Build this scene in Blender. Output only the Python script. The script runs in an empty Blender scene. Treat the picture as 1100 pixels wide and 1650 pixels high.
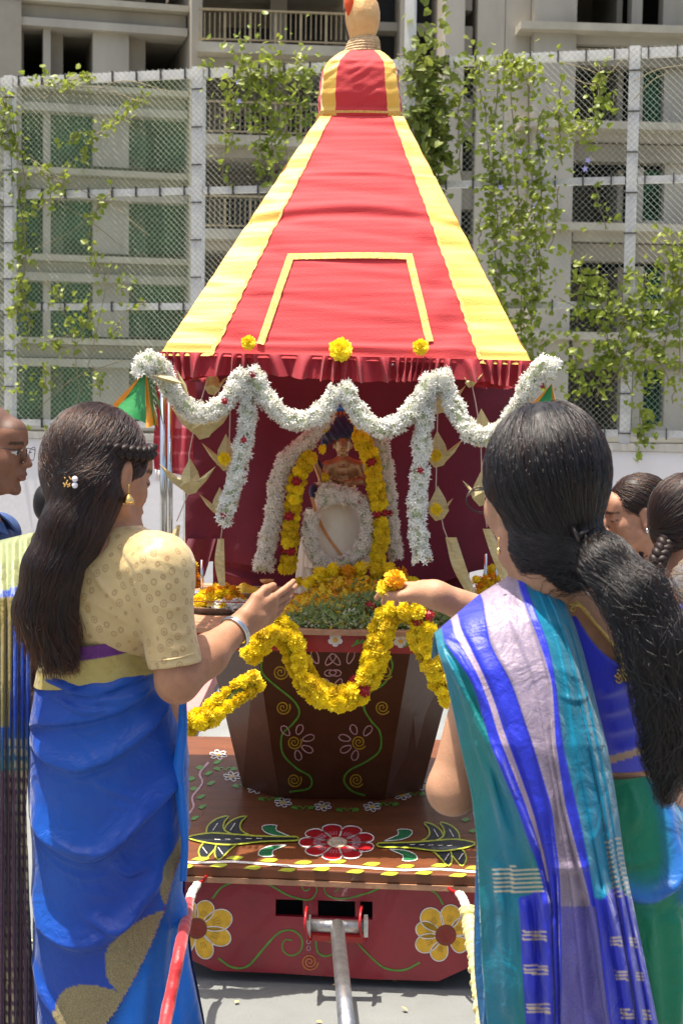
import bpy, math, random
import numpy as np
from mathutils import Matrix, Vector
random.seed(7); RNG = np.random.default_rng(7)
PI = math.pi
SC = bpy.context.scene
COL = SC.collection

# ---------------------------------------------------------------- camera
F, CX, CY = 2464.0, 550.0, 825.0
PITCH, ROLL = math.radians(4.06), math.radians(0.8)
CAMLOC = np.array((0.0, 0.0, 1.65))
cam_d = bpy.data.cameras.new('camera'); cam = bpy.data.objects.new('camera', cam_d); COL.objects.link(cam)
cam_d.sensor_fit = 'VERTICAL'; cam_d.sensor_height = 23.5; cam_d.lens = 23.5 * F / 1650.0
cam_d.clip_start = 0.05; cam_d.clip_end = 500
_M = Matrix.Rotation(PI/2 - PITCH, 3, 'X') @ Matrix.Rotation(ROLL, 3, 'Z')
cam.matrix_world = Matrix.Translation(Vector(CAMLOC)) @ _M.to_4x4()
cam_d.dof.use_dof = True; cam_d.dof.focus_distance = 4.0; cam_d.dof.aperture_fstop = 7.1
SC.camera = cam
MC = np.array(_M)

# ---------------------------------------------------------------- light
SUN_AZ, SUN_EL = math.radians(-94), math.radians(80)      # azimuth measured from +Y towards +X
sund = bpy.data.lights.new('sun', 'SUN'); sund.energy = 4.6; sund.angle = math.radians(0.53); sund.color = (1.0, 0.93, 0.82)
sun = bpy.data.objects.new('sun', sund); COL.objects.link(sun)
_sd = Vector((math.sin(SUN_AZ)*math.cos(SUN_EL), math.cos(SUN_AZ)*math.cos(SUN_EL), math.sin(SUN_EL)))
sun.rotation_euler = _sd.to_track_quat('Z', 'Y').to_euler(); sun.location = (0, 0, 20)
world = bpy.data.worlds.new('World'); SC.world = world; world.use_nodes = True
_nt = world.node_tree; _nt.nodes.clear()
_sky = _nt.nodes.new('ShaderNodeTexSky'); _sky.sky_type = 'NISHITA'; _sky.sun_disc = False
_sky.sun_elevation = SUN_EL; _sky.sun_rotation = SUN_AZ; _sky.air_density = 1.0; _sky.dust_density = 5.0; _sky.ozone_density = 1.0
_bg = _nt.nodes.new('ShaderNodeBackground'); _bg.inputs['Strength'].default_value = 0.12
_wo = _nt.nodes.new('ShaderNodeOutputWorld')
_nt.links.new(_sky.outputs[0], _bg.inputs['Color']); _nt.links.new(_bg.outputs[0], _wo.inputs['Surface'])
SC.view_settings.view_transform = 'Standard'; SC.view_settings.look = 'None'
SC.view_settings.exposure = 1.08; SC.view_settings.gamma = 1.0; SC.view_settings.use_curve_mapping = False
SC.render.engine = 'CYCLES'; SC.cycles.max_bounces = 8; SC.cycles.transparent_max_bounces = 12
SC.cycles.use_denoising = True

# ---------------------------------------------------------------- projection helpers (photo pixel + distance -> place)
def A(*v): return np.array(v, float)
def ray(px, py):
    return MC @ A((px-CX)/F, -(py-CY)/F, -1.0)
def P(px, py, Y):
    d = ray(px, py); return CAMLOC + d*(Y/d[1])
def PZ(px, py, z):
    d = ray(px, py); return CAMLOC + d*((z-CAMLOC[2])/d[2])
def onplane(px, py, p0, n):
    d = ray(px, py); return CAMLOC + d*(np.dot(p0-CAMLOC, n)/np.dot(d, n))
def proj(v):
    q = (np.asarray(v)-CAMLOC) @ MC
    return CX + F*q[..., 0]/(-q[..., 2]), CY - F*q[..., 1]/(-q[..., 2])
def nrm(v):
    v = np.asarray(v, float); return v/np.maximum(np.linalg.norm(v, axis=-1, keepdims=True), 1e-9)

# ---------------------------------------------------------------- materials
def mat(name, col, rough=0.6, metal=0.0, var=0.12, vs=6.0, bump=0.0, bs=60.0, sheen=0.0, spec=0.5, attr=None,
        sub=0.0, coat=0.0, alpha=1.0, col2=None, stretch=(1, 1, 1), trans=0.0, objrand=0.0):
    m = bpy.data.materials.new(name); m.use_nodes = True
    nt = m.node_tree; N = nt.nodes; L = nt.links
    b = N['Principled BSDF']
    b.inputs['Roughness'].default_value = rough; b.inputs['Metallic'].default_value = metal
    b.inputs['Specular IOR Level'].default_value = spec
    b.inputs['Sheen Weight'].default_value = sheen; b.inputs['Coat Weight'].default_value = coat
    b.inputs['Alpha'].default_value = alpha
    if sub:
        b.inputs['Subsurface Weight'].default_value = sub; b.inputs['Subsurface Radius'].default_value = (0.012, 0.005, 0.003)
        b.inputs['Subsurface Scale'].default_value = 1.0
    tc = N.new('ShaderNodeTexCoord'); mp = N.new('ShaderNodeMapping'); mp.inputs['Scale'].default_value = stretch
    L.new(tc.outputs['Object'], mp.inputs[0])
    no = N.new('ShaderNodeTexNoise'); no.inputs['Scale'].default_value = vs; no.inputs['Detail'].default_value = 5; no.inputs['Roughness'].default_value = 0.6
    L.new(mp.outputs[0], no.inputs['Vector'])
    mx = N.new('ShaderNodeMix'); mx.data_type = 'RGBA'
    rp = N.new('ShaderNodeMapRange'); rp.inputs[1].default_value = 0.3; rp.inputs[2].default_value = 0.7
    L.new(no.outputs['Fac'], rp.inputs[0]); L.new(rp.outputs[0], mx.inputs[0])
    if attr:
        at = N.new('ShaderNodeAttribute'); at.attribute_name = attr
        for k, f in ((6, 1-var), (7, 1+var)):
            vm = N.new('ShaderNodeVectorMath'); vm.operation = 'SCALE'; vm.inputs['Scale'].default_value = f
            L.new(at.outputs['Color'], vm.inputs[0]); L.new(vm.outputs[0], mx.inputs[k])
    else:
        c2 = col2 if col2 else tuple(min(1, c*(1+var)) for c in col)
        mx.inputs[6].default_value = (*[c*(1-var) if not col2 else c for c in col], 1); mx.inputs[7].default_value = (*c2, 1)
    out = mx.outputs[2]
    if objrand:
        oi = N.new('ShaderNodeObjectInfo'); hs = N.new('ShaderNodeHueSaturation')
        mr = N.new('ShaderNodeMapRange'); mr.inputs[3].default_value = 1-objrand; mr.inputs[4].default_value = 1+objrand
        L.new(oi.outputs['Random'], mr.inputs[0]); L.new(mr.outputs[0], hs.inputs['Value'])
        m2 = N.new('ShaderNodeMapRange'); m2.inputs[3].default_value = 0.5-objrand*0.06; m2.inputs[4].default_value = 0.5+objrand*0.06
        L.new(oi.outputs['Random'], m2.inputs[0]); L.new(m2.outputs[0], hs.inputs['Hue'])
        L.new(out, hs.inputs['Color']); out = hs.outputs[0]
    L.new(out, b.inputs['Base Color'])
    if trans:
        ts = N.new('ShaderNodeBsdfTranslucent'); ms = N.new('ShaderNodeMixShader'); ms.inputs[0].default_value = trans
        L.new(out, ts.inputs[0]); L.new(b.outputs[0], ms.inputs[1]); L.new(ts.outputs[0], ms.inputs[2])
        L.new(ms.outputs[0], N['Material Output'].inputs[0])
    if bump:
        n2 = N.new('ShaderNodeTexNoise'); n2.inputs['Scale'].default_value = bs; n2.inputs['Detail'].default_value = 4
        L.new(mp.outputs[0], n2.inputs['Vector'])
        bp = N.new('ShaderNodeBump'); bp.inputs['Strength'].default_value = bump; bp.inputs['Distance'].default_value = 0.01
        L.new(n2.outputs['Fac'], bp.inputs['Height']); L.new(bp.outputs[0], b.inputs['Normal'])
    return m

# ---------------------------------------------------------------- object helpers
def wl(o):
    v = np.zeros(3)
    while o is not None:
        v += np.array(o.location); o = o.parent
    return v
def T(o, label=None, cat=None, group=None, kind=None):
    if label: o['label'] = label
    if cat: o['category'] = cat
    if group: o['group'] = group
    if kind: o['kind'] = kind
    return o
def thing(name, loc, label, cat, group=None):
    o = bpy.data.objects.new(name, None); COL.objects.link(o); o.location = tuple(map(float, loc)); o.empty_display_size = 0.1
    return T(o, label, cat, group)
def fastmesh(name, v, f, smooth=True, col=None, mats=None, fm=None):
    """v (n,3); f array (m,k) or list of index tuples"""
    v = np.ascontiguousarray(v, dtype=np.float32).reshape(-1, 3)
    me = bpy.data.meshes.new(name)
    if isinstance(f, np.ndarray):
        m, k = f.shape; fl = f.reshape(-1).astype(np.int32); st = (np.arange(m)*k).astype(np.int32)
    else:
        ln = np.array([len(x) for x in f]); m = len(f); fl = np.array([i for x in f for i in x], np.int32)
        st = np.concatenate(([0], np.cumsum(ln)[:-1])).astype(np.int32)
    me.vertices.add(len(v)); me.vertices.foreach_set('co', v.reshape(-1))
    me.loops.add(len(fl)); me.loops.foreach_set('vertex_index', fl)
    me.polygons.add(m); me.polygons.foreach_set('loop_start', st)
    me.update(calc_edges=True)
    me.polygons.foreach_set('use_smooth', np.full(m, bool(smooth)))
    if col is not None:
        ca = me.color_attributes.new('Col', 'FLOAT_COLOR', 'POINT')
        c = np.ones((len(v), 4), np.float32); c[:, :3] = col; ca.data.foreach_set('color', c.reshape(-1))
    if mats:
        for x in mats: me.materials.append(x)
    if fm is not None: me.polygons.foreach_set('material_index', np.asarray(fm, np.int32))
    me.validate(); me.update()
    return me
def mk(name, v, f, m, parent=None, smooth=True, col=None, kind=None, label=None, origin=None, fm=None):
    """one mesh object from world-space vertices"""
    v = np.asarray(v, float).reshape(-1, 3)
    base = wl(parent) if parent is not None else np.zeros(3)
    org = np.asarray(origin, float) if origin is not None else base
    me = fastmesh(name, v-org, f, smooth, col, m if isinstance(m, (list, tuple)) else [m], fm)
    o = bpy.data.objects.new(name, me); COL.objects.link(o); o.parent = parent; o.location = tuple(org-base)
    T(o, label, None, None, kind)
    return o
def place(name, me, loc, parent=None, rot=None, scale=1.0, kind=None):
    o = bpy.data.objects.new(name, me); COL.objects.link(o); o.parent = parent
    base = wl(parent) if parent is not None else np.zeros(3)
    o.location = tuple(np.asarray(loc, float)-base)
    if rot is not None: o.rotation_euler = Matrix(rot.tolist()).to_euler() if isinstance(rot, np.ndarray) else rot
    o.scale = (scale,)*3 if np.isscalar(scale) else tuple(scale)
    if kind: o['kind'] = kind
    return o

class MB:
    """collects shapes in world space"""
    def __init__(s): s.v = []; s.f = []; s.n = 0; s.m = []
    def add(s, v, f, mi=0):
        v = np.asarray(v, float).reshape(-1, 3)
        s.v.append(v); s.f += [tuple(int(i)+s.n for i in x) for x in f]; s.m += [mi]*len(f); s.n += len(v)
    def box(s, c, h, R=None, mi=0, bev=0.0):
        c = np.asarray(c, float); h = np.asarray(h, float)
        q = np.array([(x, y, z) for x in (-1, 1) for y in (-1, 1) for z in (-1, 1)], float)*h
        if R is not None: q = q @ np.asarray(R).T
        s.add(q+c, [(0, 1, 3, 2), (4, 6, 7, 5), (0, 4, 5, 1), (2, 3, 7, 6), (0, 2, 6, 4), (1, 5, 7, 3)], mi)
    def tube(s, pts, r, n=8, cap=True, mi=0):
        pts = np.asarray(pts, float); k = len(pts); r = np.broadcast_to(np.asarray(r, float), (k,))
        t = nrm(np.gradient(pts, axis=0)); ref = A(0, 0, 1) if abs(t[0, 2]) < 0.9 else A(1, 0, 0)
        u = nrm(np.cross(t[0], ref)); V = []
        for i in range(k):
            u = nrm(u - t[i]*np.dot(u, t[i])); w = np.cross(t[i], u)
            a = np.arange(n)*2*PI/n
            V.append(pts[i] + r[i]*(np.outer(np.cos(a), u)+np.outer(np.sin(a), w)))
        fs = [(i*n+j, i*n+(j+1) % n, (i+1)*n+(j+1) % n, (i+1)*n+j) for i in range(k-1) for j in range(n)]
        if cap: fs += [tuple(range(n-1, -1, -1)), tuple((k-1)*n+j for j in range(n))]
        s.add(np.concatenate(V), fs, mi)
    def lathe(s, c, prof, n=24, ax=(0, 0, 1), mi=0, sx=1, sy=1):
        ax = nrm(ax); u = nrm(np.cross(ax, A(0, 1, 0) if abs(ax[1]) < 0.9 else A(1, 0, 0))); w = np.cross(ax, u)
        a = np.arange(n)*2*PI/n; V = []
        for r, z in prof: V.append(np.asarray(c)+z*ax+r*(np.outer(np.cos(a)*sx, u)+np.outer(np.sin(a)*sy, w)))
        k = len(prof)
        fs = [(i*n+j, i*n+(j+1) % n, (i+1)*n+(j+1) % n, (i+1)*n+j) for i in range(k-1) for j in range(n)]
        fs += [tuple(range(n-1, -1, -1)), tuple((k-1)*n+j for j in range(n))]
        s.add(np.concatenate(V), fs, mi)
    def slab(s, pts, th, mi=0):
        """polygon (world points, coplanar) extruded by vector th"""
        pts = np.asarray(pts, float); n = len(pts)
        s.add(np.concatenate((pts, pts+th)), [tuple(range(n-1, -1, -1)), tuple(range(n, 2*n))]+[(i, (i+1) % n, n+(i+1) % n, n+i) for i in range(n)], mi)
    def build(s, name, m, parent=None, smooth=False, **k):
        return mk(name, np.concatenate(s.v), s.f, m, parent, smooth, fm=s.m, **k)

def gridfaces(nr, nc, wrap=False):
    r = np.arange(nr-1)[:, None]; c = np.arange(nc if wrap else nc-1)[None, :]; c2 = (c+1) % nc
    return np.stack((r*nc+c, r*nc+c2, (r+1)*nc+c2, (r+1)*nc+c), -1).reshape(-1, 4)
def smoothpath(pts, n):
    """Catmull-Rom resample (any dimension), about evenly spaced"""
    p = np.asarray(pts, float); q = np.vstack((2*p[0]-p[1], p, 2*p[-1]-p[-2])); out = []
    for i in range(len(p)-1):
        t = np.linspace(0, 1, 24, endpoint=False)[:, None]; a, b, c, d = q[i:i+4]
        out.append(0.5*((2*b)+(c-a)*t+(2*a-5*b+4*c-d)*t**2+(3*b-a-3*c+d)*t**3))
    o = np.vstack(out+[p[-1:]]); L = np.concatenate(([0], np.cumsum(np.linalg.norm(np.diff(o, axis=0), axis=1))))
    s = np.linspace(0, L[-1], n); return np.stack([np.interp(s, L, o[:, k]) for k in range(p.shape[1])], 1)
def plen(p): return float(np.sum(np.linalg.norm(np.diff(np.asarray(p), axis=0), axis=1)))
def inpoly(px, py, poly):
    poly = np.asarray(poly, float); r = np.zeros(np.shape(px), bool); j = len(poly)-1
    for i in range(len(poly)):
        xi, yi = poly[i]; xj, yj = poly[j]
        c = ((yi > py) != (yj > py)) & (px < (xj-xi)*(py-yi)/((yj-yi)+1e-12)+xi); r ^= c; j = i
    return r
def vnoise(p, seed=0):
    """cheap smooth noise, -1..1, p (...,3)"""
    r = np.random.default_rng(seed); o = 0
    for k in range(6):
        d = r.normal(size=3)*(1+0.6*k); o = o+np.sin(p @ d+r.uniform(0, 6.3)+1.3*np.sin(p @ r.normal(size=3)*0.9+r.uniform(0, 6.3)))/(1+0.5*k)
    return o/2.9
def frames(n, rng=RNG, tilt=0.0):
    """rotation matrices with local z along n, random spin"""
    n = nrm(n+tilt*rng.normal(size=n.shape)); r = rng.normal(size=n.shape); u = nrm(np.cross(n, r)); w = np.cross(n, u)
    return np.stack((u, w, n), -1)
def scatter(tv, tf, pos, R, sc):
    tv = np.asarray(tv, float); tf = np.asarray(tf); m, n = len(pos), len(tv)
    v = np.einsum('mij,nj->mni', R, tv)*np.asarray(sc).reshape(-1, 1, 1)+pos[:, None, :]
    f = (tf[None]+(np.arange(m)*n)[:, None, None]).reshape(-1, tf.shape[1])
    return v.reshape(-1, 3), f

# ---------------------------------------------------------------- smooth solid modelling (blended solids -> one mesh)
def cone(a, b, r1, r2, k=0.02): return ('c', A(*a), A(*b), r1, r2, k)
def ell(c, r, R=None, k=0.02, sub=False): return ('s' if sub else 'e', A(*c), A(*r), np.eye(3) if R is None else np.asarray(R), k)
def half(p, n, k=0.003): return ('h', A(*p), nrm(A(*n)), k)      # cuts away everything on the side n points to
def pdist(pr, X):
    t = pr[0]
    if t == 'c':
        _, a, b, r1, r2, k = pr; ba = b-a; h = np.clip(((X-a) @ ba)/max(ba @ ba, 1e-9), 0, 1)
        return np.linalg.norm(X-a-h[..., None]*ba, axis=-1)-(r1+(r2-r1)*h)
    if t in 'es':
        _, c, r, R, k = pr; q = (X-c) @ R; k0 = np.linalg.norm(q/r, axis=-1); k1 = np.linalg.norm(q/(r*r), axis=-1)
        return k0*(k0-1)/np.maximum(k1, 1e-6)
    return (X-pr[1]) @ pr[2]
def comb(D, d, t, k):
    if t in 'ce':
        h = np.maximum(k-np.abs(D-d), 0)/k; return np.minimum(D, d)-h*h*k*0.25
    d = -d if t == 's' else d
    h = np.maximum(k-np.abs(D-d), 0)/k; return np.maximum(D, d)+h*h*k*0.25
def sdf(prims, X):
    D = np.full(X.shape[:-1], 1.0)
    for p in prims: D = comb(D, pdist(p, X), p[0], p[-1])
    return D
def pbox(p):
    if p[0] == 'c':
        r = max(p[3], p[4]); return np.minimum(p[1], p[2])-r, np.maximum(p[1], p[2])+r
    r = np.max(p[2]); return p[1]-r, p[1]+r
def inflate(p, t):
    if p[0] == 'c': return ('c', p[1], p[2], p[3]+t, p[4]+t, p[5])
    if p[0] == 'e': return ('e', p[1], p[2]+t, p[3], p[4])
    return p
def solid(prims, h=0.003):
    bb = [pbox(p) for p in prims if p[0] in 'ce']; lo = np.min([b[0] for b in bb], 0)-3*h; hi = np.max([b[1] for b in bb], 0)+3*h
    n = np.ceil((hi-lo)/h).astype(int)+1; D = np.full(n, 0.05, np.float32)
    ax = [lo[i]+h*np.arange(n[i]) for i in range(3)]
    for p in prims:
        if p[0] == 'h': sl = [slice(0, n[i]) for i in range(3)]
        else:
            a, b = pbox(p); mgn = 0.012+p[-1]
            sl = [slice(max(0, int((a[i]-mgn-lo[i])/h)), min(n[i], int((b[i]+mgn-lo[i])/h)+2)) for i in range(3)]
        if any(s.stop <= s.start for s in sl): continue
        X = np.stack(np.meshgrid(ax[0][sl[0]], ax[1][sl[1]], ax[2][sl[2]], indexing='ij'), -1)
        D[tuple(sl)] = comb(D[tuple(sl)], pdist(p, X), p[0], p[-1])
    ins = D < 0
    c = np.zeros(n-1, np.int8)
    for i in (0, 1):
        for j in (0, 1):
            for k in (0, 1): c += ins[i:n[0]-1+i, j:n[1]-1+j, k:n[2]-1+k]
    I = np.argwhere((c > 0) & (c < 8)); idx = np.full(n-1, -1, np.int32); idx[tuple(I.T)] = np.arange(len(I))
    cor = [(i, j, k) for i in (0, 1) for j in (0, 1) for k in (0, 1)]
    val = np.stack([D[I[:, 0]+a, I[:, 1]+b, I[:, 2]+d] for a, b, d in cor], 1).astype(float)
    acc = np.zeros((len(I), 3)); cnt = np.zeros(len(I))
    for x in range(8):
        for y in range(x+1, 8):
            if sum(abs(cor[x][q]-cor[y][q]) for q in range(3)) != 1: continue
            m = (val[:, x] < 0) != (val[:, y] < 0); t = np.where(m, val[:, x]/(val[:, x]-val[:, y]+1e-12), 0)
            pt = np.array(cor[x])+t[:, None]*(np.array(cor[y])-np.array(cor[x])); acc[m] += pt[m]; cnt[m] += 1
    V = lo+h*(I+acc/cnt[:, None]); Fs = []
    for a in range(3):
        b, d = [(1, 2), (2, 0), (0, 1)][a]
        s0 = [slice(None)]*3; s1 = [slice(None)]*3; s0[a] = slice(0, n[a]-1); s1[a] = slice(1, n[a])
        for flip in (0, 1):
            e = (ins[tuple(s0)] & ~ins[tuple(s1)]) if flip == 0 else (~ins[tuple(s0)] & ins[tuple(s1)])
            E = np.argwhere(e); E = E[(E[:, b] > 0) & (E[:, d] > 0) & (E[:, b] < n[b]-1) & (E[:, d] < n[d]-1)]
            if not len(E): continue
            q = []
            for ob, od in ((1, 1), (0, 1), (0, 0), (1, 0)):
                G = E.copy(); G[:, b] -= ob; G[:, d] -= od; q.append(idx[tuple(G.T)])
            q = np.stack(q, 1); Fs.append(q if flip == 0 else q[:, ::-1])
    return V, np.concatenate(Fs)
def vnormals(v, f):
    a = v[f[:, 0]]; n = np.cross(v[f[:, 1]]-a, v[f[:, 2]]-a)
    o = np.zeros_like(v)
    for k in range(f.shape[1]): np.add.at(o, f[:, k], n)
    return nrm(o)
# ================================================================ materials of the setting
M = {}
M['ground'] = mat('ground_concrete', (0.165, 0.172, 0.165), 0.85, var=0.15, vs=2.5, bump=0.25, bs=120)
M['pink_paving'] = mat('pink_paving', (0.42, 0.17, 0.15), 0.8, var=0.18, vs=7, bump=0.2, bs=90)
M['conc'] = mat('bare_concrete', (0.35, 0.315, 0.25), 0.9, var=0.22, vs=0.6, bump=0.3, bs=3, col2=(0.50, 0.45, 0.36), stretch=(1, 1, .35))
M['conc_dark'] = mat('darker_concrete', (0.25, 0.215, 0.16), 0.9, var=0.3, vs=0.5, col2=(0.38, 0.33, 0.25))  # darker concrete for recessed walls, ceilings, upper spandrels and the end wall
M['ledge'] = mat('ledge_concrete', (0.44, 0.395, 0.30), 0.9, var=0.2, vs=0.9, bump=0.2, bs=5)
M['room'] = mat('dark_interior', (0.045, 0.045, 0.045), 0.95, var=0.3, vs=0.4)  # near-black: the shade inside unlit rooms is put into the colour
M['rail'] = mat('balcony_rail_paint', (0.34, 0.26, 0.14), 0.6, var=0.2, vs=3)
M['wallp'] = mat('painted_wall', (0.66, 0.62, 0.60), 0.75, var=0.06, vs=1.2, bump=0.15, bs=30)
M['coping'] = mat('wall_coping', (0.42, 0.39, 0.33), 0.85, var=0.15, vs=4)
M['galv'] = mat('white_fence_tube', (0.62, 0.60, 0.56), 0.5, var=0.12, vs=8)
M['wire'] = mat('galvanised_wire', (0.40, 0.42, 0.34), 0.6, 0.0, var=0.1, vs=20)
M['tie'] = mat('black_tie', (0.05, 0.045, 0.04), 0.7)
M['leafg'] = mat('creeper_leaf', (0.15, 0.215, 0.02), 0.45, var=0.3, vs=3, trans=0.5, col2=(0.33, 0.37, 0.05))
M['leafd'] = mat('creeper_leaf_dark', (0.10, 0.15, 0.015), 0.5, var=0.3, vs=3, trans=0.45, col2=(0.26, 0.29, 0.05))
M['stem'] = mat('creeper_stem', (0.22, 0.18, 0.10), 0.8)
M['stemdry'] = mat('dry_stem', (0.42, 0.38, 0.28), 0.8)
M['bloom'] = mat('pale_violet_flower', (0.45, 0.42, 0.75), 0.6)
# shade netting: woven green net, see-through between its threads
def netmat():
    m = mat('green_safety_net', (0.03, 0.14, 0.06), 0.8, var=0.3, vs=0.7)
    nt = m.node_tree; N = nt.nodes; L = nt.links; b = N['Principled BSDF']
    tc = N.new('ShaderNodeTexCoord'); mp = N.new('ShaderNodeMapping'); mp.inputs['Rotation'].default_value = (0, 0.6, 0)
    L.new(tc.outputs['Object'], mp.inputs[0])
    w = N.new('ShaderNodeTexNoise'); w.inputs['Scale'].default_value = 1.1; w.inputs['Detail'].default_value = 6; L.new(mp.outputs[0], w.inputs['Vector'])
    mr = N.new('ShaderNodeMapRange'); mr.inputs[1].default_value = 0.35; mr.inputs[2].default_value = 0.65; mr.inputs[3].default_value = 0.12; mr.inputs[4].default_value = 0.6
    L.new(w.outputs['Fac'], mr.inputs[0]); L.new(mr.outputs[0], b.inputs['Alpha'])
    return m
M['net'] = netmat()

# ================================================================ ground
def sheet(name, x0, x1, y0, y1, z, m, nx=2, ny=2):
    xs, ys = np.linspace(x0, x1, nx), np.linspace(y0, y1, ny)
    v = np.array([(x, y, z) for y in ys for x in xs]); o = mk(name, v, gridfaces(ny, nx), m, smooth=False); T(o, kind='structure'); return o
sheet('ground', -150, 150, -20, 250, 0.0, M['ground'])
_rg = np.random.default_rng(4); _n = 150; _p = np.stack((_rg.normal(size=_n)*1.3, 3.9+_rg.normal(size=_n)*.9, np.full(_n, .006)), 1)
_q = [(0, 0, 0), (.4, .5, .15), (0, 1.1, .1), (-.4, .5, .15)]; _v, _f = scatter(_q, [(0, 1, 2, 3)], _p, frames(A(0, 0, 1)+.25*_rg.normal(size=(_n, 3)), _rg), .012+.014*_rg.random(_n))
T(mk('fallen_petals', _v, _f, mat('fallen_petals', (.62, .40, .04), .7, var=.4, vs=9, col2=(.70, .62, .30)), smooth=False), 'yellow petals and bits fallen on the grey ground before the chariot', 'petals', None, 'stuff')
# raised pink paving block beyond the chariot
pb = MB(); a = PZ(120, 1205, 0.1); b = PZ(360, 1120, 0.1)
pb.box(((a[0]+b[0])/2-0.5, (a[1]+b[1])/2+0.5, 0.05), (abs(b[0]-a[0])/2+0.4, 1.0, 0.046))
T(pb.build('pink_pavement', M['pink_paving']), kind='structure')

# ================================================================ building under construction
def plane_frame(px, Y, yaw):
    """wall-like frame: origin on ground below pixel column px at distance Y, s axis along the face, t towards the viewer"""
    p = P(px, 700, Y); o = A(p[0], Y, 0); s = A(math.cos(yaw), math.sin(yaw), 0); n = A(math.sin(yaw), -math.cos(yaw), 0)
    return o, s, n
class Face:
    def __init__(f, px, Y, yaw):
        f.o, f.s, f.n = plane_frame(px, Y, yaw); f.R = np.stack((f.s, -f.n, A(0, 0, 1)), 1)
    def sz(f, px, py):
        q = onplane(px, py, f.o, f.n)-f.o; return q @ f.s, q[2]
    def box(f, mb, x0, y0, x1, y1, t0, t1, mi=0):
        """pixel rectangle on the face; from depth t0 to t1 (metres towards viewer)"""
        xm, ym = (max(x0, -300)+min(x1, 1500))/2 if x1 > -300 else (x0+x1)/2, (y0+y1)/2
        z1 = f.sz(xm, y0)[1]; z0 = f.sz(xm, y1)[1]; s0 = f.sz(x0, ym)[0]; s1 = f.sz(x1, ym)[0]
        c = f.o+f.s*(s0+s1)/2+f.n*(t0+t1)/2+A(0, 0, (z0+z1)/2)
        mb.box(c, ((s1-s0)/2, abs(t1-t0)/2, (z1-z0)/2), f.R, mi)
bld = thing('apartment_building', P(550, 700, 52)*A(1, 1, 0), 'unfinished grey concrete apartment block with empty window openings behind the fence', 'building')
def part(face, name, m, rects, t0, t1, one=True, kind=None):
    if one:
        for r in rects:
            mb = MB(); face.box(mb, *r, t0, t1); mb.build(name, m, bld)
    else:
        mb = MB()
        for r in rects: face.box(mb, *r, t0, t1)
        mb.build(name, m, bld, kind=kind)
# left wing
LF = Face(300, 52, math.radians(14))
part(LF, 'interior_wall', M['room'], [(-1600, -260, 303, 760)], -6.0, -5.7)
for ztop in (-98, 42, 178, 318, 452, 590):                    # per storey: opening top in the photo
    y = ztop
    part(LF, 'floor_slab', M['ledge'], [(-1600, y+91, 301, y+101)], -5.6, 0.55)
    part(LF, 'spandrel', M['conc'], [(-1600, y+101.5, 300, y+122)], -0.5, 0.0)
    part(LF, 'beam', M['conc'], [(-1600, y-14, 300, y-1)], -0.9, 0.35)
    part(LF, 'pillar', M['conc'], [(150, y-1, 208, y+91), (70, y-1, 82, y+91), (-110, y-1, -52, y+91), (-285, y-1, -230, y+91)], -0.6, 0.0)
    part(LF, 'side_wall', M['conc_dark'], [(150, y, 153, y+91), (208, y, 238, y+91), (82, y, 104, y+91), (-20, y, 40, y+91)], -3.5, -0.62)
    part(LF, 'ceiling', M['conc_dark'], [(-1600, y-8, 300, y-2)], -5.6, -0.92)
    if y > 150:
        part(LF, 'safety_net', M['net'], [(83, y+1, 149, y+90), (209, y+1, 299, y+90), (14, y+1, 68, y+90)], -0.32, -0.28)
part(LF, 'corner_column', M['conc'], [(301, -260, 318, 800)], -6.2, 0.9)
part(LF, 'end_wall', M['conc_dark'], [(-330, -260, 34, 262)], 0.1, 0.5)
# centre bay with balconies
CF = Face(420, 51, math.radians(5))
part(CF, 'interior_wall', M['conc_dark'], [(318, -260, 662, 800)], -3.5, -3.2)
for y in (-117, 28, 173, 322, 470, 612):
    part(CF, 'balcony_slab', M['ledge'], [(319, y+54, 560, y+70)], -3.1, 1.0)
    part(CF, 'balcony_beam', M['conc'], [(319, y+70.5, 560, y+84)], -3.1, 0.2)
    part(CF, 'doorway', M['room'], [(470, y-44, 548, y+53), (362, y-20, 440, y+53)], -3.18, -3.1)  # near-black blocks, doorway shade painted as colour
    part(CF, 'bay_wall', M['conc'], [(440, y-60, 468, y+54)], -3.1, -2.4)
    rl = MB(); CF.box(rl, 320, y, 556, y+3.2, 0.82, 0.94); CF.box(rl, 320, y+47, 556, y+49.5, 0.84, 0.92)
    rl.build('handrail', M['rail'], bld)
    for i in range(30):
        x = 322+i*8.0; w = 1.9 if i % 5 == 0 else 0.75
        br = MB(); CF.box(br, x-w, y+3.4, x+w, y+46.8 if w < 1 else y+53.5, 0.85, 0.91); br.build('baluster', M['rail'], bld)
part(CF, 'floor_slab', M['conc'], [(570, y, 742, y+14) for y in (-120, 22, 150, 290, 425, 560)], -3.1, -1.2)
part(CF, 'opening', M['room'], [(604, -250, 642, 760), (666, -250, 712, 760)], -3.15, -2.0)  # solid near-black blocks painted as the shade inside the openings
part(CF, 'column', M['conc'], [(562, -260, 603, 800), (643, -260, 664, 800)], -3.1, -0.4)
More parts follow.
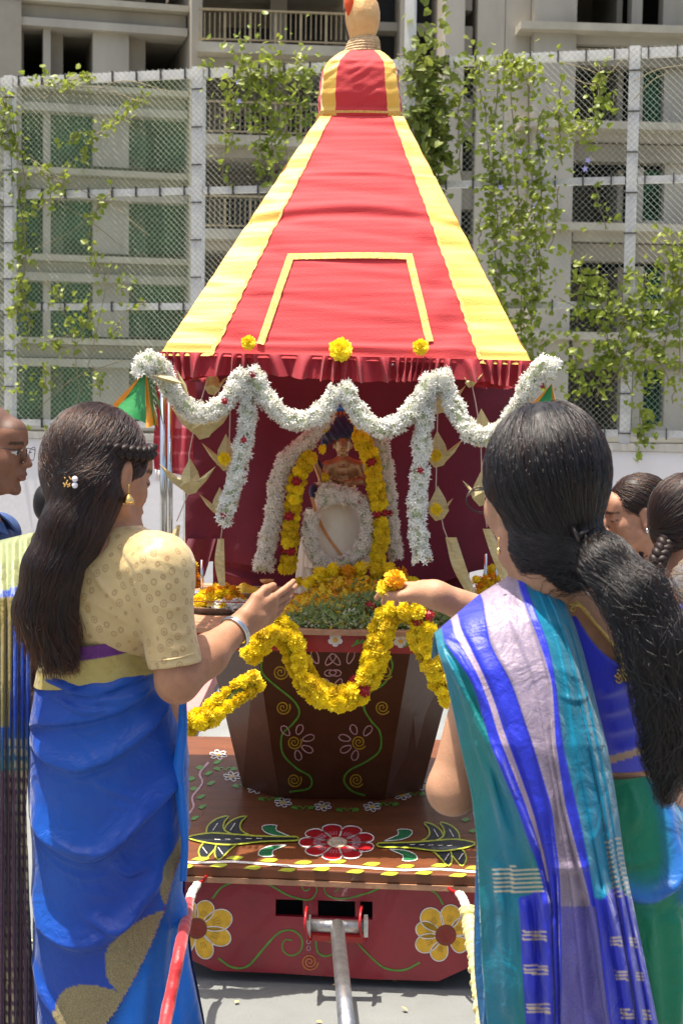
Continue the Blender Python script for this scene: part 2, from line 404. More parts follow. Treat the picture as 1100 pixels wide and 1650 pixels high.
# right wing
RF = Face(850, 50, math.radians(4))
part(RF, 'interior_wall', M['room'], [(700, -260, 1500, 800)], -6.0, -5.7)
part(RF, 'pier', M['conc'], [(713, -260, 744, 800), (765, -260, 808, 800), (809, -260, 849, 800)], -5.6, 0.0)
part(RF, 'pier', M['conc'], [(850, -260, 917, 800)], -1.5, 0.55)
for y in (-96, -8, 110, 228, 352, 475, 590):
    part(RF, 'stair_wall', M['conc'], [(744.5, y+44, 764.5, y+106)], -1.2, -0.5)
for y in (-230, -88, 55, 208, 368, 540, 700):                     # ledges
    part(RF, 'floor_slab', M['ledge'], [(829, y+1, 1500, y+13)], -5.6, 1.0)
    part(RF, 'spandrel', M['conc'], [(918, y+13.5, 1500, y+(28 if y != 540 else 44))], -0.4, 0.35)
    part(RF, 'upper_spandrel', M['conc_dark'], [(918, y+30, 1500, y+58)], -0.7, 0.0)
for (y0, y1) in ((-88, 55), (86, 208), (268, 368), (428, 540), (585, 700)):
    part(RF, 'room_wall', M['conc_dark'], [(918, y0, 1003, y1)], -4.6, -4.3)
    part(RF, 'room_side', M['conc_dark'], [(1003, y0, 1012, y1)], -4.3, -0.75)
    part(RF, 'wall', M['conc'], [(1022, y0, 1039, y1), (1073, y0, 1500, y1)], -0.9, -0.3)
    part(RF, 'window_sill', M['conc'], [(1039, y1-14, 1073, y1)], -0.9, -0.25)
    if y0 > 0: part(RF, 'safety_net', M['net'], [(1040, y0+2, 1072, y1-15)], -0.62, -0.58)

# ================================================================ perimeter wall and fence
def fdist(px):      # distance of the fence along the picture
    h = 545+(615-545)*px/1100.0; return 7085.0/h
FP0, FP1 = P(0, 400, fdist(0)), P(1100, 400, fdist(1100))
fs = nrm((FP1-FP0)*A(1, 1, 0)); FN = A(fs[1], -fs[0], 0); FO = A(FP0[0], FP0[1], 0)
FR = np.stack((fs, -FN, A(0, 0, 1)), 1)
class Fc(Face):
    def __init__(f): f.o, f.s, f.n, f.R = FO, fs, FN, FR
FF = Fc()
def fp(px, py, t=0.0):      # a point on the fence plane, t metres in front of it
    return onplane(px, py, FO+FN*t, FN)
wl_t = thing('perimeter_wall', FO, 'low white painted wall under the tall chain link fence', 'wall')
mb = MB(); s0 = FF.sz(-900, 700)[0]; s1 = FF.sz(2100, 760)[0]; WZ = 1.32
mb.box(FO+fs*(s0+s1)/2+A(0, 0, WZ/2), ((s1-s0)/2, 0.11, WZ/2), FR); mb.build('wall_body', M['wallp'], wl_t)
mb = MB(); mb.box(FO+fs*(s0+s1)/2+A(0, 0, WZ+0.03), ((s1-s0)/2, 0.13, 0.027), FR); mb.build('coping', M['coping'], wl_t)
fence = thing('chain_link_fence', FO+A(0, 0, WZ), 'tall chain link fence on white square posts with creepers on it', 'fence')
def zrail(py_l, py_r):      # height of a rail from its photo rows at px 17 / 1014
    return (FF.sz(17, py_l)[1]+FF.sz(1014, py_r)[1])/2
ZR = [zrail(134, 85), zrail(318, 287), zrail(496, 490), zrail(684, 694)]
posts = [-950, -640, -330, 17, 319, 655, 1014, 1400, 1780]
ps = [FF.sz(p, 400)[0] for p in posts]
for k, s in enumerate(ps):
    c = FO+fs*s; mb = MB(); top = ZR[0]+0.05 if k != 5 else 6.5
    mb.box(c+A(0, 0, (WZ+0.06+top)/2), (0.038 if k != 4 else 0.046, 0.038, (top-WZ-0.06)/2), FR); mb.build('post', M['galv'], fence)
for i in range(len(ps)-1):
    for j, z in enumerate(ZR):
        mb = MB(); a = ps[i]+0.05; b = ps[i+1]-0.05; hh = 0.034 if j == 0 else 0.026
        mb.box(FO+fs*(a+b)/2+A(0, 0, z), ((b-a)/2, 0.028, hh), FR); mb.build('rail', M['galv'], fence)
# chain link wires, one sheet of wire per bay
for i in range(len(ps)-1):
    a, b = ps[i], ps[i+1]; z0, z1 = ZR[3], ZR[0]+0.04; mv = []; st = 0.048
    for sg in (1, -1):
        lo, hi = (a+z0, b+z1) if sg == 1 else (a-z1, b-z0)
        for c in np.arange(math.ceil(lo/st)*st, hi, st):
            # s + sg*z = c
            e = []
            for s in (a, b):
                z = (c-s)*sg
                if z0 <= z <= z1: e.append((s, z))
            for z in (z0, z1):
                s = c-sg*z
                if a < s < b: e.append((s, z))
            if len(e) >= 2:
                e = sorted(e)[0], sorted(e)[-1]; mv.append((e[0], e[1], sg))
    V = []; r = 0.0013
    for (e0, e1, sg) in mv:
        for (s, z) in (e0, e1):
            for k in range(3):
                an = k*2*PI/3; V.append(FO+fs*(s+r*math.cos(an)*0.7)+FN*(0.045+r*math.sin(an)+sg*0.0015)+A(0, 0, z+r*math.cos(an)*0.7*sg))
    n = len(mv); fc = np.concatenate([np.array([[0+k, (k+1) % 3, 3+(k+1) % 3, 3+k] for k in range(3)])+6*q for q in range(n)])
    mk('wire_mesh', np.array(V), fc, M['wire'], fence, smooth=False, kind='stuff')
    tb = MB()
    for z in ZR:
        for s in np.arange(a+0.1, b, 0.21):
            tb.box(FO+fs*s+FN*0.03+A(0, 0, z), (0.004, 0.022, 0.042), FR)
    for z in np.arange(z0, z1, 0.3): tb.box(FO+fs*a+FN*0.03+A(0, 0, z), (0.045, 0.022, 0.004), FR)
    tb.build('wire_ties', M['tie'], fence, kind='stuff')

# fine green shade net tied behind the wires of the left bays
def shademat():
    m = mat('green_shade_net', (0.26, 0.34, 0.14), 0.8, var=0.25, vs=1.5, alpha=.2)
    return m
M['shade'] = shademat()
for i in (2, 3):
    a, b = ps[i]+.04, ps[i+1]-.04; U, V = np.meshgrid(np.linspace(a, b, 20), np.linspace(ZR[3], ZR[0], 30))
    q = FO+fs*U[..., None]-FN*(0.05+.012*np.sin(U*5+V*3))[..., None]; q[..., 2] = V
    mk('shade_net', q.reshape(-1, 3), gridfaces(30, 20), M['shade'], fence)
# ---------------------------------------------------------------- creepers
def leaf_template():
    # heart-like leaf folded along its midrib, lying in xy, tip at +y
    L = [(0, 0, 0), (0.36, -0.1, .06), (0.5, 0.3, .12), (0.3, 0.75, .07), (0, 1.15, -0.08), (-0.3, 0.75, .07), (-0.5, 0.3, .12), (-0.36, -0.1, .06), (0, .5, -.02)]
    return L, [(8, 0, 1), (8, 1, 2), (8, 2, 3), (8, 3, 4), (8, 4, 5), (8, 5, 6), (8, 6, 7), (8, 7, 0)]
LT, LTF = leaf_template()
def vine(label, strands, m, density=105, size=0.043, clumps=(), bare=(), blooms=(), group='creepers climbing the chain link fence'):
    """strands: (x0,y0,x1,y1,spread px, factor) in photo pixels; clumps: (x,y,rx,ry,n)"""
    c0 = fp(*( (strands[0][0], strands[0][1]) if strands else (clumps[0][0], clumps[0][1])), 0.05)
    t = thing('creeper', c0, label, 'creeper', group)
    rng = np.random.default_rng(abs(hash(label)) % 9999 if False else sum(map(ord, label)))
    pos = []; st = MB()
    for (x0, y0, x1, y1, sp, fac) in strands:
        n = 9; tt = np.linspace(0, 1, n); wx = np.cumsum(rng.normal(size=n))*sp*0.28; wx -= wx[0]; wx -= tt*wx[-1]*0.7
        q = [fp(x0+(x1-x0)*u+w, y0+(y1-y0)*u, 0.06+0.05*rng.random()) for u, w in zip(tt, wx)]
        path = smoothpath(q, 40); st.tube(path, 0.0045, 5)
        m_ = int(plen(path)*density*fac*0.62)
        if m_ > 0:
            i = rng.integers(0, 39, m_); clump = 0.5+0.5*np.sin(i*0.7+rng.uniform(0, 6)); i = i[rng.random(m_) < 0.35+0.65*clump]
            pos.append(path[i]+rng.normal(size=(len(i), 3))*A(0.035, 0.03, 0.035)*(0.6+sp/16))
    for (x, y, rx, ry, n) in clumps:
        n = int(n*0.42); g = rng.normal(size=(n, 2))*0.66; pos.append(np.array([fp(x+rx*a, y+ry*b, 0.05+abs(rng.normal())*0.07) for a, b in g]))
    for b in bare:
        q = smoothpath([fp(x, y, 0.05+0.06*rng.random()) for x, y in b], 30); st.tube(q, 0.0032, 4)
    if st.n: st.build('stem', M['stemdry'] if bare and not strands else M['stem'], t, smooth=True, kind='stuff')
    if pos:
        pos = np.concatenate(pos); nn = rng.normal(size=pos.shape)*0.75+FN*0.9+A(0, 0, 0.55)
        R = frames(nn, rng)
        v, f = scatter(LT, LTF, pos, R, size*(0.55+0.75*rng.random(len(pos))))
        mk('leaves', v, f, m, t, smooth=False, kind='stuff')
    for (x, y) in blooms:
        p = fp(x, y, 0.14); fl = [(math.cos(k*PI/5)*(0.022 if k % 2 else 0.010), math.sin(k*PI/5)*(0.022 if k % 2 else 0.010), 0.004 if k % 2 else 0) for k in range(10)]+[(0, 0, -0.006)]
        R = frames(FN[None]+0.3*rng.normal(size=(1, 3)), rng)[0]
        mk('flower', (np.array(fl)*1.25) @ R.T+p, [(k, (k+1) % 10, 10) for k in range(10)], M['bloom'], t, smooth=False)
    return t
g_ = M['leafg']; d_ = M['leafd']
vine('dense light green creeper clump over the top rail left of the canopy', [(385, 110, 372, 235, 8, 1.2), (400, 100, 420, 290, 9, 1.6), (432, 95, 440, 330, 9, 1.7), (455, 95, 462, 250, 9, 1.5), (480, 100, 478, 215, 9, 1.4), (500, 110, 495, 200, 8, 1.2), (368, 170, 360, 285, 6, .9)], g_, 120,
     clumps=[(405, 130, 48, 55, 330), (455, 150, 60, 75, 430), (430, 235, 26, 60, 150)], blooms=[(384, 132), (385, 163)])
vine('bright green creeper tuft lying on the top rail near the left post', [(70, 138, 145, 122, 8, 1.6)], g_, 110, clumps=[(110, 130, 50, 16, 90)], bare=[[(60, 160), (150, 140), (240, 170)], [(150, 150), (200, 130), (280, 150)]])
vine('thin creeper trailing down along the left fence post', [(8, 150, 22, 300, 9, 1.2), (20, 170, 40, 420, 10, 1.3), (30, 300, 30, 520, 9, 1.4), (5, 160, 10, 240, 8, 1.6), (40, 420, 45, 560, 10, 1.4)], g_, 95, clumps=[(10, 190, 22, 45, 60), (30, 235, 18, 40, 50), (30, 450, 20, 60, 120)])
vine('creeper shoot climbing diagonally across the upper left panel', [(232, 148, 195, 190, 5, 1.9), (195, 190, 145, 225, 6, 1.5), (150, 225, 132, 262, 6, 1.4), (110, 228, 130, 210, 5, 1.3)], g_, 130, bare=[[(40, 250), (120, 300), (180, 330), (240, 380)]])
vine('creeper with scattered sprigs in the second left panel', [(60, 270, 100, 300, 9, 1.2), (180, 305, 155, 345, 7, 1.5), (90, 300, 60, 340, 9, 1.0), (150, 345, 148, 400, 7, 1.1), (110, 270, 95, 330, 8, 1.0)], g_, 95, bare=[[(60, 400), (120, 370), (170, 320)], [(100, 330), (150, 360), (200, 400)]])
vine('leafy creeper spreading over the lower left panels', [(150, 405, 168, 450, 8, 1.5), (105, 460, 75, 500, 8, 1.6), (200, 450, 198, 470, 6, 1.8), (145, 480, 130, 540, 12, 1.6), (195, 515, 185, 545, 7, 1.4), (90, 560, 105, 560, 8, 1.5), (60, 560, 125, 535, 10, 1.2), (150, 590, 160, 640, 7, 1.2), (70, 590, 78, 630, 7, 1.3), (235, 485, 205, 500, 6, 1.3)], g_, 115,
     clumps=[(130, 520, 26, 30, 90), (40, 600, 50, 60, 130)], bare=[[(60, 430), (110, 520), (130, 640)], [(180, 420), (150, 560), (120, 660)], [(200, 580), (120, 610), (60, 660)]])
vine('small creeper sprigs hanging down in front of the white wall on the left', [(80, 690, 88, 725, 4, 1.2), (92, 705, 98, 765, 4, 1.0)], g_, 110, size=.045, clumps=[(86, 762, 14, 10, 30)])
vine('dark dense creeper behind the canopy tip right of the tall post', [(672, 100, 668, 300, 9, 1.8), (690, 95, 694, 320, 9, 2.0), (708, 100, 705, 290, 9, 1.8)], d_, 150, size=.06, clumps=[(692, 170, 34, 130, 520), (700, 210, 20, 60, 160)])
vine('long green creeper curtain hanging through the middle right panel', [(745, 150, 742, 290, 9, 1.2), (775, 90, 790, 330, 12, 1.4), (800, 90, 800, 520, 13, 1.5), (825, 95, 840, 560, 14, 1.6), (850, 130, 856, 600, 12, 1.5), (835, 90, 850, 150, 9, 1.6), (870, 180, 862, 480, 12, 1.3), (790, 300, 815, 600, 13, 1.4)], g_, 125,
     clumps=[(800, 110, 70, 28, 240), (825, 300, 50, 90, 330), (845, 430, 50, 110, 560), (850, 540, 36, 60, 200), (755, 165, 20, 12, 40)], blooms=[(838, 244), (873, 218), (947, 258), (942, 272), (862, 332), (806, 302)])
vine('creeper arching through the upper right panel beside the right post', [(965, 105, 958, 195, 6, 1.7), (905, 130, 900, 260, 10, 1.5), (880, 170, 960, 240, 10, 1.6), (950, 190, 940, 225, 6, 1.6), (990, 150, 985, 180, 5, 1.0), (900, 300, 882, 400, 8, 1.1), (958, 300, 975, 370, 7, 1.2)], g_, 115,
     clumps=[(905, 215, 36, 40, 170), (965, 155, 16, 30, 60)], bare=[[(905, 120), (960, 135), (1003, 95)], [(1020, 130), (1060, 112), (1100, 105)], [(1020, 160), (1050, 130), (1075, 118)], [(900, 100), (940, 110), (990, 130)]], blooms=[(980, 200)])
vine('bushy creeper thicket over the lower right panels', [(930, 420, 925, 520, 10, 1.6), (960, 440, 985, 560, 12, 1.8), (1000, 480, 1000, 600, 12, 1.8), (1040, 440, 1030, 620, 14, 1.8), (1080, 390, 1070, 560, 12, 1.7), (1100, 380, 1095, 600, 12, 1.6), (985, 560, 960, 640, 10, 1.4), (1060, 560, 1085, 650, 10, 1.4), (920, 560, 930, 640, 10, 1.2)], g_, 120,
     clumps=[(945, 470, 32, 45, 170), (1020, 500, 45, 60, 380), (1085, 440, 24, 60, 220), (1035, 580, 50, 45, 260), (965, 590, 40, 50, 180)], bare=[[(900, 480), (960, 520), (1020, 640)], [(1100, 520), (1030, 560), (960, 640)], [(930, 600), (880, 570), (840, 600)]])
vine('thin creeper strand hanging over the wall below the right post', [(1032, 650, 1040, 730, 8, 1.5), (1040, 730, 1044, 830, 5, 0.9), (1070, 720, 1071, 860, 3, 0.15), (1030, 672, 1060, 682, 8, 1.3)], g_, 105, size=.045, clumps=[(1038, 715, 14, 34, 60)])
vine('sparse creeper leaves between the canopy and the first column', [(745, 430, 750, 520, 9, .9), (775, 350, 768, 420, 9, 1.0), (610, 110, 655, 130, 5, 1.3), (640, 88, 700, 92, 5, 1.3), (880, 600, 870, 690, 9, .9)], g_, 100, clumps=[(905, 590, 24, 40, 60)], blooms=[(796, 421)])
# ================================================================ chariot materials
M['red_cloth'] = mat('red_canopy_cloth', (0.60, 0.042, 0.048), 0.75, var=0.08, vs=4, bump=0.25, bs=240, sheen=0.15, trans=0.25)
M['frill_cloth'] = mat('crimson_frill_cloth', (0.30, 0.008, 0.018), 0.75, var=0.10, vs=9, bump=0.2, bs=240, sheen=0.1, trans=0.10)
M['yellow_cloth'] = mat('yellow_satin', (0.78, 0.46, 0.055), 0.5, var=0.08, vs=5, bump=0.2, bs=200, sheen=0.4, trans=0.10, col2=(0.84, 0.55, 0.10))
M['gold_rib'] = mat('gold_ribbon', (0.62, 0.36, 0.06), 0.38, 0.25, var=0.3, vs=90, bump=0.6, bs=300, col2=(0.80, 0.58, 0.18))
M['maroon'] = mat('maroon_curtain', (0.125, 0.007, 0.024), 0.85, var=0.12, vs=3, bump=0.25, bs=260, sheen=0.25)
M['steel'] = mat('polished_steel', (0.62, 0.62, 0.60), 0.16, 1.0, var=0.08, vs=12)
M['steelr'] = mat('scratched_steel', (0.50, 0.50, 0.49), 0.34, 0.95, var=0.25, vs=30, bump=0.15, bs=150)
M['deck'] = mat('brown_varnished_board', (0.12, 0.036, 0.012), 0.45, var=0.25, vs=5, bump=0.12, bs=14, coat=0.1, col2=(0.19, 0.058, 0.016), stretch=(1, 3, 1))
M['bowl'] = mat('dark_brown_paint', (0.060, 0.018, 0.008), 0.45, var=0.3, vs=6, bump=0.10, bs=30, coat=0.06, spec=.3, col2=(0.09, 0.03, 0.013))
M['panel'] = mat('crimson_paint', (0.26, 0.010, 0.022), 0.38, var=0.22, vs=5, bump=0.12, bs=40, coat=0.2)
M['rim'] = mat('red_rim_paint', (0.34, 0.02, 0.015), 0.4, var=0.2, vs=8, bump=0.1, bs=50)
M['wood'] = mat('pale_board_edge', (0.42, 0.22, 0.12), 0.6, var=0.25, vs=20, bump=0.2, bs=80)
M['woodd'] = mat('dark_pole_end', (0.16, 0.06, 0.035), 0.6, var=0.3, vs=30, bump=0.3, bs=120)
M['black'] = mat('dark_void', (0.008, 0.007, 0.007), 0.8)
for n_, c_ in dict(p_red=(0.36, 0.008, 0.012), p_white=(0.72, 0.66, 0.60), p_green=(0.10, 0.28, 0.035), p_dgreen=(0.02, 0.16, 0.055), p_black=(0.012, 0.016, 0.022), p_yellow=(0.75, 0.42, 0.02),
                   p_lime=(0.42, 0.45, 0.04), p_pink=(0.52, 0.30, 0.34), p_beige=(0.58, 0.42, 0.26), p_gold=(0.40, 0.24, 0.02), p_brown=(0.20, 0.03, 0.015), p_orange=(0.5, 0.14, 0.03)).items():
    M[n_] = mat('paint_'+n_[2:], c_, 0.4, var=0.18, vs=40, bump=0.2, bs=150)
M['pot'] = mat('gilded_pot', (0.60, 0.30, 0.10), 0.42, 0.35, var=0.25, vs=14, bump=0.3, bs=60, col2=(0.75, 0.45, 0.18))
M['jute'] = mat('cord_binding', (0.52, 0.36, 0.19), 0.8, var=0.3, vs=60, bump=0.6, bs=200)

YC = 5.02                                         # middle of the chariot
car = thing('temple_chariot', (0, YC, 0), 'painted wooden temple chariot with pointed red and yellow cloth canopy between the women', 'chariot')

# ---------------------------------------------------------------- deck
ZD = 0.345
fr = [PZ(262, 1393, ZD), PZ(812, 1413, ZD)]; a_, b_ = fr
bk = [A(-0.66, 4.72, ZD), A(-0.66, 5.9, ZD), A(0.63, 5.9, ZD), A(0.63, 4.76, ZD)]
outl = [a_, b_, bk[3], bk[2], bk[1], bk[0]]
mb = MB(); mb.slab([p-A(0, 0, .03) for p in outl], A(0, 0, .03)); dk = mb.build('deck_board', M['deck'], car)
bv = dk.modifiers.new('edge', 'BEVEL'); bv.width = 0.004; bv.segments = 2
mb = MB(); e_ = nrm(b_-a_)*0.004
mb.slab([a_+e_-A(0, .004, .031), b_-e_-A(0, .004, .031), b_-e_-A(0, .004, .046), a_+e_-A(0, .004, .046)], A(0, 0.03, 0)); mb.build('deck_edge', M['wood'], car)
# front panel with cut corners and slots
PY = a_[1]+0.035
pn = A(nrm(b_-a_)[1], -nrm(b_-a_)[0], 0); pp0 = (a_+b_)/2+A(0, 0.035, 0)
def pf(px, py, o=0.0): return onplane(px, py, pp0+pn*o, pn)
ZT = ZD-0.047
def zfix(p, z): q = p.copy(); q[2] = z; return q
mb = MB()
slot = (444, 600, 1452, 1480)
def rectp(x0, y0, x1, y1): return [pf(x0, y0), pf(x1, y0), pf(x1, y1), pf(x0, y1)]
th = -pn*0.018
def pslab(pts): mb.slab(pts, th)
L0, R0 = 268, 806
pslab([zfix(pf(L0, 1410), ZT), zfix(pf(444, 1410), ZT), pf(444, 1568), pf(345, 1564), pf(L0, 1528)])
pslab([zfix(pf(600, 1410), ZT), zfix(pf(R0, 1410), ZT), pf(R0, 1536), pf(706, 1581), pf(600, 1578)])
pslab([zfix(pf(444.0, 1410), ZT), zfix(pf(600.0, 1410), ZT), pf(600, 1453), pf(444, 1449)])
pslab([pf(444, 1476), pf(600, 1482), pf(600, 1578), pf(444, 1568)])
mb.build('front_panel', M['panel'], car)
for x0, x1 in ((488, 512), (572, 580)):
    mb = MB(); mb.slab([pf(x0, 1448, -.012), pf(x1, 1449, -.012), pf(x1, 1482, -.012), pf(x0, 1480, -.012)], -pn*.02); mb.build('slot_divider', M['panel'], car)
mb = MB(); mb.box((pp0+A(0, 0.12, -0.18)), (0.30, 0.02, 0.11)); mb.build('slot_shade_board', M['black'], car)  # near-black board painting the shade inside the slots
for sx, px in ((-1, L0), (1, R0)):
    p = pf(px, 1500); mb = MB(); mb.slab([zfix(p, ZT), zfix(p, 0.07), zfix(p+A(sx*0.10, 1.5, 0), 0.07), zfix(p+A(sx*0.10, 1.5, 0), ZT)], A(-sx*0.018, 0, 0)); mb.build('side_panel', M['panel'], car)
for x in (-0.5, 0.5):
    for y in (4.72, 5.6):
        mb = MB(); mb.lathe((x, y, 0.075), [(0.02, -.03), (.07, -.028), (.075, -.02), (.075, .02), (.07, .028), (.02, .03)], 20, ax=(1, 0, 0)); mb.build('wheel', M['black'], car)
# drawbar
bar0 = P(543, 1492, 4.13); bar1 = P(563, 1700, 3.2)
db = MB(); db.tube([bar0, bar1], 0.0195, 16); dbo = db.build('drawbar', M['steelr'], car, smooth=True)
mb = MB(); mb.tube([P(500, 1491, 4.14), P(586, 1494, 4.14)], 0.017, 16); mb.build('cross_tube', M['steelr'], dbo, smooth=True)
for x in (497, 589):
    mb = MB(); mb.box(P(x, 1492, 4.14), (0.006, 0.024, 0.024)); mb.build('end_cap', M['steelr'], dbo)
for x in (495, 583):
    mb = MB(); mb.tube(smoothpath([pf(x, 1460, .005), P(x-2, 1468, 4.12), P(x-4, 1495, 4.09), P(x+2, 1513, 4.12), pf(x+6, 1512, .005)], 14), 0.004, 6); mb.build('shackle', M['p_red'], car, smooth=True)
mb = MB(); mb.slab([pf(500, 1503, .002), pf(590, 1507, .002), pf(586, 1516, .002), pf(502, 1512, .002)], pn*.02); mb.build('bracket', M['rim'], car)
# ---------------------------------------------------------------- tapered body
def octa(cx, cy, rx, ry, z, fx): # fx: half width of the front facet
    k = 0.62
    return [A(cx-fx, cy-ry, z), A(cx+fx, cy-ry, z), A(cx+rx, cy-ry*k*.55, z), A(cx+rx, cy+ry*.45, z), A(cx+fx, cy+ry, z), A(cx-fx, cy+ry, z), A(cx-rx, cy+ry*.45, z), A(cx-rx, cy-ry*k*.55, z)]
cxp = P(536, 1200, 5.0)[0]
top = octa(cxp+.0, 5.0, .415, .42, 0.925, .235); bot = octa(cxp, 5.19, .305, .215, ZD+.002, .175)
FN0 = nrm(np.cross(top[1]-top[0], bot[0]-top[0])); FN0 = FN0 if FN0[1] < 0 else -FN0
for i in range(8):
    j = (i+1) % 8; n_ = nrm(np.cross(top[j]-top[i], bot[i]-top[i])); n_ = n_*np.sign(n_ @ ((top[i]+bot[j])/2-A(cxp, 5.05, .6)))
    mb = MB(); mb.slab([top[i], top[j], bot[j], bot[i]], -n_*.014); mb.build('body_board', M['bowl'], car)
# ---------------------------------------------------------------- table
ZTB = 0.985
tf = [PZ(232, 1010, ZTB), PZ(866, 1023, ZTB)]
tp = [tf[0], tf[1], A(tf[1][0]+.03, 4.75, ZTB), A(.66, 5.58, ZTB), A(-.68, 5.58, ZTB), A(tf[0][0]-.03, 4.72, ZTB)]
mb = MB(); mb.slab([p-A(0, 0, .014) for p in tp], A(0, 0, .014)); mb.build('table_board', M['wood'], car)
tn = nrm(A((tf[1]-tf[0])[1], -(tf[1]-tf[0])[0], 0))
in0 = [p+(A(cxp, 5.0, ZTB)-p)*A(.03, .03, 0) for p in tp]
for i in range(6):
    j = (i+1) % 6; p, q = in0[i]-A(0, 0, .0145), in0[j]-A(0, 0, .0145); n_ = nrm(np.cross(q-p, A(0, 0, 1)))
    n_ = n_*np.sign(n_ @ ((p+q)/2-A(cxp, 5.0, ZTB)))
    mb = MB(); mb.slab([p, q, q-A(0, 0, .052), p-A(0, 0, .052)], -n_*.012); mb.build('table_rim', M['rim'], car)
rimp = in0[0]; rn = nrm(A((in0[1]-in0[0])[1], -(in0[1]-in0[0])[0], 0))
# ---------------------------------------------------------------- painted ornament (thin raised coats of paint)
def ribbon(name, pts, w, plane, m, closed=False, lift=0.0015, parent=None, taper=None, label=None):
    """pts in photo pixels along a curve; w width in px; plane(px,py,lift)->point"""
    q = smoothpath(pts, max(8, int(plen(pts)/5)+2)); t = nrm(np.gradient(q, axis=0)); n = np.stack((-t[:, 1], t[:, 0]), 1)
    ww = np.full(len(q), w/2.0) if taper is None else w/2.0*np.interp(np.linspace(0, 1, len(q)), *taper)
    ww = ww*(1+0.10*np.sin(np.arange(len(q))*1.3))
    a = q+n*ww[:, None]; b = q-n*ww[:, None]
    v = [plane(x, y, lift) for x, y in a]+[plane(x, y, lift) for x, y in b]; k = len(q)
    f = [(i, i+1, k+i+1, k+i) for i in range(k-1)]
    return np.array(v), f
def filled(pts, plane, lift=0.0015, smooth=True):
    q = smoothpath(list(pts)+[pts[0]], 40)[:-1] if smooth else np.array(pts, float); c = q.mean(0)
    v = [plane(x, y, lift) for x, y in q]+[plane(c[0], c[1], lift)]; k = len(q)
    return np.array(v), [(i, (i+1) % k, k) for i in range(k)]
class Paint:
    def __init__(s, name, plane, label=None): s.name, s.plane, s.label = name, plane, label; s.by = {}
    def _a(s, vf, m): s.by.setdefault(m, MB()).add(*vf)
    def line(s, pts, w, m, lift=.0015, taper=None): s._a(ribbon('x', pts, w, s.plane, m, lift=lift, taper=taper), m); return s
    def fill(s, pts, m, lift=.0015, smooth=True): s._a(filled(pts, s.plane, lift, smooth), m); return s
    def disc(s, x, y, rx, ry, m, lift=.0015): return s.fill([(x+rx*math.cos(a), y+ry*math.sin(a)) for a in np.linspace(0, 2*PI, 14, endpoint=False)], m, lift)
    def ring(s, x, y, rx, ry, w, m, lift=.002): return s.line([(x+rx*math.cos(a), y+ry*math.sin(a)) for a in np.linspace(0, 2*PI, 17)], w, m, lift)
    def spiral(s, x, y, r, turns, w, m, lift=.002, a0=0, sq=1.0): return s.line([(x+r*(1-u*.85)*math.cos(a0+u*turns*2*PI), y+sq*r*(1-u*.85)*math.sin(a0+u*turns*2*PI)) for u in np.linspace(0, 1, int(10*turns)+2)], w, m, lift)
    def done(s):
        mm = list(s.by); V = []; Fs = []; fm = []; n = 0
        for i, k in enumerate(mm):
            V += s.by[k].v; Fs += [tuple(a+n for a in f) for f in s.by[k].f]; fm += [i]*len(s.by[k].f); n += s.by[k].n
        return mk(s.name, np.concatenate(V), Fs, [M[k] for k in mm], car, False, fm=fm, label=s.label)
def pd(px, py, o=0): return PZ(px, py, ZD+o)
def pbody(px, py, o=0): return onplane(px, py, top[0]+FN0*o, FN0)
def prim(px, py, o=0): return onplane(px, py, rimp+rn*o, rn)
def petal(cx, cy, ang, r0, r1, w, sq=1.0):
    """outline of a petal pointing along ang, in px, squashed vertically by sq"""
    ca, sa = math.cos(ang), math.sin(ang); o = []
    for u, h in ((0, 0.25), (.25, .75), (.6, 1.0), (.88, .7), (1, 0), (.88, -.7), (.6, -1.0), (.25, -.75), (0, -.25)):
        r = r0+(r1-r0)*u; x = r*ca-w*h*sa; y = r*sa+w*h*ca; o.append((cx+x, cy+y*sq))
    return o
# big red flower on the deck
p = Paint('painted_flower', pd, 'big red painted flower with white outlines on the deck')
NP = 9
for k in range(NP):
    a = k*2*PI/NP+0.35; o = []
    for u, t in ((.26, -.5), (.7, -.5), (.92, -.36), (1.0, 0), (.92, .36), (.7, .5), (.26, .5)):
        aa = a+t*2*PI/NP; o.append((543+62*u*math.cos(aa), 1357+29*u*math.sin(aa)))
    p.fill(o, 'p_red', .0012); p.line(o+[o[0]], 1.8, 'p_white', .0022)
    for d in (-.14, 0, .14):
        p.line([(543+62*u*math.cos(a+d), 1357+29*u*math.sin(a+d)) for u in (.42, .62)], 0.9, 'p_pink', .0024)
p.disc(543, 1357, 16, 8.5, 'p_beige', .003)
for k in range(9): p.ring(543+9*math.cos(k*2*PI/9), 1357+5*math.sin(k*2*PI/9), 3, 1.8, .8, 'p_white', .0036)
p.done()
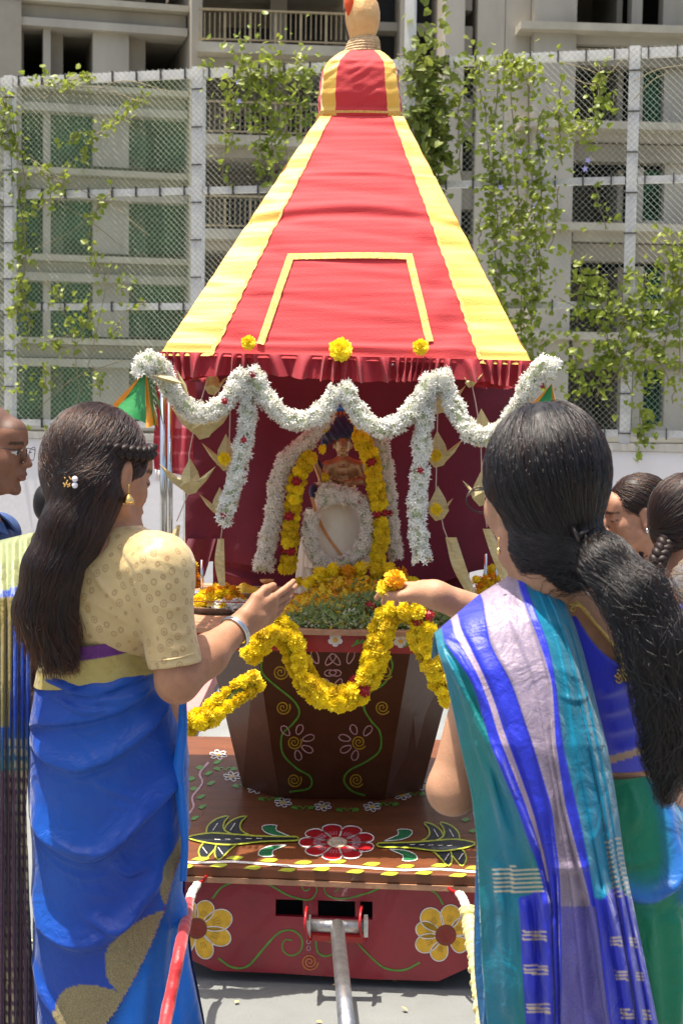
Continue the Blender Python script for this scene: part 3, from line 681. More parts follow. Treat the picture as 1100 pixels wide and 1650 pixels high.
# dark leaf sprays
def spray(s, x0, y0):
    p = Paint('painted_leaf_spray', pd)
    kx = 1.12 if s < 0 else 1.0
    def X(x): return x0+s*x*kx
    leaves = [[(0, -4), (50, -5), (90, -8), (125, -10), (156, -3), (128, 6), (95, 9), (50, 4), (0, 2)],
              [(84, -4), (104, -15), (104, -28), (98, -38), (116, -33), (129, -19), (124, -3)],
              [(62, -3), (80, -15), (80, -28), (72, -38), (90, -33), (103, -19), (98, -3)],
              [(74, 3), (90, 12), (100, 22), (112, 34), (118, 22), (110, 4)],
              [(100, 5), (114, 12), (122, 22), (134, 34), (141, 20), (130, 4)]]
    for i, l in enumerate(leaves):
        pt = [(X(x), y0+y*.98) for x, y in l]; p.fill(pt, 'p_black', .0012+.0007*(5-i)); p.line(pt+[pt[0]], 2.4, 'p_lime', .0015+.0007*(5-i))
    for l in leaves[1:]:
        a, b = l[2], l[-2]; c = ((a[0]+b[0])/2, (a[1]+b[1])/2); p.line([(X(c[0]-3), y0+c[1]*1.1), (X(c[0]+4), y0+c[1]*.6)], 1.3, 'p_white', .0052)
    for i in range(5): p.line([(X(50+15*i), y0-1+i*.4), (X(58+15*i), y0-1.5+i*.4)], .9, 'p_white', .0056)
    p.done()
spray(-1, 478, 1352); spray(1, 610, 1362)
for (x, y, s, q) in ((446, 1338, -1, 1), (440, 1371, -1, -1), (640, 1345, 1, 1), (648, 1378, 1, -1)):
    p = Paint('painted_paisley', pd)
    o = [(x-s*22, y+q*10), (x+s*4, y+q*8), (x+s*20, y+q*2), (x+s*24, y-q*6), (x+s*14, y-q*9), (x-s*0, y-q*8), (x+s*2, y-q*1), (x-s*8, y+q*4)]
    o = [(a, b) for a, b in o]; p.fill(o, 'p_dgreen', .0014); p.line(o+[o[0]], 1.5, 'p_white', .0024); p.done()
# scalloped line with leaves along the deck edge
p = Paint('painted_border', pd); bl = [(262+i*55, 1386+i*2.0+2*math.sin(i*2.1)) for i in range(11)]
p.line(bl, 3.6, 'p_white', .0016)
for i in range(11):
    for dx, s in ((6, -1), (-20, 1)):
        x, y = bl[i][0]+dx, bl[i][1]+s*6; p.fill([(x-15, y+1.5), (x-4, y-3), (x+14, y-2), (x+6, y+3)], 'p_lime', .0020)
p.done()
# chain of little daisies
ch = [(352, 1216), (374, 1251), (412, 1271), (456, 1293), (520, 1299), (599, 1300), (648, 1281), (686, 1267), (712, 1240)]
for (x, y) in ch:
    p = Paint('painted_daisy', pd)
    for k in range(6):
        o = petal(x, y, k*PI/3+.3, 3.5, 15, 3.8, .52); p.line(o+[o[0]], 1.5, 'p_white', .002)
    p.disc(x, y, 3.4, 2, 'p_yellow', .0026); p.done()
for (a, b) in zip(ch[:-1], ch[1:]):
    x, y = (a[0]+b[0])/2, (a[1]+b[1])/2+4; p = Paint('painted_sprig', pd)
    for s in (-1, 1):
        p.line([(x, y+4), (x+s*5, y-1), (x+s*10, y+1), (x+s*9, y+5)], 1.6, 'p_green'); p.fill([(x+s*8, y+2), (x+s*13, y-2), (x+s*19, y+1), (x+s*13, y+4)], 'p_green', .0018)
    p.done()
for s, pts in ((-1, [(336, 1228), (322, 1246), (326, 1262), (310, 1284), (312, 1300), (300, 1318), (296, 1340)]), (1, [(752, 1236), (766, 1256), (760, 1272), (768, 1296), (763, 1312), (775, 1330), (780, 1350)])):
    p = Paint('painted_squiggle', pd); p.line(pts, 3.2, 'p_pink')
    for (x, y) in pts[:-1]: p.fill([(x+7, y+2), (x+13, y-3), (x+21, y-3), (x+14, y+3)], 'p_green', .0018); p.fill([(x-7, y+8), (x-13, y+5), (x-20, y+9), (x-13, y+12)], 'p_green', .0018)
    p.done()
# body ornament
for s in (-1, 1):
    cx = 536
    def X(x): return cx+s*x
    p = Paint('painted_creeper', pbody)
    pts = [(115, 1062), (113, 1085), (92, 1105), (62, 1130), (54, 1150), (66, 1168), (82, 1185), (80, 1215), (58, 1238), (36, 1252), (38, 1270), (70, 1276)] if s < 0 else \
          [(92, 1058), (96, 1075), (84, 1100), (58, 1118), (50, 1140), (62, 1162), (76, 1180), (76, 1208), (56, 1226), (26, 1242), (18, 1258), (30, 1274), (52, 1282)]
    p.line([(X(x), y) for x, y in pts], 3.0, 'p_green'); p.done()
    for (x, y, r) in ((84, 1083, 13), (80, 1140, 12), (62 if s < 0 else 42, 1196, 12), (62 if s < 0 else 38, 1257, 12)):
        p = Paint('painted_spiral', pbody); p.spiral(X(x), y, r, 2.2, 2.2, 'p_gold', a0=.5*s); p.done()
    for (x, y, rr) in ((62 if s < 0 else 42, 1196, ((-2.2, 30), (-1.2, 28), (-.3, 30), (.5, 30), (1.3, 28))), (20, 1082, ((-1.9, 34), (-.9, 34), (.1, 30), (1.1, 32)))):
        p = Paint('painted_petal', pbody)
        for a, r in rr:
            a = a if s < 0 else PI-a
            o = petal(X(x), y, a, 14, r+4, 5.5, .95); p.line(o+[o[0]], 1.8, 'p_pink', .002)
        p.done()
# rim ornament
for x in (372, 424, 540, 645, 706):
    p = Paint('painted_daisy', prim); yy = 1018+(x-310)*.019+9
    for k in range(5):
        o = petal(x, yy, k*2*PI/5+PI/2, 2, 12, 5, .9); p.fill(o, 'p_white', .0016)
    p.disc(x, yy, 4, 3.6, 'p_yellow', .0026); p.done()
for x in (315, 395, 470, 590, 672, 750):
    p = Paint('painted_sprig', prim); yy = 1018+(x-310)*.019+14
    p.line([(x-24, yy+4), (x-8, yy-2), (x+8, yy+2), (x+24, yy-5)], 2.2, 'p_green')
    for k in range(6): p.fill([(x-20+k*7, yy), (x-16+k*7, yy-6), (x-12+k*7, yy-7), (x-14+k*7, yy-1)], 'p_green', .0018)
    p.done()
# front panel ornament
def bigflower(cx, cy, angs, lab):
    p = Paint('painted_flower', pf, lab)
    for a, r, w in angs:
        o = petal(cx, cy, a, 10, r, w, 1.0); p.fill(o, 'p_yellow', .0014); p.line(o+[o[0]], 1.8, 'p_white', .0024)
        for d in (-.12, 0, .12): p.line([(cx+r*u*math.cos(a+d), cy+r*u*math.sin(a+d)) for u in (.45, .65)], 1.0, 'p_gold', .0026)
    p.disc(cx, cy, 17, 17, 'p_brown', .003); p.spiral(cx, cy, 12, 2, 1.6, 'p_red', .0042); p.done()
bigflower(317, 1496, [(-1.15, 48, 15), (-.35, 60, 17), (.35, 58, 15), (1.2, 52, 14), (-2.0, 50, 15), (2.2, 50, 14), (3.1, 45, 14)], 'yellow painted flower on the left end of the front panel')
bigflower(718, 1507, [(-2.3, 54, 17), (-1.35, 50, 16), (-.5, 42, 14), (2.75, 52, 15), (1.95, 44, 14), (3.4, 50, 14), (.6, 40, 13)], 'yellow painted flower on the right end of the front panel')
for pts in ([(342, 1448), (360, 1428), (395, 1418), (430, 1424), (465, 1443), (498, 1450), (510, 1436), (506, 1424), (494, 1420), (486, 1428), (492, 1436), (499, 1432)],
            [(714, 1458), (700, 1438), (668, 1426), (630, 1424), (595, 1438), (555, 1448), (530, 1444), (522, 1430), (530, 1420), (543, 1422), (546, 1432), (538, 1437)],
            [(352, 1544), (375, 1559), (400, 1556), (425, 1528), (448, 1504), (470, 1499), (486, 1512), (484, 1532), (468, 1540), (455, 1530), (458, 1515), (470, 1515)],
            [(676, 1551), (650, 1563), (620, 1560), (595, 1540), (572, 1516)],
            [(508, 1514), (512, 1534), (525, 1541), (538, 1534), (536, 1520), (524, 1516)]):
    p = Paint('painted_scroll', pf); p.line(pts, 3.0, 'p_green', taper=((0, .3, 1), (1, 1.1, .7))); p.done()
p = Paint('painted_spiral', pf); p.spiral(499, 1550, 14, 2.4, 2.4, 'p_orange'); p.done()
p = Paint('painted_drop', pf)
for dy in (0, 11): p.ring(497, 1517+dy, 3, 4, 1.2, 'p_pink')
p.done()
# ---------------------------------------------------------------- posts
for (x, y0, y1, Y, r) in ((264, 600, 1010, 4.50, .0105), (274.5, 600, 1000, 4.58, .008), (843, 600, 1015, 4.50, .0105), (833, 600, 1010, 4.58, .008)):
    a = P(x, y0, Y); b = zfix(P(x, y1, Y), ZTB+.0005)
    b[0] = a[0]+(a[2]-b[2])*0.004; mb = MB(); mb.tube([b, a], r, 14); mb.lathe(b, [(r*2.2, 0), (r*2.2, .006), (r*1.2, .012)], 14); mb.build('post', M['steel'], car, smooth=True)
for x in (-.56, .56):
    mb = MB(); mb.tube([A(x, 5.5, ZTB), A(x, 5.5, 1.8)], .010, 12); mb.build('post', M['steel'], car, smooth=True)
for (x, y) in ((235, 592), (884, 598)):
    a = P(x, y, 4.28); b = A(a[0]*.93, 5.4, a[2]-.01); mb = MB(); mb.tube([a, a+(b-a)*.995, b], [.0145, .0145, .012], 14); mb.build('carrying_pole', M['woodd'], car, smooth=True)
mb = MB(); mb.tube([P(228, 592, 4.44)+A(.02, 0, .016), P(884, 598, 4.44)+A(-.02, 0, .016)], .0085, 10); mb.build('cross_rod', M['steel'], car, smooth=True)
# ---------------------------------------------------------------- canopy
E0, E1 = P(257, 573, 4.42), P(857, 588, 4.42); K0, K1 = P(515, 186, 4.90), P(650, 188, 4.90)
dE, dK = 1.14, 0.27
ea = [E0, E1, E1+A(-.09, dE, 0), E0+A(.09, dE, 0)]; ka = [K0, K1, K1+A(-.03, dK, 0), K0+A(.03, dK, 0)]
def canopy_face(i, u, v):
    """u along the eave 0..1, v up 0..1; returns points"""
    j = (i+1) % 4
    lo = ea[i]+(ea[j]-ea[i])*u[..., None]; hi = ka[i]+(ka[j]-ka[i])*u[..., None]
    p = lo+(hi-lo)*v[..., None]
    n = nrm(np.cross(ea[j]-ea[i], ka[i]-ea[i])); n = n*np.sign(n @ (ea[i]-A(0, YC, 1.7)))
    edge = 4*u*(1-u); p = p+n*(0.030*np.sin(PI*v)*(1-v*.4)*4*u*(1-u)*(1.0 if i == 0 else -.2))[..., None]
    q = p*A(3, 3, 9)
    w = 0.0028*vnoise(p*A(9, 9, 26), 3+i)*(1-edge*.6)+0.0035*vnoise(p*A(4, 4, 60), 8+i)+.009*np.exp(-((v-.56-.03*np.sin(u*3))/.022)**2)*(.4+edge*.6)-.006*np.exp(-((v-.53-.03*np.sin(u*3))/.02)**2)+.0045*np.sin(v*38+u*16)*np.exp(-((u-.20)/.05)**2)*(1-v)+.0045*np.sin(v*41-u*16)*np.exp(-((u-.80)/.05)**2)*(1-v)+0.0025*np.sin(v*55+3*u)*np.exp(-((u-.12)/.09)**2)+0.0025*np.sin(v*48+1+2*u)*np.exp(-((u-.88)/.09)**2)
    w = w+0.006*np.exp(-((v-.045)/.012)**2)+0.004*np.exp(-((v-.735)/.008)**2)
    return p+n*w[..., None]
for i in range(4):
    nr = 150 if i == 0 else 40
    for nm, u0, u1, m in (('yellow_strip', 0, .135, 'yellow_cloth'), ('red_panel', .1352, .8648, 'red_cloth'), ('yellow_strip', .865, 1, 'yellow_cloth')):
        nc = max(6, int((110 if i == 0 else 30)*(u1-u0))); U, V = np.meshgrid(np.linspace(u0, u1, nc), np.linspace(0, 1, nr))
        if nm == 'yellow_strip': # slight wavy hem next to the red
            U = U+(0.0008*np.sin(V*60))*((U > .1) & (U < .9))
        mk(nm, canopy_face(i, U, V).reshape(-1, 3), gridfaces(nr, nc), M[m], car)
    for u0 in (.131, .859):                                       # gold piping
        U, V = np.meshgrid(np.linspace(u0, u0+.012, 3), np.linspace(0, 1, 90)); U = U+.0016*np.sign(np.sin(V*150))
        pts = canopy_face(i, U, V); n = nrm(np.cross(ea[(i+1) % 4]-ea[i], ka[i]-ea[i])); n = n*np.sign(n @ (ea[i]-A(0, YC, 1.7)))
        mk('gold_piping', (pts+n*.003).reshape(-1, 3), gridfaces(90, 3), M['gold_rib'], car)
def cpy(px, py):   # pixel -> (u,v) on the front face -> point
    u, v = .5, .3
    for _ in range(12):
        q = canopy_face(0, np.array(u), np.array(v)); x, y = proj(q); u += (px-x)/(600*(1-v)+135*v)*.8; v += (y-py)/395*.8
    return u, v
def canopy_ribbon(pts, w, name):
    uv = np.array([cpy(*q) for q in pts]); rows = []
    n = nrm(np.cross(ea[1]-ea[0], ka[0]-ea[0])); n = n*np.sign(n @ (ea[0]-A(0, YC, 1.7)))
    path = np.concatenate([np.linspace(uv[i], uv[i+1], 40) for i in range(len(uv)-1)])
    c = canopy_face(0, path[:, 0], path[:, 1]); t = nrm(np.gradient(c, axis=0)); s = nrm(np.cross(t, n))
    V = np.stack([c+s*w/2+n*.005, c+n*.007, c-s*w/2+n*.005], 1).reshape(-1, 3); mk(name, V, gridfaces(len(c), 3), M['gold_rib'], car)
canopy_ribbon([(419, 556), (468, 415)], .022, 'gold_ribbon'); canopy_ribbon([(463, 415), (664, 415)], .022, 'gold_ribbon'); canopy_ribbon([(659, 415), (692, 552)], .022, 'gold_ribbon')
# frill round the eave
for i in range(4):
    j = (i+1) % 4; n = nrm(np.cross(ea[j]-ea[i], A(0, 0, 1))); n = n*np.sign(n @ (ea[i]-A(0, YC, 1.7)))
    nc = 520 if i == 0 else 200; nr = 14; U, V = np.meshgrid(np.linspace(-.004, 1.004, nc), np.linspace(0, 1, nr))
    base = ea[i]+(ea[j]-ea[i])*U[..., None]
    ph = 2*PI*(25*U+1.9*np.sin(U*9+i)+.8*np.sin(U*27)); pl = np.sin(ph)+.35*np.sin(2.3*ph+1)
    out = (.003+.019*V**.6)*pl*(1-.5*np.exp(-V*9))+.014*V+.010*V*np.sin(U*17)
    ln = .068*(1+.10*np.sin(U*13+1)+.05*pl)
    sag = -.012*np.sin(PI*np.clip(U, 0, 1))
    pts = base+n*out[..., None]+A(0, 0, 1)*(sag*0+.012-V*ln)[..., None]+(nrm(ea[j]-ea[i]))*(.010*V*np.cos(ph)+.012*V*np.sin(U*23+1))[..., None]
    mk('frill', pts.reshape(-1, 3), gridfaces(nr, nc), M['frill_cloth'], car)
# neck of the canopy
prof = [(186, 515, 650, 4.90), (178, 511, 651, 4.895), (172, 513, 649, 4.90), (150, 512, 648, 4.89), (125, 515, 644, 4.895), (108, 518, 643, 4.90), (97, 524, 639, 4.91), (89, 536, 630, 4.93), (80, 552, 614, 4.97)]
rows = []; nn = 61
for (py, l, r, Y) in prof:
    cx = P((l+r)/2, py, Y)[0]; hw = (r-l)/2*Y/F; z = P((l+r)/2, py, Y)[2]; cyy = 5.035
    hd = cyy-Y; row = []
    for k in range(nn*4):
        a = k/(nn*4.0)*2*PI-PI*.75; c, s = math.cos(a), math.sin(a); e = max(abs(c), abs(s))**.75
        row.append((cx+hw*c/e*.98, cyy+hd*s/e, z))
    rows.append(row)
rows = np.array(rows); fine = []
tt = np.linspace(0, len(prof)-1, 50)
for t in tt:
    i = min(int(t), len(prof)-2); fine.append(rows[i]+(rows[i+1]-rows[i])*(t-i))
fine = np.array(fine); cc = fine.mean(1, keepdims=True); nd = nrm(fine-cc)
fine = fine+nd*(.004*vnoise(fine*A(24, 24, 30), 5)+.003*vnoise(fine*60, 6))[..., None]
nk = nn*4; f_ = gridfaces(len(fine), nk, True)
side = ((f_[:, 0] % nk)/nk); corner = np.abs(((side*4+.0) % 1.0)-0.5) > .36
mk('canopy_neck', fine.reshape(-1, 3), f_, [M['red_cloth'], M['yellow_cloth']], car, fm=corner.astype(int))
mb = MB()
for k in range(4):
    i0 = k; q0, q1 = fine[4][k*nn], fine[4][((k+1)*nn) % nk]; 
band = fine[3:7]; nb = nd[3:7]; mk('neck_band', (band+nb*.004).reshape(-1, 3), gridfaces(4, nk, True), M['gold_rib'], car)
# finial
pc = P(583, 80, 5.03); kx = P(585, 30, 5.03)
fin = MB(); fin.tube(smoothpath([pc+A(-.035, -.02, .0), pc+A(0, 0, .012), pc+A(.03, -.02, .0)], 8), .004, 6)
zz = pc[2]-.012
mb = MB()
for k, (r, dz) in enumerate(((.056, .0), (.054, .009), (.052, .018), (.050, .027), (.047, .035), (.043, .042))):
    a = np.linspace(0, 2*PI, 33); mb.tube(np.stack((pc[0]+.004*k*.3+r*np.cos(a), pc[1]+r*np.sin(a), zz+dz+.004*np.cos(a)+0*a), 1), .0062, 6, cap=False)
mb.build('cord_binding', M['jute'], car, smooth=True)
mb = MB(); mb.lathe((kx[0]-.002, 5.03, pc[2]+.02), [(.028, -.02), (.036, .0), (.040, .012), (.046, .032), (.053, .055), (.0565, .078), (.056, .10), (.050, .125), (.040, .143), (.025, .156), (.006, .162)], 28); mb.build('finial_pot', M['pot'], car, smooth=True)
mb = MB(); q = P(563, 6, 5.0); mb.lathe(q, [(.004, -.04), (.014, -.02), (.018, 0), (.012, .03), (.003, .05)], 10); mb.build('orange_tuft', mat('orange_cloth', (.8, .12, .03), .7, trans=.3), car, smooth=True)
mb = MB(); mb.tube([P(553, 28, 4.98), P(561, 62, 4.97)], .003, 6); mb.build('finial_wire', M['black'], car)
# curtains
def curtain(name, p0, p1, z0, z1, amp, waves, seed, nrow=60, ncol=160, flare=0.0, hem=None):
    U, V = np.meshgrid(np.linspace(0, 1, ncol), np.linspace(0, 1, nrow)); d = nrm((p1-p0)*A(1, 1, 0)); n = A(d[1], -d[0], 0)
    b = p0+(p1-p0)*U[..., None]; zb = z0 if hem is None else z0+hem(U)
    z = z1+(zb-z1)*V
    w = amp*(np.sin(U*waves*2*PI+seed)+.4*np.sin(U*waves*5.1+seed*2))*(.35+.65*V)+.012*vnoise(np.stack((U*3, V*3, U*0), -1)*2, seed)
    p = b+n*(w+flare*V)[..., None]; p[..., 2] = z
    return mk(name, p.reshape(-1, 3), gridfaces(nrow, ncol), M['maroon'], car)
zc1 = E0[2]-.0
curtain('back_curtain', P(300, 700, 5.46), P(836, 700, 5.46), ZTB+.065, 1.80, .009, 5, 1, hem=lambda u: .03*np.sin(u*7)+.012*np.sin(u*23))
curtain('lower_curtain', P(345, 700, 5.50), P(760, 700, 5.50), ZTB+.001, 1.25, .006, 6, 4)
#curtain('side_curtain', P(312, 700, 4.80)+A(.0, 0, 0), P(300, 700, 5.44), 1.25, 1.80, .008, 3, 2, 40, 60)
#curtain('side_curtain', P(826, 700, 4.80), P(834, 700, 5.44), 1.25, 1.80, .008, 3, 3, 40, 60)
# flared lower left corner of the back curtain
U, V = np.meshgrid(np.linspace(0, 1, 30), np.linspace(0, 1, 20))
pts = np.array([[P(285+(330-285)*u+18*(1-v), 868+(928-868)*v, 5.44-.02*math.sin(u*6)) for u in np.linspace(0, 1, 30)] for v in np.linspace(0, 1, 20)])
mk('curtain_corner', pts.reshape(-1, 3), gridfaces(20, 30), M['maroon'], car)
# ceiling lining under the canopy
mb = MB(); zt = 1.79; mb.slab([A(E0[0]+.02, 4.46, zt), A(E1[0]-.02, 4.46, zt), A(E1[0]-.03, 5.5, zt), A(E0[0]+.03, 5.5, zt)], A(0, 0, .006)); pass
# rear railing with marigolds seen past the right of the table
for x in (781, 799, 822):
    mb = MB(); a = PZ(x, 968, ZTB); mb.tube([A(a[0], 5.2, ZTB), A(a[0], 5.2, ZTB+.16)], .006, 8); mb.lathe(A(a[0], 5.2, ZTB), [(.016, 0), (.016, .006), (.008, .01)], 12); mb.build('railing_post', M['steel'], car, smooth=True)
for x in (286, 302, 318):
    mb = MB(); a = PZ(x, 968, ZTB); mb.tube([A(a[0], 5.25, ZTB), A(a[0], 5.25, ZTB+.12)], .006, 8); mb.lathe(A(a[0], 5.25, ZTB), [(.016, 0), (.016, .006), (.008, .01)], 12); mb.build('railing_post', M['steel'], car, smooth=True)
# ================================================================ flowers
M['jas'] = mat('jasmine_white', (0.80, 0.79, 0.72), 0.6, var=0.04, vs=40, trans=0.25)
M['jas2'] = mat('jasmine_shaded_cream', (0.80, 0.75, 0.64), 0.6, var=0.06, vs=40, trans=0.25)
M['jcore'] = mat('jasmine_stems', (0.42, 0.46, 0.26), 0.8, var=0.4, vs=60)
M['mari'] = mat('marigold_yellow', (0.88, 0.69, 0.02), 0.65, var=0.10, vs=50, trans=0.25, objrand=.14)
M['mario'] = mat('marigold_orange', (0.82, 0.40, 0.010), 0.65, var=0.15, vs=50, trans=0.2, objrand=.16)
M['rose'] = mat('red_rose', (0.36, 0.010, 0.018), 0.55, var=0.2, vs=60, trans=0.15)
M['greenl'] = mat('green_foliage', (0.12, 0.24, 0.045), 0.5, var=0.4, vs=30, trans=0.3)
M['dkcore'] = mat('garland_core_green', (0.14, 0.17, 0.03), 0.8, var=0.3, vs=60)
M['palm'] = mat('dried_palm_leaf', (0.60, 0.50, 0.24), 0.5, var=0.14, vs=25, bump=0.25, bs=90, trans=0.25, stretch=(1, 1, 6))
M['thread'] = mat('cotton_thread', (0.55, 0.42, 0.35), 0.8)
M['ribg'] = mat('green_satin', (0.02, 0.26, 0.06), 0.4, var=0.1, vs=6, bump=.1, bs=60, sheen=.3, trans=.2)
M['ribo'] = mat('orange_satin', (0.80, 0.30, 0.01), 0.4, var=0.1, vs=6, bump=.1, bs=60, sheen=.3, trans=.2)
# jasmine bloom: five narrow petals
JT = [(0, 0, 0)]; JF = []
for k in range(5):
    a = k*2*PI/5; b = .42
    JT += [(.5*math.cos(a-b), .5*math.sin(a-b), .45), (1.05*math.cos(a), 1.05*math.sin(a), .50), (.5*math.cos(a+b), .5*math.sin(a+b), .45)]
    JF.append((0, 1+3*k, 2+3*k, 3+3*k))
def arcpath(pts, ds):
    q = smoothpath(pts, 60); return smoothpath(q[::3], max(6, int(plen(q)/ds)))
def jasmine(label, pts, r=0.027, m='jas', group='jasmine garlands', size=.0115, dens=1.0, parent=None, name='jasmine_garland', accents=(), rfun=None):
    path = arcpath(pts, 0.0075); n = len(path); rr = r*(1+.13*np.sin(np.arange(n)*.55)+.07*np.sin(np.arange(n)*1.7+1))
    if rfun is not None: rr = rr*np.interp(np.linspace(0, 1, n), *rfun)
    t = thing(name, path[0], label, 'garland', group) if parent is None else parent
    mb = MB(); mb.tube(path, rr*.74, 9); mb.build('stem_core', M['jcore'], t, smooth=True)
    tg = nrm(np.gradient(path, axis=0)); k = int(17*dens*r/.027)
    u = nrm(np.cross(tg, A(.3, .9, .31))); w = np.cross(tg, u)
    a = RNG.uniform(0, 2*PI, (n, k)); d = np.cos(a)[..., None]*u[:, None]+np.sin(a)[..., None]*w[:, None]
    rad = rr[:, None]*(.72+.34*RNG.random((n, k)))
    pos = path[:, None]+d*rad[..., None]+tg[:, None]*RNG.uniform(-.006, .006, (n, k, 1)); nn = d+.45*RNG.normal(size=d.shape)
    v, f = scatter(JT, JF, pos.reshape(-1, 3), frames(nn.reshape(-1, 3)), size*(.75+.5*RNG.random(n*k)))
    mk('blossoms', v, f, M[m], t, smooth=False, kind='stuff')
    for (s, mm) in accents:
        i = int(s*(n-1)); p0 = path[i]+A(0, -1, 0)*rr[i]*1.0
        place('rose_bloom', ROSE, p0, t, (math.radians(90), 0, RNG.uniform(0, 6)), .75)
    return t
def petal_ball(name, r, m, rings, ruffle=.12, seed=0):
    rng = np.random.default_rng(seed); V = []; Fs = []
    for (el, cnt, ln) in rings:
        for k in range(cnt):
            a = (k+rng.random()*.6)*2*PI/cnt; e = math.radians(el+rng.uniform(-7, 7)); d = A(math.cos(a)*math.cos(e), math.sin(a)*math.cos(e), math.sin(e))
            s = A(-math.sin(a), math.cos(a), 0); up = np.cross(d, s); w = .20*rng.uniform(.8, 1.25); L = ln*rng.uniform(.9, 1.1); i = len(V)
            V += [d*.35*L-s*w*.35, d*.35*L+s*w*.35, d*.85*L+s*w+up*rng.uniform(-ruffle, ruffle), d*1.0*L+up*rng.uniform(-ruffle, ruffle), d*.85*L-s*w+up*rng.uniform(-ruffle, ruffle)]
            Fs += [(i, i+1, i+2, i+3, i+4)]
    i = len(V); n = 7     # inner body
    for z, q in ((-.55, .3), (-.2, .62), (.25, .62), (.6, .3)):
        for k in range(n): V.append(A(q*math.cos(k*2*PI/n), q*math.sin(k*2*PI/n), z))
    for j in range(3):
        for k in range(n): Fs.append((i+j*n+k, i+j*n+(k+1) % n, i+(j+1)*n+(k+1) % n, i+(j+1)*n+k))
    Fs += [tuple(i+k for k in range(n-1, -1, -1)), tuple(i+3*n+k for k in range(n))]
    return fastmesh(name, np.array(V)*r, Fs, False, None, [M[m]])
RG = [(-25, 13, 1), (-5, 15, 1.02), (14, 15, 1.0), (33, 12, .98), (52, 10, .94), (70, 7, .9), (86, 3, .86)]
MARI = [petal_ball('marigold', .027, 'mari', RG, seed=i) for i in range(3)]
MARO = [petal_ball('orange_marigold', .027, 'mario', RG, seed=10+i) for i in range(2)]
ROSE = petal_ball('rose_bloom', .018, 'rose', [(-10, 6, 1), (20, 6, .95), (45, 5, .85), (70, 4, .7)], .05, 5)
def rot_to(n, spin):
    n = nrm(n); u = nrm(np.cross(n, A(.2, .3, .93))); w = np.cross(n, u)
    c, s = math.cos(spin), math.sin(spin); return np.stack((u*c+w*s, w*c-u*s, n), 1)
def marigolds(label, pts, r=.026, fr=.027, step=.027, per=3, meshes=None, roses=(), group='marigold garlands', name='marigold_garland', cat='garland', alt=None):
    meshes = meshes or MARI; path = arcpath(pts, step); n = len(path); tg = nrm(np.gradient(path, axis=0))
    t = thing(name, path[0], label, cat, group); mb = MB(); mb.tube(path, r*.5, 8); mb.build('stem_core', M['dkcore'], t, smooth=True)
    u = nrm(np.cross(tg, A(.1, -.95, .2))); w = np.cross(tg, u)
    for i in range(n):
        a0 = RNG.uniform(0, 6.3) if per > 2 else i*1.2
        for k in range(per):
            a = a0+k*2*PI/per+RNG.uniform(-.3, .3); d = u[i]*math.cos(a)+w[i]*math.sin(a)
            if any(abs(i-ri) < .5 for ri in roses) and d[1] < .3:
                place('rose_bloom', ROSE, path[i]+d*r*.8, t, rot_to(d, RNG.uniform(0, 6)), 1.25*fr/.027); continue
            ms = alt if (alt and RNG.random() < .22) else meshes
            place('marigold', ms[int(RNG.integers(len(ms)))], path[i]+d*r*.62+tg[i]*RNG.uniform(-.005, .005), t, rot_to(d+.35*RNG.normal(size=3), RNG.uniform(0, 6)), fr/.027*RNG.uniform(.85, 1.12))
    return t
def PP(lst, Y): return [P(x, y, (Y[i] if isinstance(Y, (list, tuple)) else Y)) for i, (x, y) in enumerate(lst)]

# ---- white jasmine swags under the frill
jasmine('white jasmine swag looping from the left pole end to the first peak', PP([(231, 604), (231, 588), (243, 580), (257, 592), (272, 622), (300, 655), (332, 667), (366, 645), (388, 612), (402, 596)], [4.22, 4.22, 4.22, 4.24, 4.30, 4.34, 4.36, 4.36, 4.36, 4.36]), .0238, accents=[(.8, 0)])
jasmine('white jasmine swag between the left peak and the middle peak', PP([(404, 596), (428, 640), (462, 674), (500, 676), (530, 650), (547, 622)], 4.36), .0235, accents=[(.05, 0)])
jasmine('white jasmine swag between the middle peak and the right peak', PP([(551, 622), (574, 662), (610, 690), (650, 676), (682, 634), (700, 600)], 4.36), .0235)
jasmine('white jasmine swag looping from the right peak to the right pole end', PP([(708, 600), (728, 648), (752, 690), (782, 706), (812, 690), (838, 650), (856, 612), (876, 590), (893, 594), (893, 606)], [4.36, 4.36, 4.34, 4.32, 4.30, 4.28, 4.24, 4.22, 4.22, 4.22]), .0238)
jasmine('white jasmine tail hanging straight from the left peak of the swags', PP([(400, 612), (398, 680), (388, 740), (374, 790), (356, 850)], 4.37), .0205, accents=[(.42, 0), (.95, 0)])
jasmine('white jasmine tail hanging straight from the right peak of the swags', PP([(694, 612), (682, 690), (676, 760), (672, 840), (681, 912)], 4.37), .0215, accents=[(.5, 0)])
# ---- three single marigolds pinned to the canopy hem
for (x, y, s, lab) in ((400, 552, .85, 'small yellow marigold pinned to the left end of the canopy hem'), (548, 563, 1.35, 'large yellow marigold pinned to the middle of the canopy hem'), (677, 559, .95, 'small yellow marigold pinned to the right end of the canopy hem')):
    o = place('marigold', MARI[0], P(x, y, 4.41), None, (math.radians(75), 0, 0), .95*s); T(o, lab, 'flower', 'marigolds on the canopy hem')
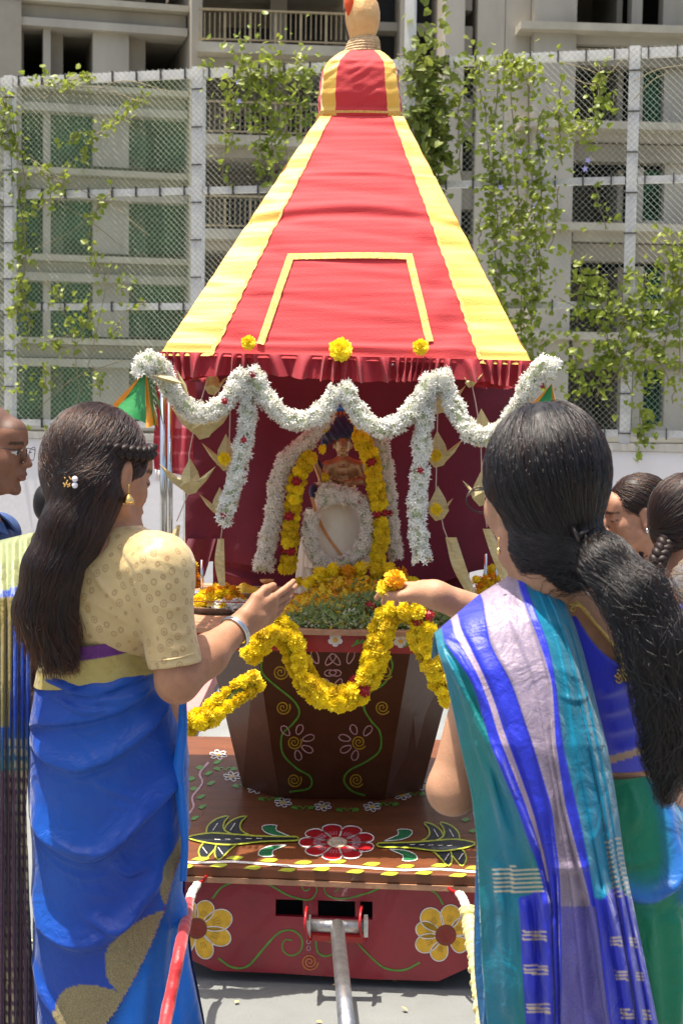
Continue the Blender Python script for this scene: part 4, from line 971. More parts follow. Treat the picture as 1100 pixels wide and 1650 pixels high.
# ---- marigold swags in front of the table
marigolds('thick yellow marigold garland hanging in a deep U below the table front', PP([(425, 1004), (450, 1010), (470, 1035), (482, 1075), (505, 1110), (540, 1128), (577, 1112), (598, 1076), (612, 1030), (630, 985), (660, 975)], [4.36]*11), .033, .027, .024, 3, roses=(17,))
marigolds('yellow marigold garland falling from the right of the table beside the woman', PP([(655, 978), (684, 1000), (676, 1030), (690, 1060), (708, 1095), (728, 1130)], 4.30), .028, .025, .026, 3, roses=(2,))
marigolds('short yellow marigold garland end at the left table corner', PP([(436, 1016), (422, 1034), (402, 1052)], 4.33), .028, .025, .026, 3)
marigolds('yellow marigold garland slanting down behind the arm of the left woman', PP([(410, 1096), (372, 1124), (335, 1154), (290, 1170), (240, 1172)], [4.2, 4.18, 4.16, 4.16, 4.16]), .030, .024, .024, 3)
# ---- palm leaf ornaments
def leaf(mb, pts, Y, bow=.012):
    """thin folded leaf blade from pixel outline"""
    q = [P(x, y, Y+bow*math.sin(i*2.1)) for i, (x, y) in enumerate(pts)]; c = np.mean(q, 0)+A(0, -bow, 0)
    k = len(q); back = [v+A(0, .0016, 0) for v in q]+[c+A(0, .0016, 0)]
    mb.add(q+[c]+back, [(i, (i+1) % k, k) for i in range(k)]+[(k+1+(i+1) % k, k+1+i, 2*k+1) for i in range(k)]+[(i, k+1+i, k+1+(i+1) % k, (i+1) % k) for i in range(k)])
def bird(parent, x, y, Y, s=1.0, flip=1, wl=1.0, wr=1.0, flower=False, mi=None):
    mb = MB(); X = lambda a: x+flip*a*s
    leaf(mb, [(X(0), y-34*s), (X(13), y-12*s), (X(19), y+8*s), (X(10), y+22*s), (X(-4), y+26*s), (X(-16), y+12*s), (X(-13), y-8*s)], Y, .016)
    b = mb.build('leaf_body', M['palm'], parent)
    for (sg, L) in ((-1, wl), (1, wr)):
        if L <= 0: continue
        mb = MB(); leaf(mb, [(X(sg*12), y+2*s), (X(sg*(36*L)), y-14*s*L), (X(sg*(52*L)), y-26*s*L), (X(sg*(34*L)), y+2*s), (X(sg*12), y+18*s)], Y-.012, .01); mb.build('leaf_wing', M['palm'], parent)
    if flower: place('marigold', MARI[1], P(x-3, y+6*s, Y-.03), parent, (math.radians(80), 0, 1), .78*s)
def strand(label, line, birds, Y, tail=None):
    t = thing('palm_leaf_ornament', P(*line[0], Y), label, 'ornament', 'palm leaf ornaments hanging from the eave')
    mb = MB(); mb.tube(PP(line, Y), .0016, 5); mb.build('thread', M['thread'], t, smooth=True)
    for b in birds: bird(t, b[0], b[1], Y, **b[2])
    if tail:
        (x0, y0, w0), (x1, y1, w1), (x2, y2, w2) = tail; q = smoothpath([(x0, y0, w0), (x1, y1, w1), (x2, y2, w2)], 12); V = []
        for i, (x, y, w) in enumerate(q): V += [P(x-w, y, Y+.01*math.sin(i)), P(x, y, Y-.006), P(x+w, y, Y+.01*math.sin(i))]
        mk('leaf_streamer', np.array(V), gridfaces(12, 3), M['palm'], t, smooth=False)
    return t
strand('palm leaf birds and streamer on the string left of the curtain', [(338, 600), (318, 664), (305, 730), (303, 796), (285, 840)], [(326, 680, dict(s=1.1, wl=.9, wr=.9)), (306, 772, dict(wl=.95, wr=.8))], 4.44, ((288, 846, 3), (276, 880, 9), (262, 915, 6)))
strand('palm leaf bird with marigold hidden behind the left jasmine tail', [(373, 600), (370, 700), (364, 800), (354, 885)], [(343, 618, dict(s=.75, wl=.6, wr=0, flip=-1)), (364, 733, dict(wl=.75, wr=.3, flower=True)), (354, 812, dict(s=.8, wl=.8, wr=.3))], 4.52, ((356, 868, 5), (354, 905, 8), (358, 944, 5)))
strand('palm leaf birds with marigolds on the string right of the right tail', [(706, 600), (704, 690), (702, 790), (714, 850), (728, 888)], [(706, 643, dict(s=.95, wl=.3, wr=.9, flower=False)), (704, 728, dict(wl=.3, wr=.8, flower=True)), (705, 815, dict(wl=.5, wr=.5, s=.95, flower=True))], 4.50, ((726, 866, 9), (740, 915, 11), (762, 964, 6)))
strand('palm leaf birds hanging partly behind the hair of the right woman', [(757, 606), (766, 650), (774, 700), (776, 790), (784, 850)], [(757, 612, dict(s=.5, wl=.4, wr=.8)), (775, 694, dict(s=1.05, wl=.3, wr=.8)), (776, 790, dict(wl=.6, wr=.3))], 4.42, ((784, 852, 7), (800, 895, 9), (818, 946, 7)))
# ---- satin pyramids at the pole ends
for (x, y, Y, s, lab) in ((234, 598, 4.24, 1.0, 'green and orange satin pennant hanging from the left pole end'), (888, 618, 4.24, .8, 'green and orange satin pennant peeking over the right woman')):
    t = thing('satin_pennant', P(x, y, Y), lab, 'pennant', 'satin pennants on the pole ends'); X = lambda a: x+a*s; YY = lambda b: y+b*s
    ap = P(x, y, Y)
    B = [P(X(-48), YY(58), Y), P(X(2), YY(88), Y-.05), P(X(22), YY(90), Y-.045), P(X(16), YY(60), Y+.07)]
    for nm, m, (i, j), k in (('green_gore', 'ribg', (0, 1), 0), ('orange_gore', 'ribo', (1, 2), 1), ('green_gore', 'ribg', (2, 3), 2), ('orange_gore', 'ribo', (3, 0), 3)):
        U, V = np.meshgrid(np.linspace(0, 1, 14), np.linspace(0, 1, 18)); e = B[i]+(B[j]-B[i])*U[..., None]; p = ap+(e-ap)*V[..., None]
        p = p+A(.0, .012, .006)*(np.sin(U*5+k)*V)[..., None]*np.sin(V*4)[..., None]
        mk(nm, p.reshape(-1, 3), gridfaces(18, 14), M[m], t)
    e0, e1 = P(X(-44), YY(50), Y-.004), P(X(-3), YY(10), Y-.004); mb = MB(); mb.slab([ap+A(0, -.003, 0), P(X(-52), YY(54), Y-.004), P(X(-44), YY(62), Y-.004)], A(0, .002, 0)); mb.build('orange_trim', M['ribo'], t)
# green leaves tucked at the left pole end
t = thing('leaf_bunch', P(262, 610, 4.22), 'long green and cream leaves tucked beside the left pole end', 'leaves')
for pts, m in (([(240, 600), (252, 640), (264, 690), (258, 650)], 'greenl'), ([(236, 596), (246, 640), (252, 700), (243, 655)], 'greenl'), ([(245, 604), (275, 606), (296, 618), (270, 618)], 'palm'), ([(285, 596), (300, 620), (304, 640), (292, 622)], 'palm')):
    mb = MB(); leaf(mb, pts, 4.20, .006); mb.build('leaf', M[m], t)

# ================================================================ deity
M['bronze'] = mat('bronze', (0.46, 0.26, 0.125), 0.34, 0.6, var=0.25, vs=30, bump=0.2, bs=90)
M['navy'] = mat('navy_turban_cloth', (0.018, 0.014, 0.07), 0.6, var=0.2, vs=20, bump=0.3, bs=200, sheen=.3)
M['cream'] = mat('cream_silk', (0.74, 0.64, 0.47), 0.5, var=0.08, vs=8, bump=0.15, bs=120, sheen=.3)
M['orange_b'] = mat('orange_border', (0.62, 0.26, 0.07), 0.5, var=.2, vs=50)
M['blueo'] = mat('blue_enamel', (0.01, 0.12, 0.55), 0.25, var=.1, coat=.5)
YI = 4.92
def I(x, y, dy=0.0): return P(x, y, YI+dy)
idol = thing('deity_statue', zfix(P(548, 900, YI), ZTB), 'bronze deity statue dressed in cream cloth and flower garlands on the table', 'statue')
s_ = YI/F
sc = lambda px: px*s_
prims = [ell(I(552, 716), (sc(13), sc(14), sc(19)), k=.006), cone(I(552, 730), I(552, 742), sc(7), sc(8), .008), ell(I(553, 722, -.012), (sc(9), sc(10), sc(9)), k=.008),
         cone(I(552, 713, -.028), I(552, 720, -.033), sc(1.6), sc(2.8), .003), ell(I(552, 726.5, -.03), (sc(4.5), sc(2), sc(1.4)), k=.002), ell(I(552, 731, -.022), (sc(4), sc(4), sc(3)), k=.005),
         cone(I(547, 711, -.023), I(543, 711.4, -.02), sc(1.6), sc(1.2), .002), cone(I(557, 711, -.023), I(561, 711.4, -.02), sc(1.6), sc(1.2), .002),
         ell(I(538, 718), (sc(2), sc(3), sc(6)), k=.003), ell(I(566, 718), (sc(2), sc(3), sc(6)), k=.003),
         ell(I(553, 762, .01), (sc(26), sc(16), sc(26)), k=.02), cone(I(553, 745), I(528, 752), sc(9), sc(10), .012), cone(I(553, 745), I(578, 752), sc(9), sc(10), .012),
         ell(I(553, 800, .01), (sc(22), sc(16), sc(34)), k=.02), cone(I(553, 830), I(553, 905), sc(20), sc(24), .02),
         cone(I(528, 752), I(520, 775, -.02), sc(8.5), sc(7), .008), cone(I(520, 775, -.02), I(507, 745, -.05), sc(6.5), sc(4), .008),
         cone(I(578, 752), I(588, 775, -.015), sc(8.5), sc(7), .008), cone(I(588, 775, -.015), I(566, 777, -.05), sc(6.5), sc(4.5), .008)]
for k in range(4):
    prims.append(cone(I(507-1+k*1.5, 745, -.05), I(500+k*2.6, 733-k*1.5, -.055), sc(1.9), sc(1.5), .002)); prims.append(cone(I(566, 775+k*1.7, -.05), I(556-k, 777+k*2.4, -.056), sc(1.9), sc(1.5), .002))
# necklace folds
for r, y in ((15, 744), (20, 754), (24, 765)):
    for k in range(9):
        a = PI*(k+.5)/9-PI/2; prims.append(ell(I(553+r*math.sin(a), y+r*.45*math.cos(a), -.026+.020*abs(math.sin(a))), (sc(2.6), sc(2.4), sc(2.2)), k=.003))
v, f = solid(prims, .0022); mk('figure', v, f, M['bronze'], idol)
mb = MB(); mb.lathe(zfix(I(548, 920), ZTB+.001), [(.07, 0), (.075, .012), (.066, .02), (.06, .05), (.07, .06), (.072, .072)], 24); mb.build('pedestal', M['bronze'], idol, smooth=True)
prims = [ell(I(534, 697, .0), (sc(22), sc(20), sc(13)), k=.012), ell(I(568, 692), (sc(18), sc(20), sc(14)), k=.012), ell(I(548, 682), (sc(17), sc(16), sc(14)), k=.012), cone(I(528, 706), I(518, 722, .01), sc(9), sc(5), .008), ell(I(552, 698, -.006), (sc(14), sc(13), sc(10)), k=.006),
         cone(I(540, 690, -.02), I(566, 682, -.02), sc(7), sc(5), .006), ell(I(535, 676), (sc(7), sc(7), sc(7)), k=.006)]
v, f = solid(prims, .003); n = vnormals(v, f); v = v+n*(.0022*np.sin(v[:, 0]*260+v[:, 2]*160))[:, None]; mk('turban', v, f, M['navy'], idol)
mb = MB()
for (x, y, rx, ry) in ((505, 792, 8, 13), (512, 750, 6, 12)):
    mb.lathe(I(x, y, -.01), [(sc(1), sc(-ry)), (sc(rx*.8), sc(-ry*.5)), (sc(rx), 0), (sc(rx*.7), sc(ry*.6)), (sc(1), sc(ry))], 10)
mb.build('navy_tassel', M['navy'], idol, smooth=True)
v, f = solid([ell(I(548, 656, -.04), (sc(16), sc(7), sc(7)), k=.004)], .002); mk('blue_jewel', v, f, M['blueo'], idol)
mb = MB()
for k in range(7):
    a = (k-3)*.32; mb.tube([I(548+8*math.sin(a), 652-2*math.cos(a), -.038), I(548+17*math.sin(a), 650-13*math.cos(a), -.036)], [sc(2.2), sc(.8)], 6)
for k in range(5): mb.tube([I(536+k*6, 662, -.04), I(537+k*6, 669, -.04)], [sc(3), sc(1.4)], 6)
mb.build('orange_crest', M['p_orange'], idol, smooth=True)
# cream cloth: flat cone of folded silk
U, V = np.meshgrid(np.linspace(0, 1, 60, endpoint=False), np.linspace(0, 1, 44))
def clothcone(cx0, cx1, y0, y1, w0, w1, d0, d1, dy, seed, pleat):
    a = U*2*PI; w = w0+(w1-w0)*V**.75; cx = cx0+(cx1-cx0)*V; yy = y0+(y1-y0)*V
    pts = np.zeros(U.shape+(3,))
    for i in range(U.shape[0]):
        c = I(cx[i, 0], yy[i, 0]); aa = a[i]; r = 1+pleat*np.sin(aa*13+seed)*V[i, 0]+.02*np.sin(aa*5+V[i]*6)
        pts[i, :, 0] = c[0]+sc(w[i, 0])*np.cos(aa)*r; pts[i, :, 1] = c[1]+dy+(d0+(d1-d0)*V[i, 0])*np.sin(aa)*r; pts[i, :, 2] = c[2]+.002*np.sin(aa*3)
    return pts.reshape(-1, 3)
mk('cream_robe', clothcone(540, 546, 786, 912, 28, 57, .055, .075, -.01, 1, .028), gridfaces(44, 60, True), M['cream'], idol)
mk('cream_skirt', clothcone(515, 518, 820, 955, 22, 44, .04, .07, .02, 2, .05), gridfaces(44, 60, True), M['cream'], idol)
q = smoothpath([(502, 800), (512, 832), (528, 862), (552, 893)], 20); V2 = []
for (x, y) in q:
    for dx in (-3, 3):
        c = I(540+6*(y-772)/140, y); w = sc(42+14*((y-772)/140)**.75); d = .055+.02*((y-772)/140); X = P(x+dx, y, 4.86)[0]
        u = max(-.99, min(.99, (X-c[0])/w)); V2.append((X, c[1]-.01-d*math.sqrt(1-u*u)-.004, c[2]))
mk('orange_border', np.array(V2), gridfaces(20, 2), M['orange_b'], idol)
# garlands of the deity
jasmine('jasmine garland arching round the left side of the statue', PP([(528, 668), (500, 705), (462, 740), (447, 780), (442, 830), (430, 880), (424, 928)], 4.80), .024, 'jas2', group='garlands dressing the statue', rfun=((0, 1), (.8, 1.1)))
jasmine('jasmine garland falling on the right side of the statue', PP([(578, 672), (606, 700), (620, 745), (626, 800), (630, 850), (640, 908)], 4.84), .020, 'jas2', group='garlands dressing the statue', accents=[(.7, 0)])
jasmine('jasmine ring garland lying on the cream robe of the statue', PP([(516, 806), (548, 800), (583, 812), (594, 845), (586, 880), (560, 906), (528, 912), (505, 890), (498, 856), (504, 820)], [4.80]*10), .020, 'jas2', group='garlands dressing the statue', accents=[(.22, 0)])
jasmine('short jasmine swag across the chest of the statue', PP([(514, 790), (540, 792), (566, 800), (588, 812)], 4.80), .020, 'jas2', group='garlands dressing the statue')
marigolds('yellow marigold garland with red roses left of the statue', PP([(498, 738), (481, 768), (474, 806), (468, 845), (466, 885), (462, 922)], 4.79), .018, .023, .026, 3, roses=(3, 7, 11), group='garlands dressing the statue')
marigolds('yellow marigold garland with red roses right of the statue', PP([(582, 704), (598, 745), (606, 790), (612, 840), (612, 878), (606, 918)], 4.79), .018, .023, .026, 3, roses=(3, 9), group='garlands dressing the statue')
for (x, y, s) in ((521, 688, 1), (567, 676, .6), (520, 724, .9), (523, 770, .9), (578, 692, .9), (590, 730, .8), (482, 938, 1.0)):
    o = place('marigold', MARI[2], P(x, y, 4.80), None, (math.radians(80), 0, x), .72*s); T(o, None, 'flower', 'marigolds tucked round the statue')
    o['label'] = {521: 'single marigold at the left edge of the navy turban', 567: 'tiny marigold on top of the navy turban', 520: 'single marigold at the left shoulder of the statue', 523: 'single marigold below the left hand of the statue', 578: 'single marigold at the right edge of the navy turban', 590: 'single marigold at the right shoulder of the statue', 482: 'single marigold lying at the foot of the cream skirt'}[x]

# ================================================================ offerings on the table
PET = [(0, 0, 0), (.35, .5, .12), (0, 1.1, 0.05), (-.35, .5, .12)]; PETF = [(0, 1, 2, 3)]
M['pety'] = mat('loose_yellow_petals', (0.84, 0.52, 0.012), 0.6, var=.25, vs=30, trans=.25, col2=(.86, .66, .03))
M['peto'] = mat('loose_orange_petals', (0.75, 0.25, 0.015), 0.6, var=.3, vs=40, trans=.25, col2=(.8, .42, .03))
M['petw'] = mat('loose_white_petals', (0.62, 0.62, 0.42), 0.6, var=.1, vs=40, trans=.25)
M['herb'] = mat('tulsi_leaves', (0.16, 0.26, 0.06), 0.6, var=.4, vs=40, trans=.3, col2=(.38, .44, .16))
def thali(x, y, r, label, fill):
    c = PZ(x, y, ZTB); c[2] = ZTB+.0005; t = thing('steel_plate', c, label, 'plate')
    mb = MB(); mb.lathe(c, [(r*.5, 0), (r*.9, .001), (r, .022), (r*1.03, .024), (r*.98, .0225), (r*.87, .006), (.002, .004)], 40); mb.build('dish', M['steel'], t, smooth=True)
    return c
c = thali(352, 985, .105, 'round steel plate of marigolds at the left of the table', 0)
def pile(name, c, r, items, label, cat='flowers'):
    t = thing(name, c, label, cat); rng = np.random.default_rng(len(label))
    for nm, mesh_, n, h, s in items:
        for i in range(n):
            a = rng.uniform(0, 6.3); q = rng.random()**.6; place(nm, mesh_, c+A(r*q*math.cos(a), r*q*math.sin(a), .012+h*(1-q*q)*rng.uniform(.55, 1)), t, (rng.uniform(-.6, .6), rng.uniform(-.6, .6), a), s*rng.uniform(.85, 1.15))
    return t
pile('marigold_pile', c+A(0, 0, .006), .078, [('marigold', MARI[0], 16, .05, .9), ('marigold', MARO[0], 12, .075, .85), ('marigold', MARI[2], 8, .06, .9)], 'pile of yellow and orange marigolds on the left steel plate')
t = thing('white_flower_pile', c+A(.06, -.05, .01), 'white jasmine blossoms at the front of the left steel plate', 'flowers')
n = 260; g = RNG.normal(size=(n, 3))*A(.034, .016, .006)+c+A(.055, -.06, .026); v, f = scatter(JT, JF, g, frames(RNG.normal(size=(n, 3))+A(0, -.4, 1)), .012); mk('blossoms', v, f, M['jas'], t, smooth=False, kind='stuff')
c2 = thali(392, 962, .085, 'second steel plate with bananas behind the left plate', 0)
t = thing('banana_bunch', c2, 'yellow fruit lying on the second steel plate', 'fruit')
M['banana'] = mat('yellow_fruit', (.62, .42, .03), .45, var=.2, vs=20, bump=.05)
for k in range(4):
    v, f = solid([cone(c2+A(-.05+.01*k, -.03+.018*k, .020), c2+A(.0, -.035+.018*k, .030), .009, .014, .01), cone(c2+A(.0, -.035+.018*k, .030), c2+A(.05, -.02+.018*k, .020), .014, .007, .01)], .0025); mk('banana', v, f, M['banana'], t)
mb = MB(); mb.tube([P(300, 969, 4.50), P(402, 971, 4.52)], .0016, 6); o = mb.build('incense_stick', M['p_red'], None, smooth=True); T(o, 'thin red stick lying across the left steel plate', 'stick')
c3 = PZ(300, 978, ZTB)+A(0, .03, 0); t = thing('steel_bowl', c3, 'small steel bowl at the left edge of the table', 'bowl'); mb = MB(); mb.lathe(c3+A(0, 0, .0005), [(.02, 0), (.03, .004), (.045, .03), (.05, .045), (.048, .045), (.04, .025), (.002, .012)], 28); mb.build('bowl_body', M['steel'], t, smooth=True)
c4 = PZ(430, 955, ZTB); t = thing('oil_lamp', c4, 'small brass lamp standing left of the statue on the table', 'lamp'); mb = MB(); mb.lathe(c4+A(0, 0, .0005), [(.022, 0), (.024, .004), (.008, .01), (.007, .03), (.02, .036), (.026, .045), (.024, .046), (.002, .04)], 24); mb.build('lamp_body', M['pot'], t, smooth=True)
for (x, y, lab) in ((796, 962, 'marigold bunch tied to the right rear railing post'), (816, 975, 'marigold bunch lying at the right rear railing foot'), (778, 975, 'marigold bunch at the first right rear railing post'), (300, 962, 'marigold bunch at the left rear railing')):
    pile('marigold_bunch', PZ(x, y, ZTB)+A(0, .12, 0), .03, [('marigold', MARI[0], 6, .10, .85), ('marigold', MARO[1], 3, .08, .8)], lab)
# ================================================================ people
def skinmat(name, rough=.56): return mat(name, (1, 1, 1), rough, var=.15, vs=34, bump=.12, bs=300, attr='Col', sub=.15, spec=.32)
M['skin'] = skinmat('skin')
M['hairbase'] = mat('hair_mass', (0.010, 0.008, 0.007), 0.5, var=.3, vs=80, spec=.25)
M['hairbrown'] = mat('brown_hair_mass', (0.016, 0.008, 0.006), 0.5, var=.3, vs=80, spec=.25)
M['gold'] = mat('gold_jewellery', (0.85, 0.55, 0.18), 0.25, 1.0, var=.1)
M['pearl'] = mat('pearl', (0.75, 0.70, 0.72), 0.25, coat=.5)
M['glass_rim'] = mat('spectacle_frame', (0.05, 0.04, 0.035), 0.3, .6)
def hairmat(name, mel, red=.3, rough=.32, rand=.25):
    m = bpy.data.materials.new(name); m.use_nodes = True; nt = m.node_tree; nt.nodes.clear()
    h = nt.nodes.new('ShaderNodeBsdfHairPrincipled'); o = nt.nodes.new('ShaderNodeOutputMaterial'); h.parametrization = 'MELANIN'
    h.inputs['Melanin'].default_value = mel; h.inputs['Melanin Redness'].default_value = red; h.inputs['Roughness'].default_value = rough
    h.inputs['Radial Roughness'].default_value = .4; h.inputs['Random Color'].default_value = rand; h.inputs['Random Roughness'].default_value = .3
    nt.links.new(h.outputs[0], o.inputs[0]); return m
M['hs_black'] = hairmat('black_hair', 1.0, .2, .30); M['hs_brown'] = hairmat('dark_brown_hair', .84, .65, .32); M['hs_grey'] = hairmat('grey_hair', .35, .2, .4)

class Head:
    """head frame: x = person's right, y = facing, z = up"""
    def __init__(s, c, yaw, pitch=0.0, roll=0.0, scale=1.0):
        s.c = np.asarray(c, float); s.k = scale
        f = A(math.cos(yaw)*math.cos(pitch), math.sin(yaw)*math.cos(pitch), math.sin(pitch)); r = nrm(A(math.sin(yaw), -math.cos(yaw), 0)); u = np.cross(r, f)
        r2 = r*math.cos(roll)+u*math.sin(roll); u2 = np.cross(r2, f); s.R = np.stack((r2, f, u2), 1)
    def W(s, x, y, z): return s.c+s.R @ (A(x, y, z)*s.k)
    def E(s, c, r, k=.015, sub=False, rot=None): return ell(s.W(*c), A(*r)*s.k, s.R if rot is None else s.R @ rot, k*s.k, sub)
    def C(s, a, b, r1, r2, k=.01): return cone(s.W(*a), s.W(*b), r1*s.k, r2*s.k, k*s.k)
    def local(s, v): return ((v-s.c) @ s.R)/s.k
    def prims(s, female=True, neck=True):
        j = .0 if female else .004
        p = [s.E((0, -.018, .030), (.073, .092, .083), .02), s.E((0, .028, -.018), (.060+j, .062, .084), .025), s.E((0, .046, -.078), (.036+j*2, .036, .028), .028),
             s.E((.037, .054, -.026), (.023, .024, .025), .02), s.E((-.037, .054, -.026), (.023, .024, .025), .02),
             s.C((-.032, .079, .022), (.032, .079, .022), .011, .011, .018), s.E((0, .066, .045), (.050, .028, .034), .02),
             s.C((.058, .010, -.060), (.03, .056, -.092), .016+j, .013, .022), s.C((-.058, .010, -.060), (-.03, .056, -.092), .016+j, .013, .022),
             s.E((.031, .096, .000), (.017, .013, .011), .012, True), s.E((-.031, .096, .000), (.017, .013, .011), .012, True),
             s.E((.031, .0795, .000), (.0135, .0115, .0115), .004), s.E((-.031, .0795, .000), (.0135, .0115, .0115), .004),
             s.C((0, .088, .010), (0, .109, -.027), .0065, .0095, .009), s.E((.0095, .100, -.031), (.0075, .0085, .0065), .005), s.E((-.0095, .100, -.031), (.0075, .0085, .0065), .005),
             s.E((0, .090, -.052), (.026, .012, .014), .014), s.E((0, .0985, -.0535), (.022, .0075, .0050), .004), s.E((0, .0965, -.0645), (.018, .0078, .0058), .004),
             s.E((0, .083, -.094), (.016, .013, .014), .016)]
        for q in (1, -1):
            ca, sa = math.cos(.35*q), math.sin(.35*q); rot = np.array([[ca, -sa, 0], [sa, ca, 0], [0, 0, 1]])
            p += [s.E((q*.077, -.008, -.006), (.0075, .019, .031), .006, rot=rot), s.E((q*.083, -.003, -.002), (.007, .010, .017), .005, True, rot=rot), s.E((q*.076, .000, -.034), (.0065, .009, .011), .006)]
        return p
    def paint(s, v, col, base, lip=(.30, .09, .08), brow=(.03, .018, .013), scalp=None, eyes='down'):
        l = s.local(v); near = np.linalg.norm(l, axis=1) < .17
        def sett(m, c, a=1.0): col[m] = col[m]*(1-a)+np.array(c)*a
        f = near & (l[:, 1] > .03)
        sett(f & ((l[:, 0]/.023)**2+((l[:, 2]+.059)/.011)**2 < 1) & (l[:, 1] > .083), lip, .7)
        ax = np.abs(l[:, 0]); bz = .020+.004*np.cos((ax-.03)*60); sett(f & (ax > .012) & (ax < .050) & (np.abs(l[:, 2]-bz) < .0042), brow, .85)
        if eyes == 'down': sett(f & (((ax-.031)/.0155)**2 < 1) & (np.abs(l[:, 2]+.004+.003*((ax-.031)/.0155)**2*-1) < .0022), (.02, .012, .01), .9)
        else:
            e = f & (((ax-.031)/.014)**2+((l[:, 2]+.000)/.0062)**2 < 1); sett(e, (.55, .52, .48), 1); sett(e & (((ax-.033)/.0062)**2+(l[:, 2]/.0062)**2 < 1), (.02, .012, .01), 1)
            sett(f & (((ax-.031)/.0165)**2 < 1) & (np.abs(l[:, 2]-.0068) < .0018), (.02, .012, .01), .9)
        if scalp is not None:
            m = near & ((l[:, 2] > .056-.25*np.maximum(0, .04-l[:, 1])) | ((l[:, 1] < -.01) & (l[:, 2] > -.05))) & ~((np.abs(l[:, 0]) > .069) & (l[:, 2] < .03) & (l[:, 1] > -.03)); sett(m, scalp, .8)
        return col
def hand(Wp, d, n, side_up, k=1.0, curl=(.25, .3, .35, .45), spread=.10, thumb=(.055, .045, .012), thumb_in=.0):
    """Wp wrist, d along the fingers, n out of the palm, side_up: rough direction of the thumb side"""
    d = nrm(d); n = nrm(n-d*(n @ d)); s = np.cross(n, d); s = s if s @ side_up > 0 else -s; p = []
    off = (.030, .010, -.010, -.028); lk = (.088, .091, .086, .079); fl = (.072, .080, .074, .058); rr = (.0086, .0088, .0084, .0074)
    p.append(cone(Wp-d*.01, Wp+d*.03, .023*k, .025*k, .02))
    for i in range(4):
        kn = Wp+k*(d*lk[i]+s*off[i]*.92); p.append(cone(Wp+k*(d*.012+s*off[i]*.55), kn, .0150*k, .0115*k, .014))
        a = 0.0; q = kn; fd = nrm(d+s*(off[i]*spread/.03)*1.0)
        for j, (fr, cu) in enumerate(((.46, .7), (.30, 1.0), (.24, .8))):
            a += curl[i]*cu; q2 = q+k*fl[i]*fr*(fd*math.cos(a)+n*math.sin(a)); r0 = rr[i]*(1-.10*j)*k; p.append(cone(q, q2, r0*1.02, r0*.90, .0035)); q = q2
    t0 = Wp+k*(d*.018+s*.022); t1 = Wp+k*(d*(.018+thumb[0]*.6)+s*(.022+thumb[1]*.55)+n*thumb[2]); t2 = t1+k*(d*.030+s*(.010-thumb_in)+n*.004); t3 = t2+k*(d*.024+s*(.001-thumb_in)+n*.002)
    p += [cone(t0, t1, .0155*k, .0125*k, .014), cone(t1, t2, .0115*k, .0100*k, .005), cone(t2, t3, .0100*k, .0080*k, .004)]
    p.append(ell(Wp+k*(d*.045+n*.006), A(.030, .030, .013)*k, None, .012))
    return p
def body(parent, prims, base, heads=(), h=.0030, paint=None):
    v, f = solid(prims, h); col = np.tile(np.array(base), (len(v), 1)); col = col*(1+.06*vnoise(v*18, 2)[:, None])
    for H, kw in heads: col = H.paint(v, col, base, **kw)
    if paint: col = paint(v, col)
    return mk('body', v, f, M['skin'], parent, col=col)
def raycast(prims, px, py, Y0=1.0, Y1=6.0):
    d = ray(px, py); d = d/np.linalg.norm(d); t = Y0
    for _ in range(90):
        q = CAMLOC+d*t; e = float(sdf(prims, q[None])[0])
        if e < .0008: return q
        t += max(e*.8, .0006)
        if t > Y1: break
    return None
def sgrad(prims, X, e=.002):
    g = np.stack([sdf(prims, X+np.eye(3)[i]*e)-sdf(prims, X-np.eye(3)[i]*e) for i in range(3)], -1); return nrm(g)
def strands(name, parent, prims, seeds, dirfun, nst, ds, m, rad=.00045, off=(-.002, .004), wob=.0, seed=0, keep=1.0, taper=.3):
    rng = np.random.default_rng(seed); p = np.array(seeds, float); N = len(p); o = rng.uniform(off[0], off[1], N); out = [p.copy()]; ph = rng.uniform(0, 6.3, N)
    rnd = rng.normal(size=(N, 3))
    for k in range(nst):
        d = dirfun(p, k, rnd, ph); p = p+nrm(d)*ds
        e = sdf(prims, p); g = sgrad(prims, p); p = p-g*np.clip(e-o, -.012, .012)[:, None]*keep
        out.append(p.copy())
    arr = np.stack(out, 1).astype(np.float32)     # N, n, 3
    if wob:
        s = np.arange(nst+1)*ds; w = wob*np.sin(s[None]*(2*PI/.045)*(1+.15*rnd[:, :1])+ph[:, None])*np.minimum(1, s/.05)[None]; arr += (w[..., None]*nrm(rnd)[:, None]).astype(np.float32)
    base = wl(parent); arr = arr-base.astype(np.float32)
    hc = bpy.data.hair_curves.new(name); hc.add_curves([nst+1]*N); hc.position_data.foreach_set('vector', arr.reshape(-1))
    ra = hc.attributes.get('radius') or hc.attributes.new('radius', 'FLOAT', 'POINT')
    prof = np.interp(np.linspace(0, 1, nst+1), (0, .7, 1), (1, 1, taper)); r = (rad*(.7+.6*rng.random((N, 1)))*prof).astype(np.float32); ra.data.foreach_set('value', r.reshape(-1))
    hc.materials.append(m); ob = bpy.data.objects.new(name, hc); COL.objects.link(ob); ob.parent = parent; ob['kind'] = 'stuff'
    return ob
def seeds_on(prims, lo, hi, n, seed=0, test=None):
    """random points on the surface of a blended solid"""
    rng = np.random.default_rng(seed); out = []; c = 0
    while c < n:
        x = rng.uniform(lo, hi, (n*4, 3)); e = sdf(prims, x); x = x[np.abs(e) < .02]
        for _ in range(4): x = x-sgrad(prims, x)*sdf(prims, x)[:, None]
        x = x[np.abs(sdf(prims, x)) < .002]
        if test is not None: x = x[test(x)]
        out.append(x); c += len(x)
        if len(out) > 40: break
    return np.concatenate(out)[:n]
def pbounds(prims):
    b = [pbox(p) for p in prims if p[0] in 'ce']; return np.min([q[0] for q in b], 0), np.max([q[1] for q in b], 0)

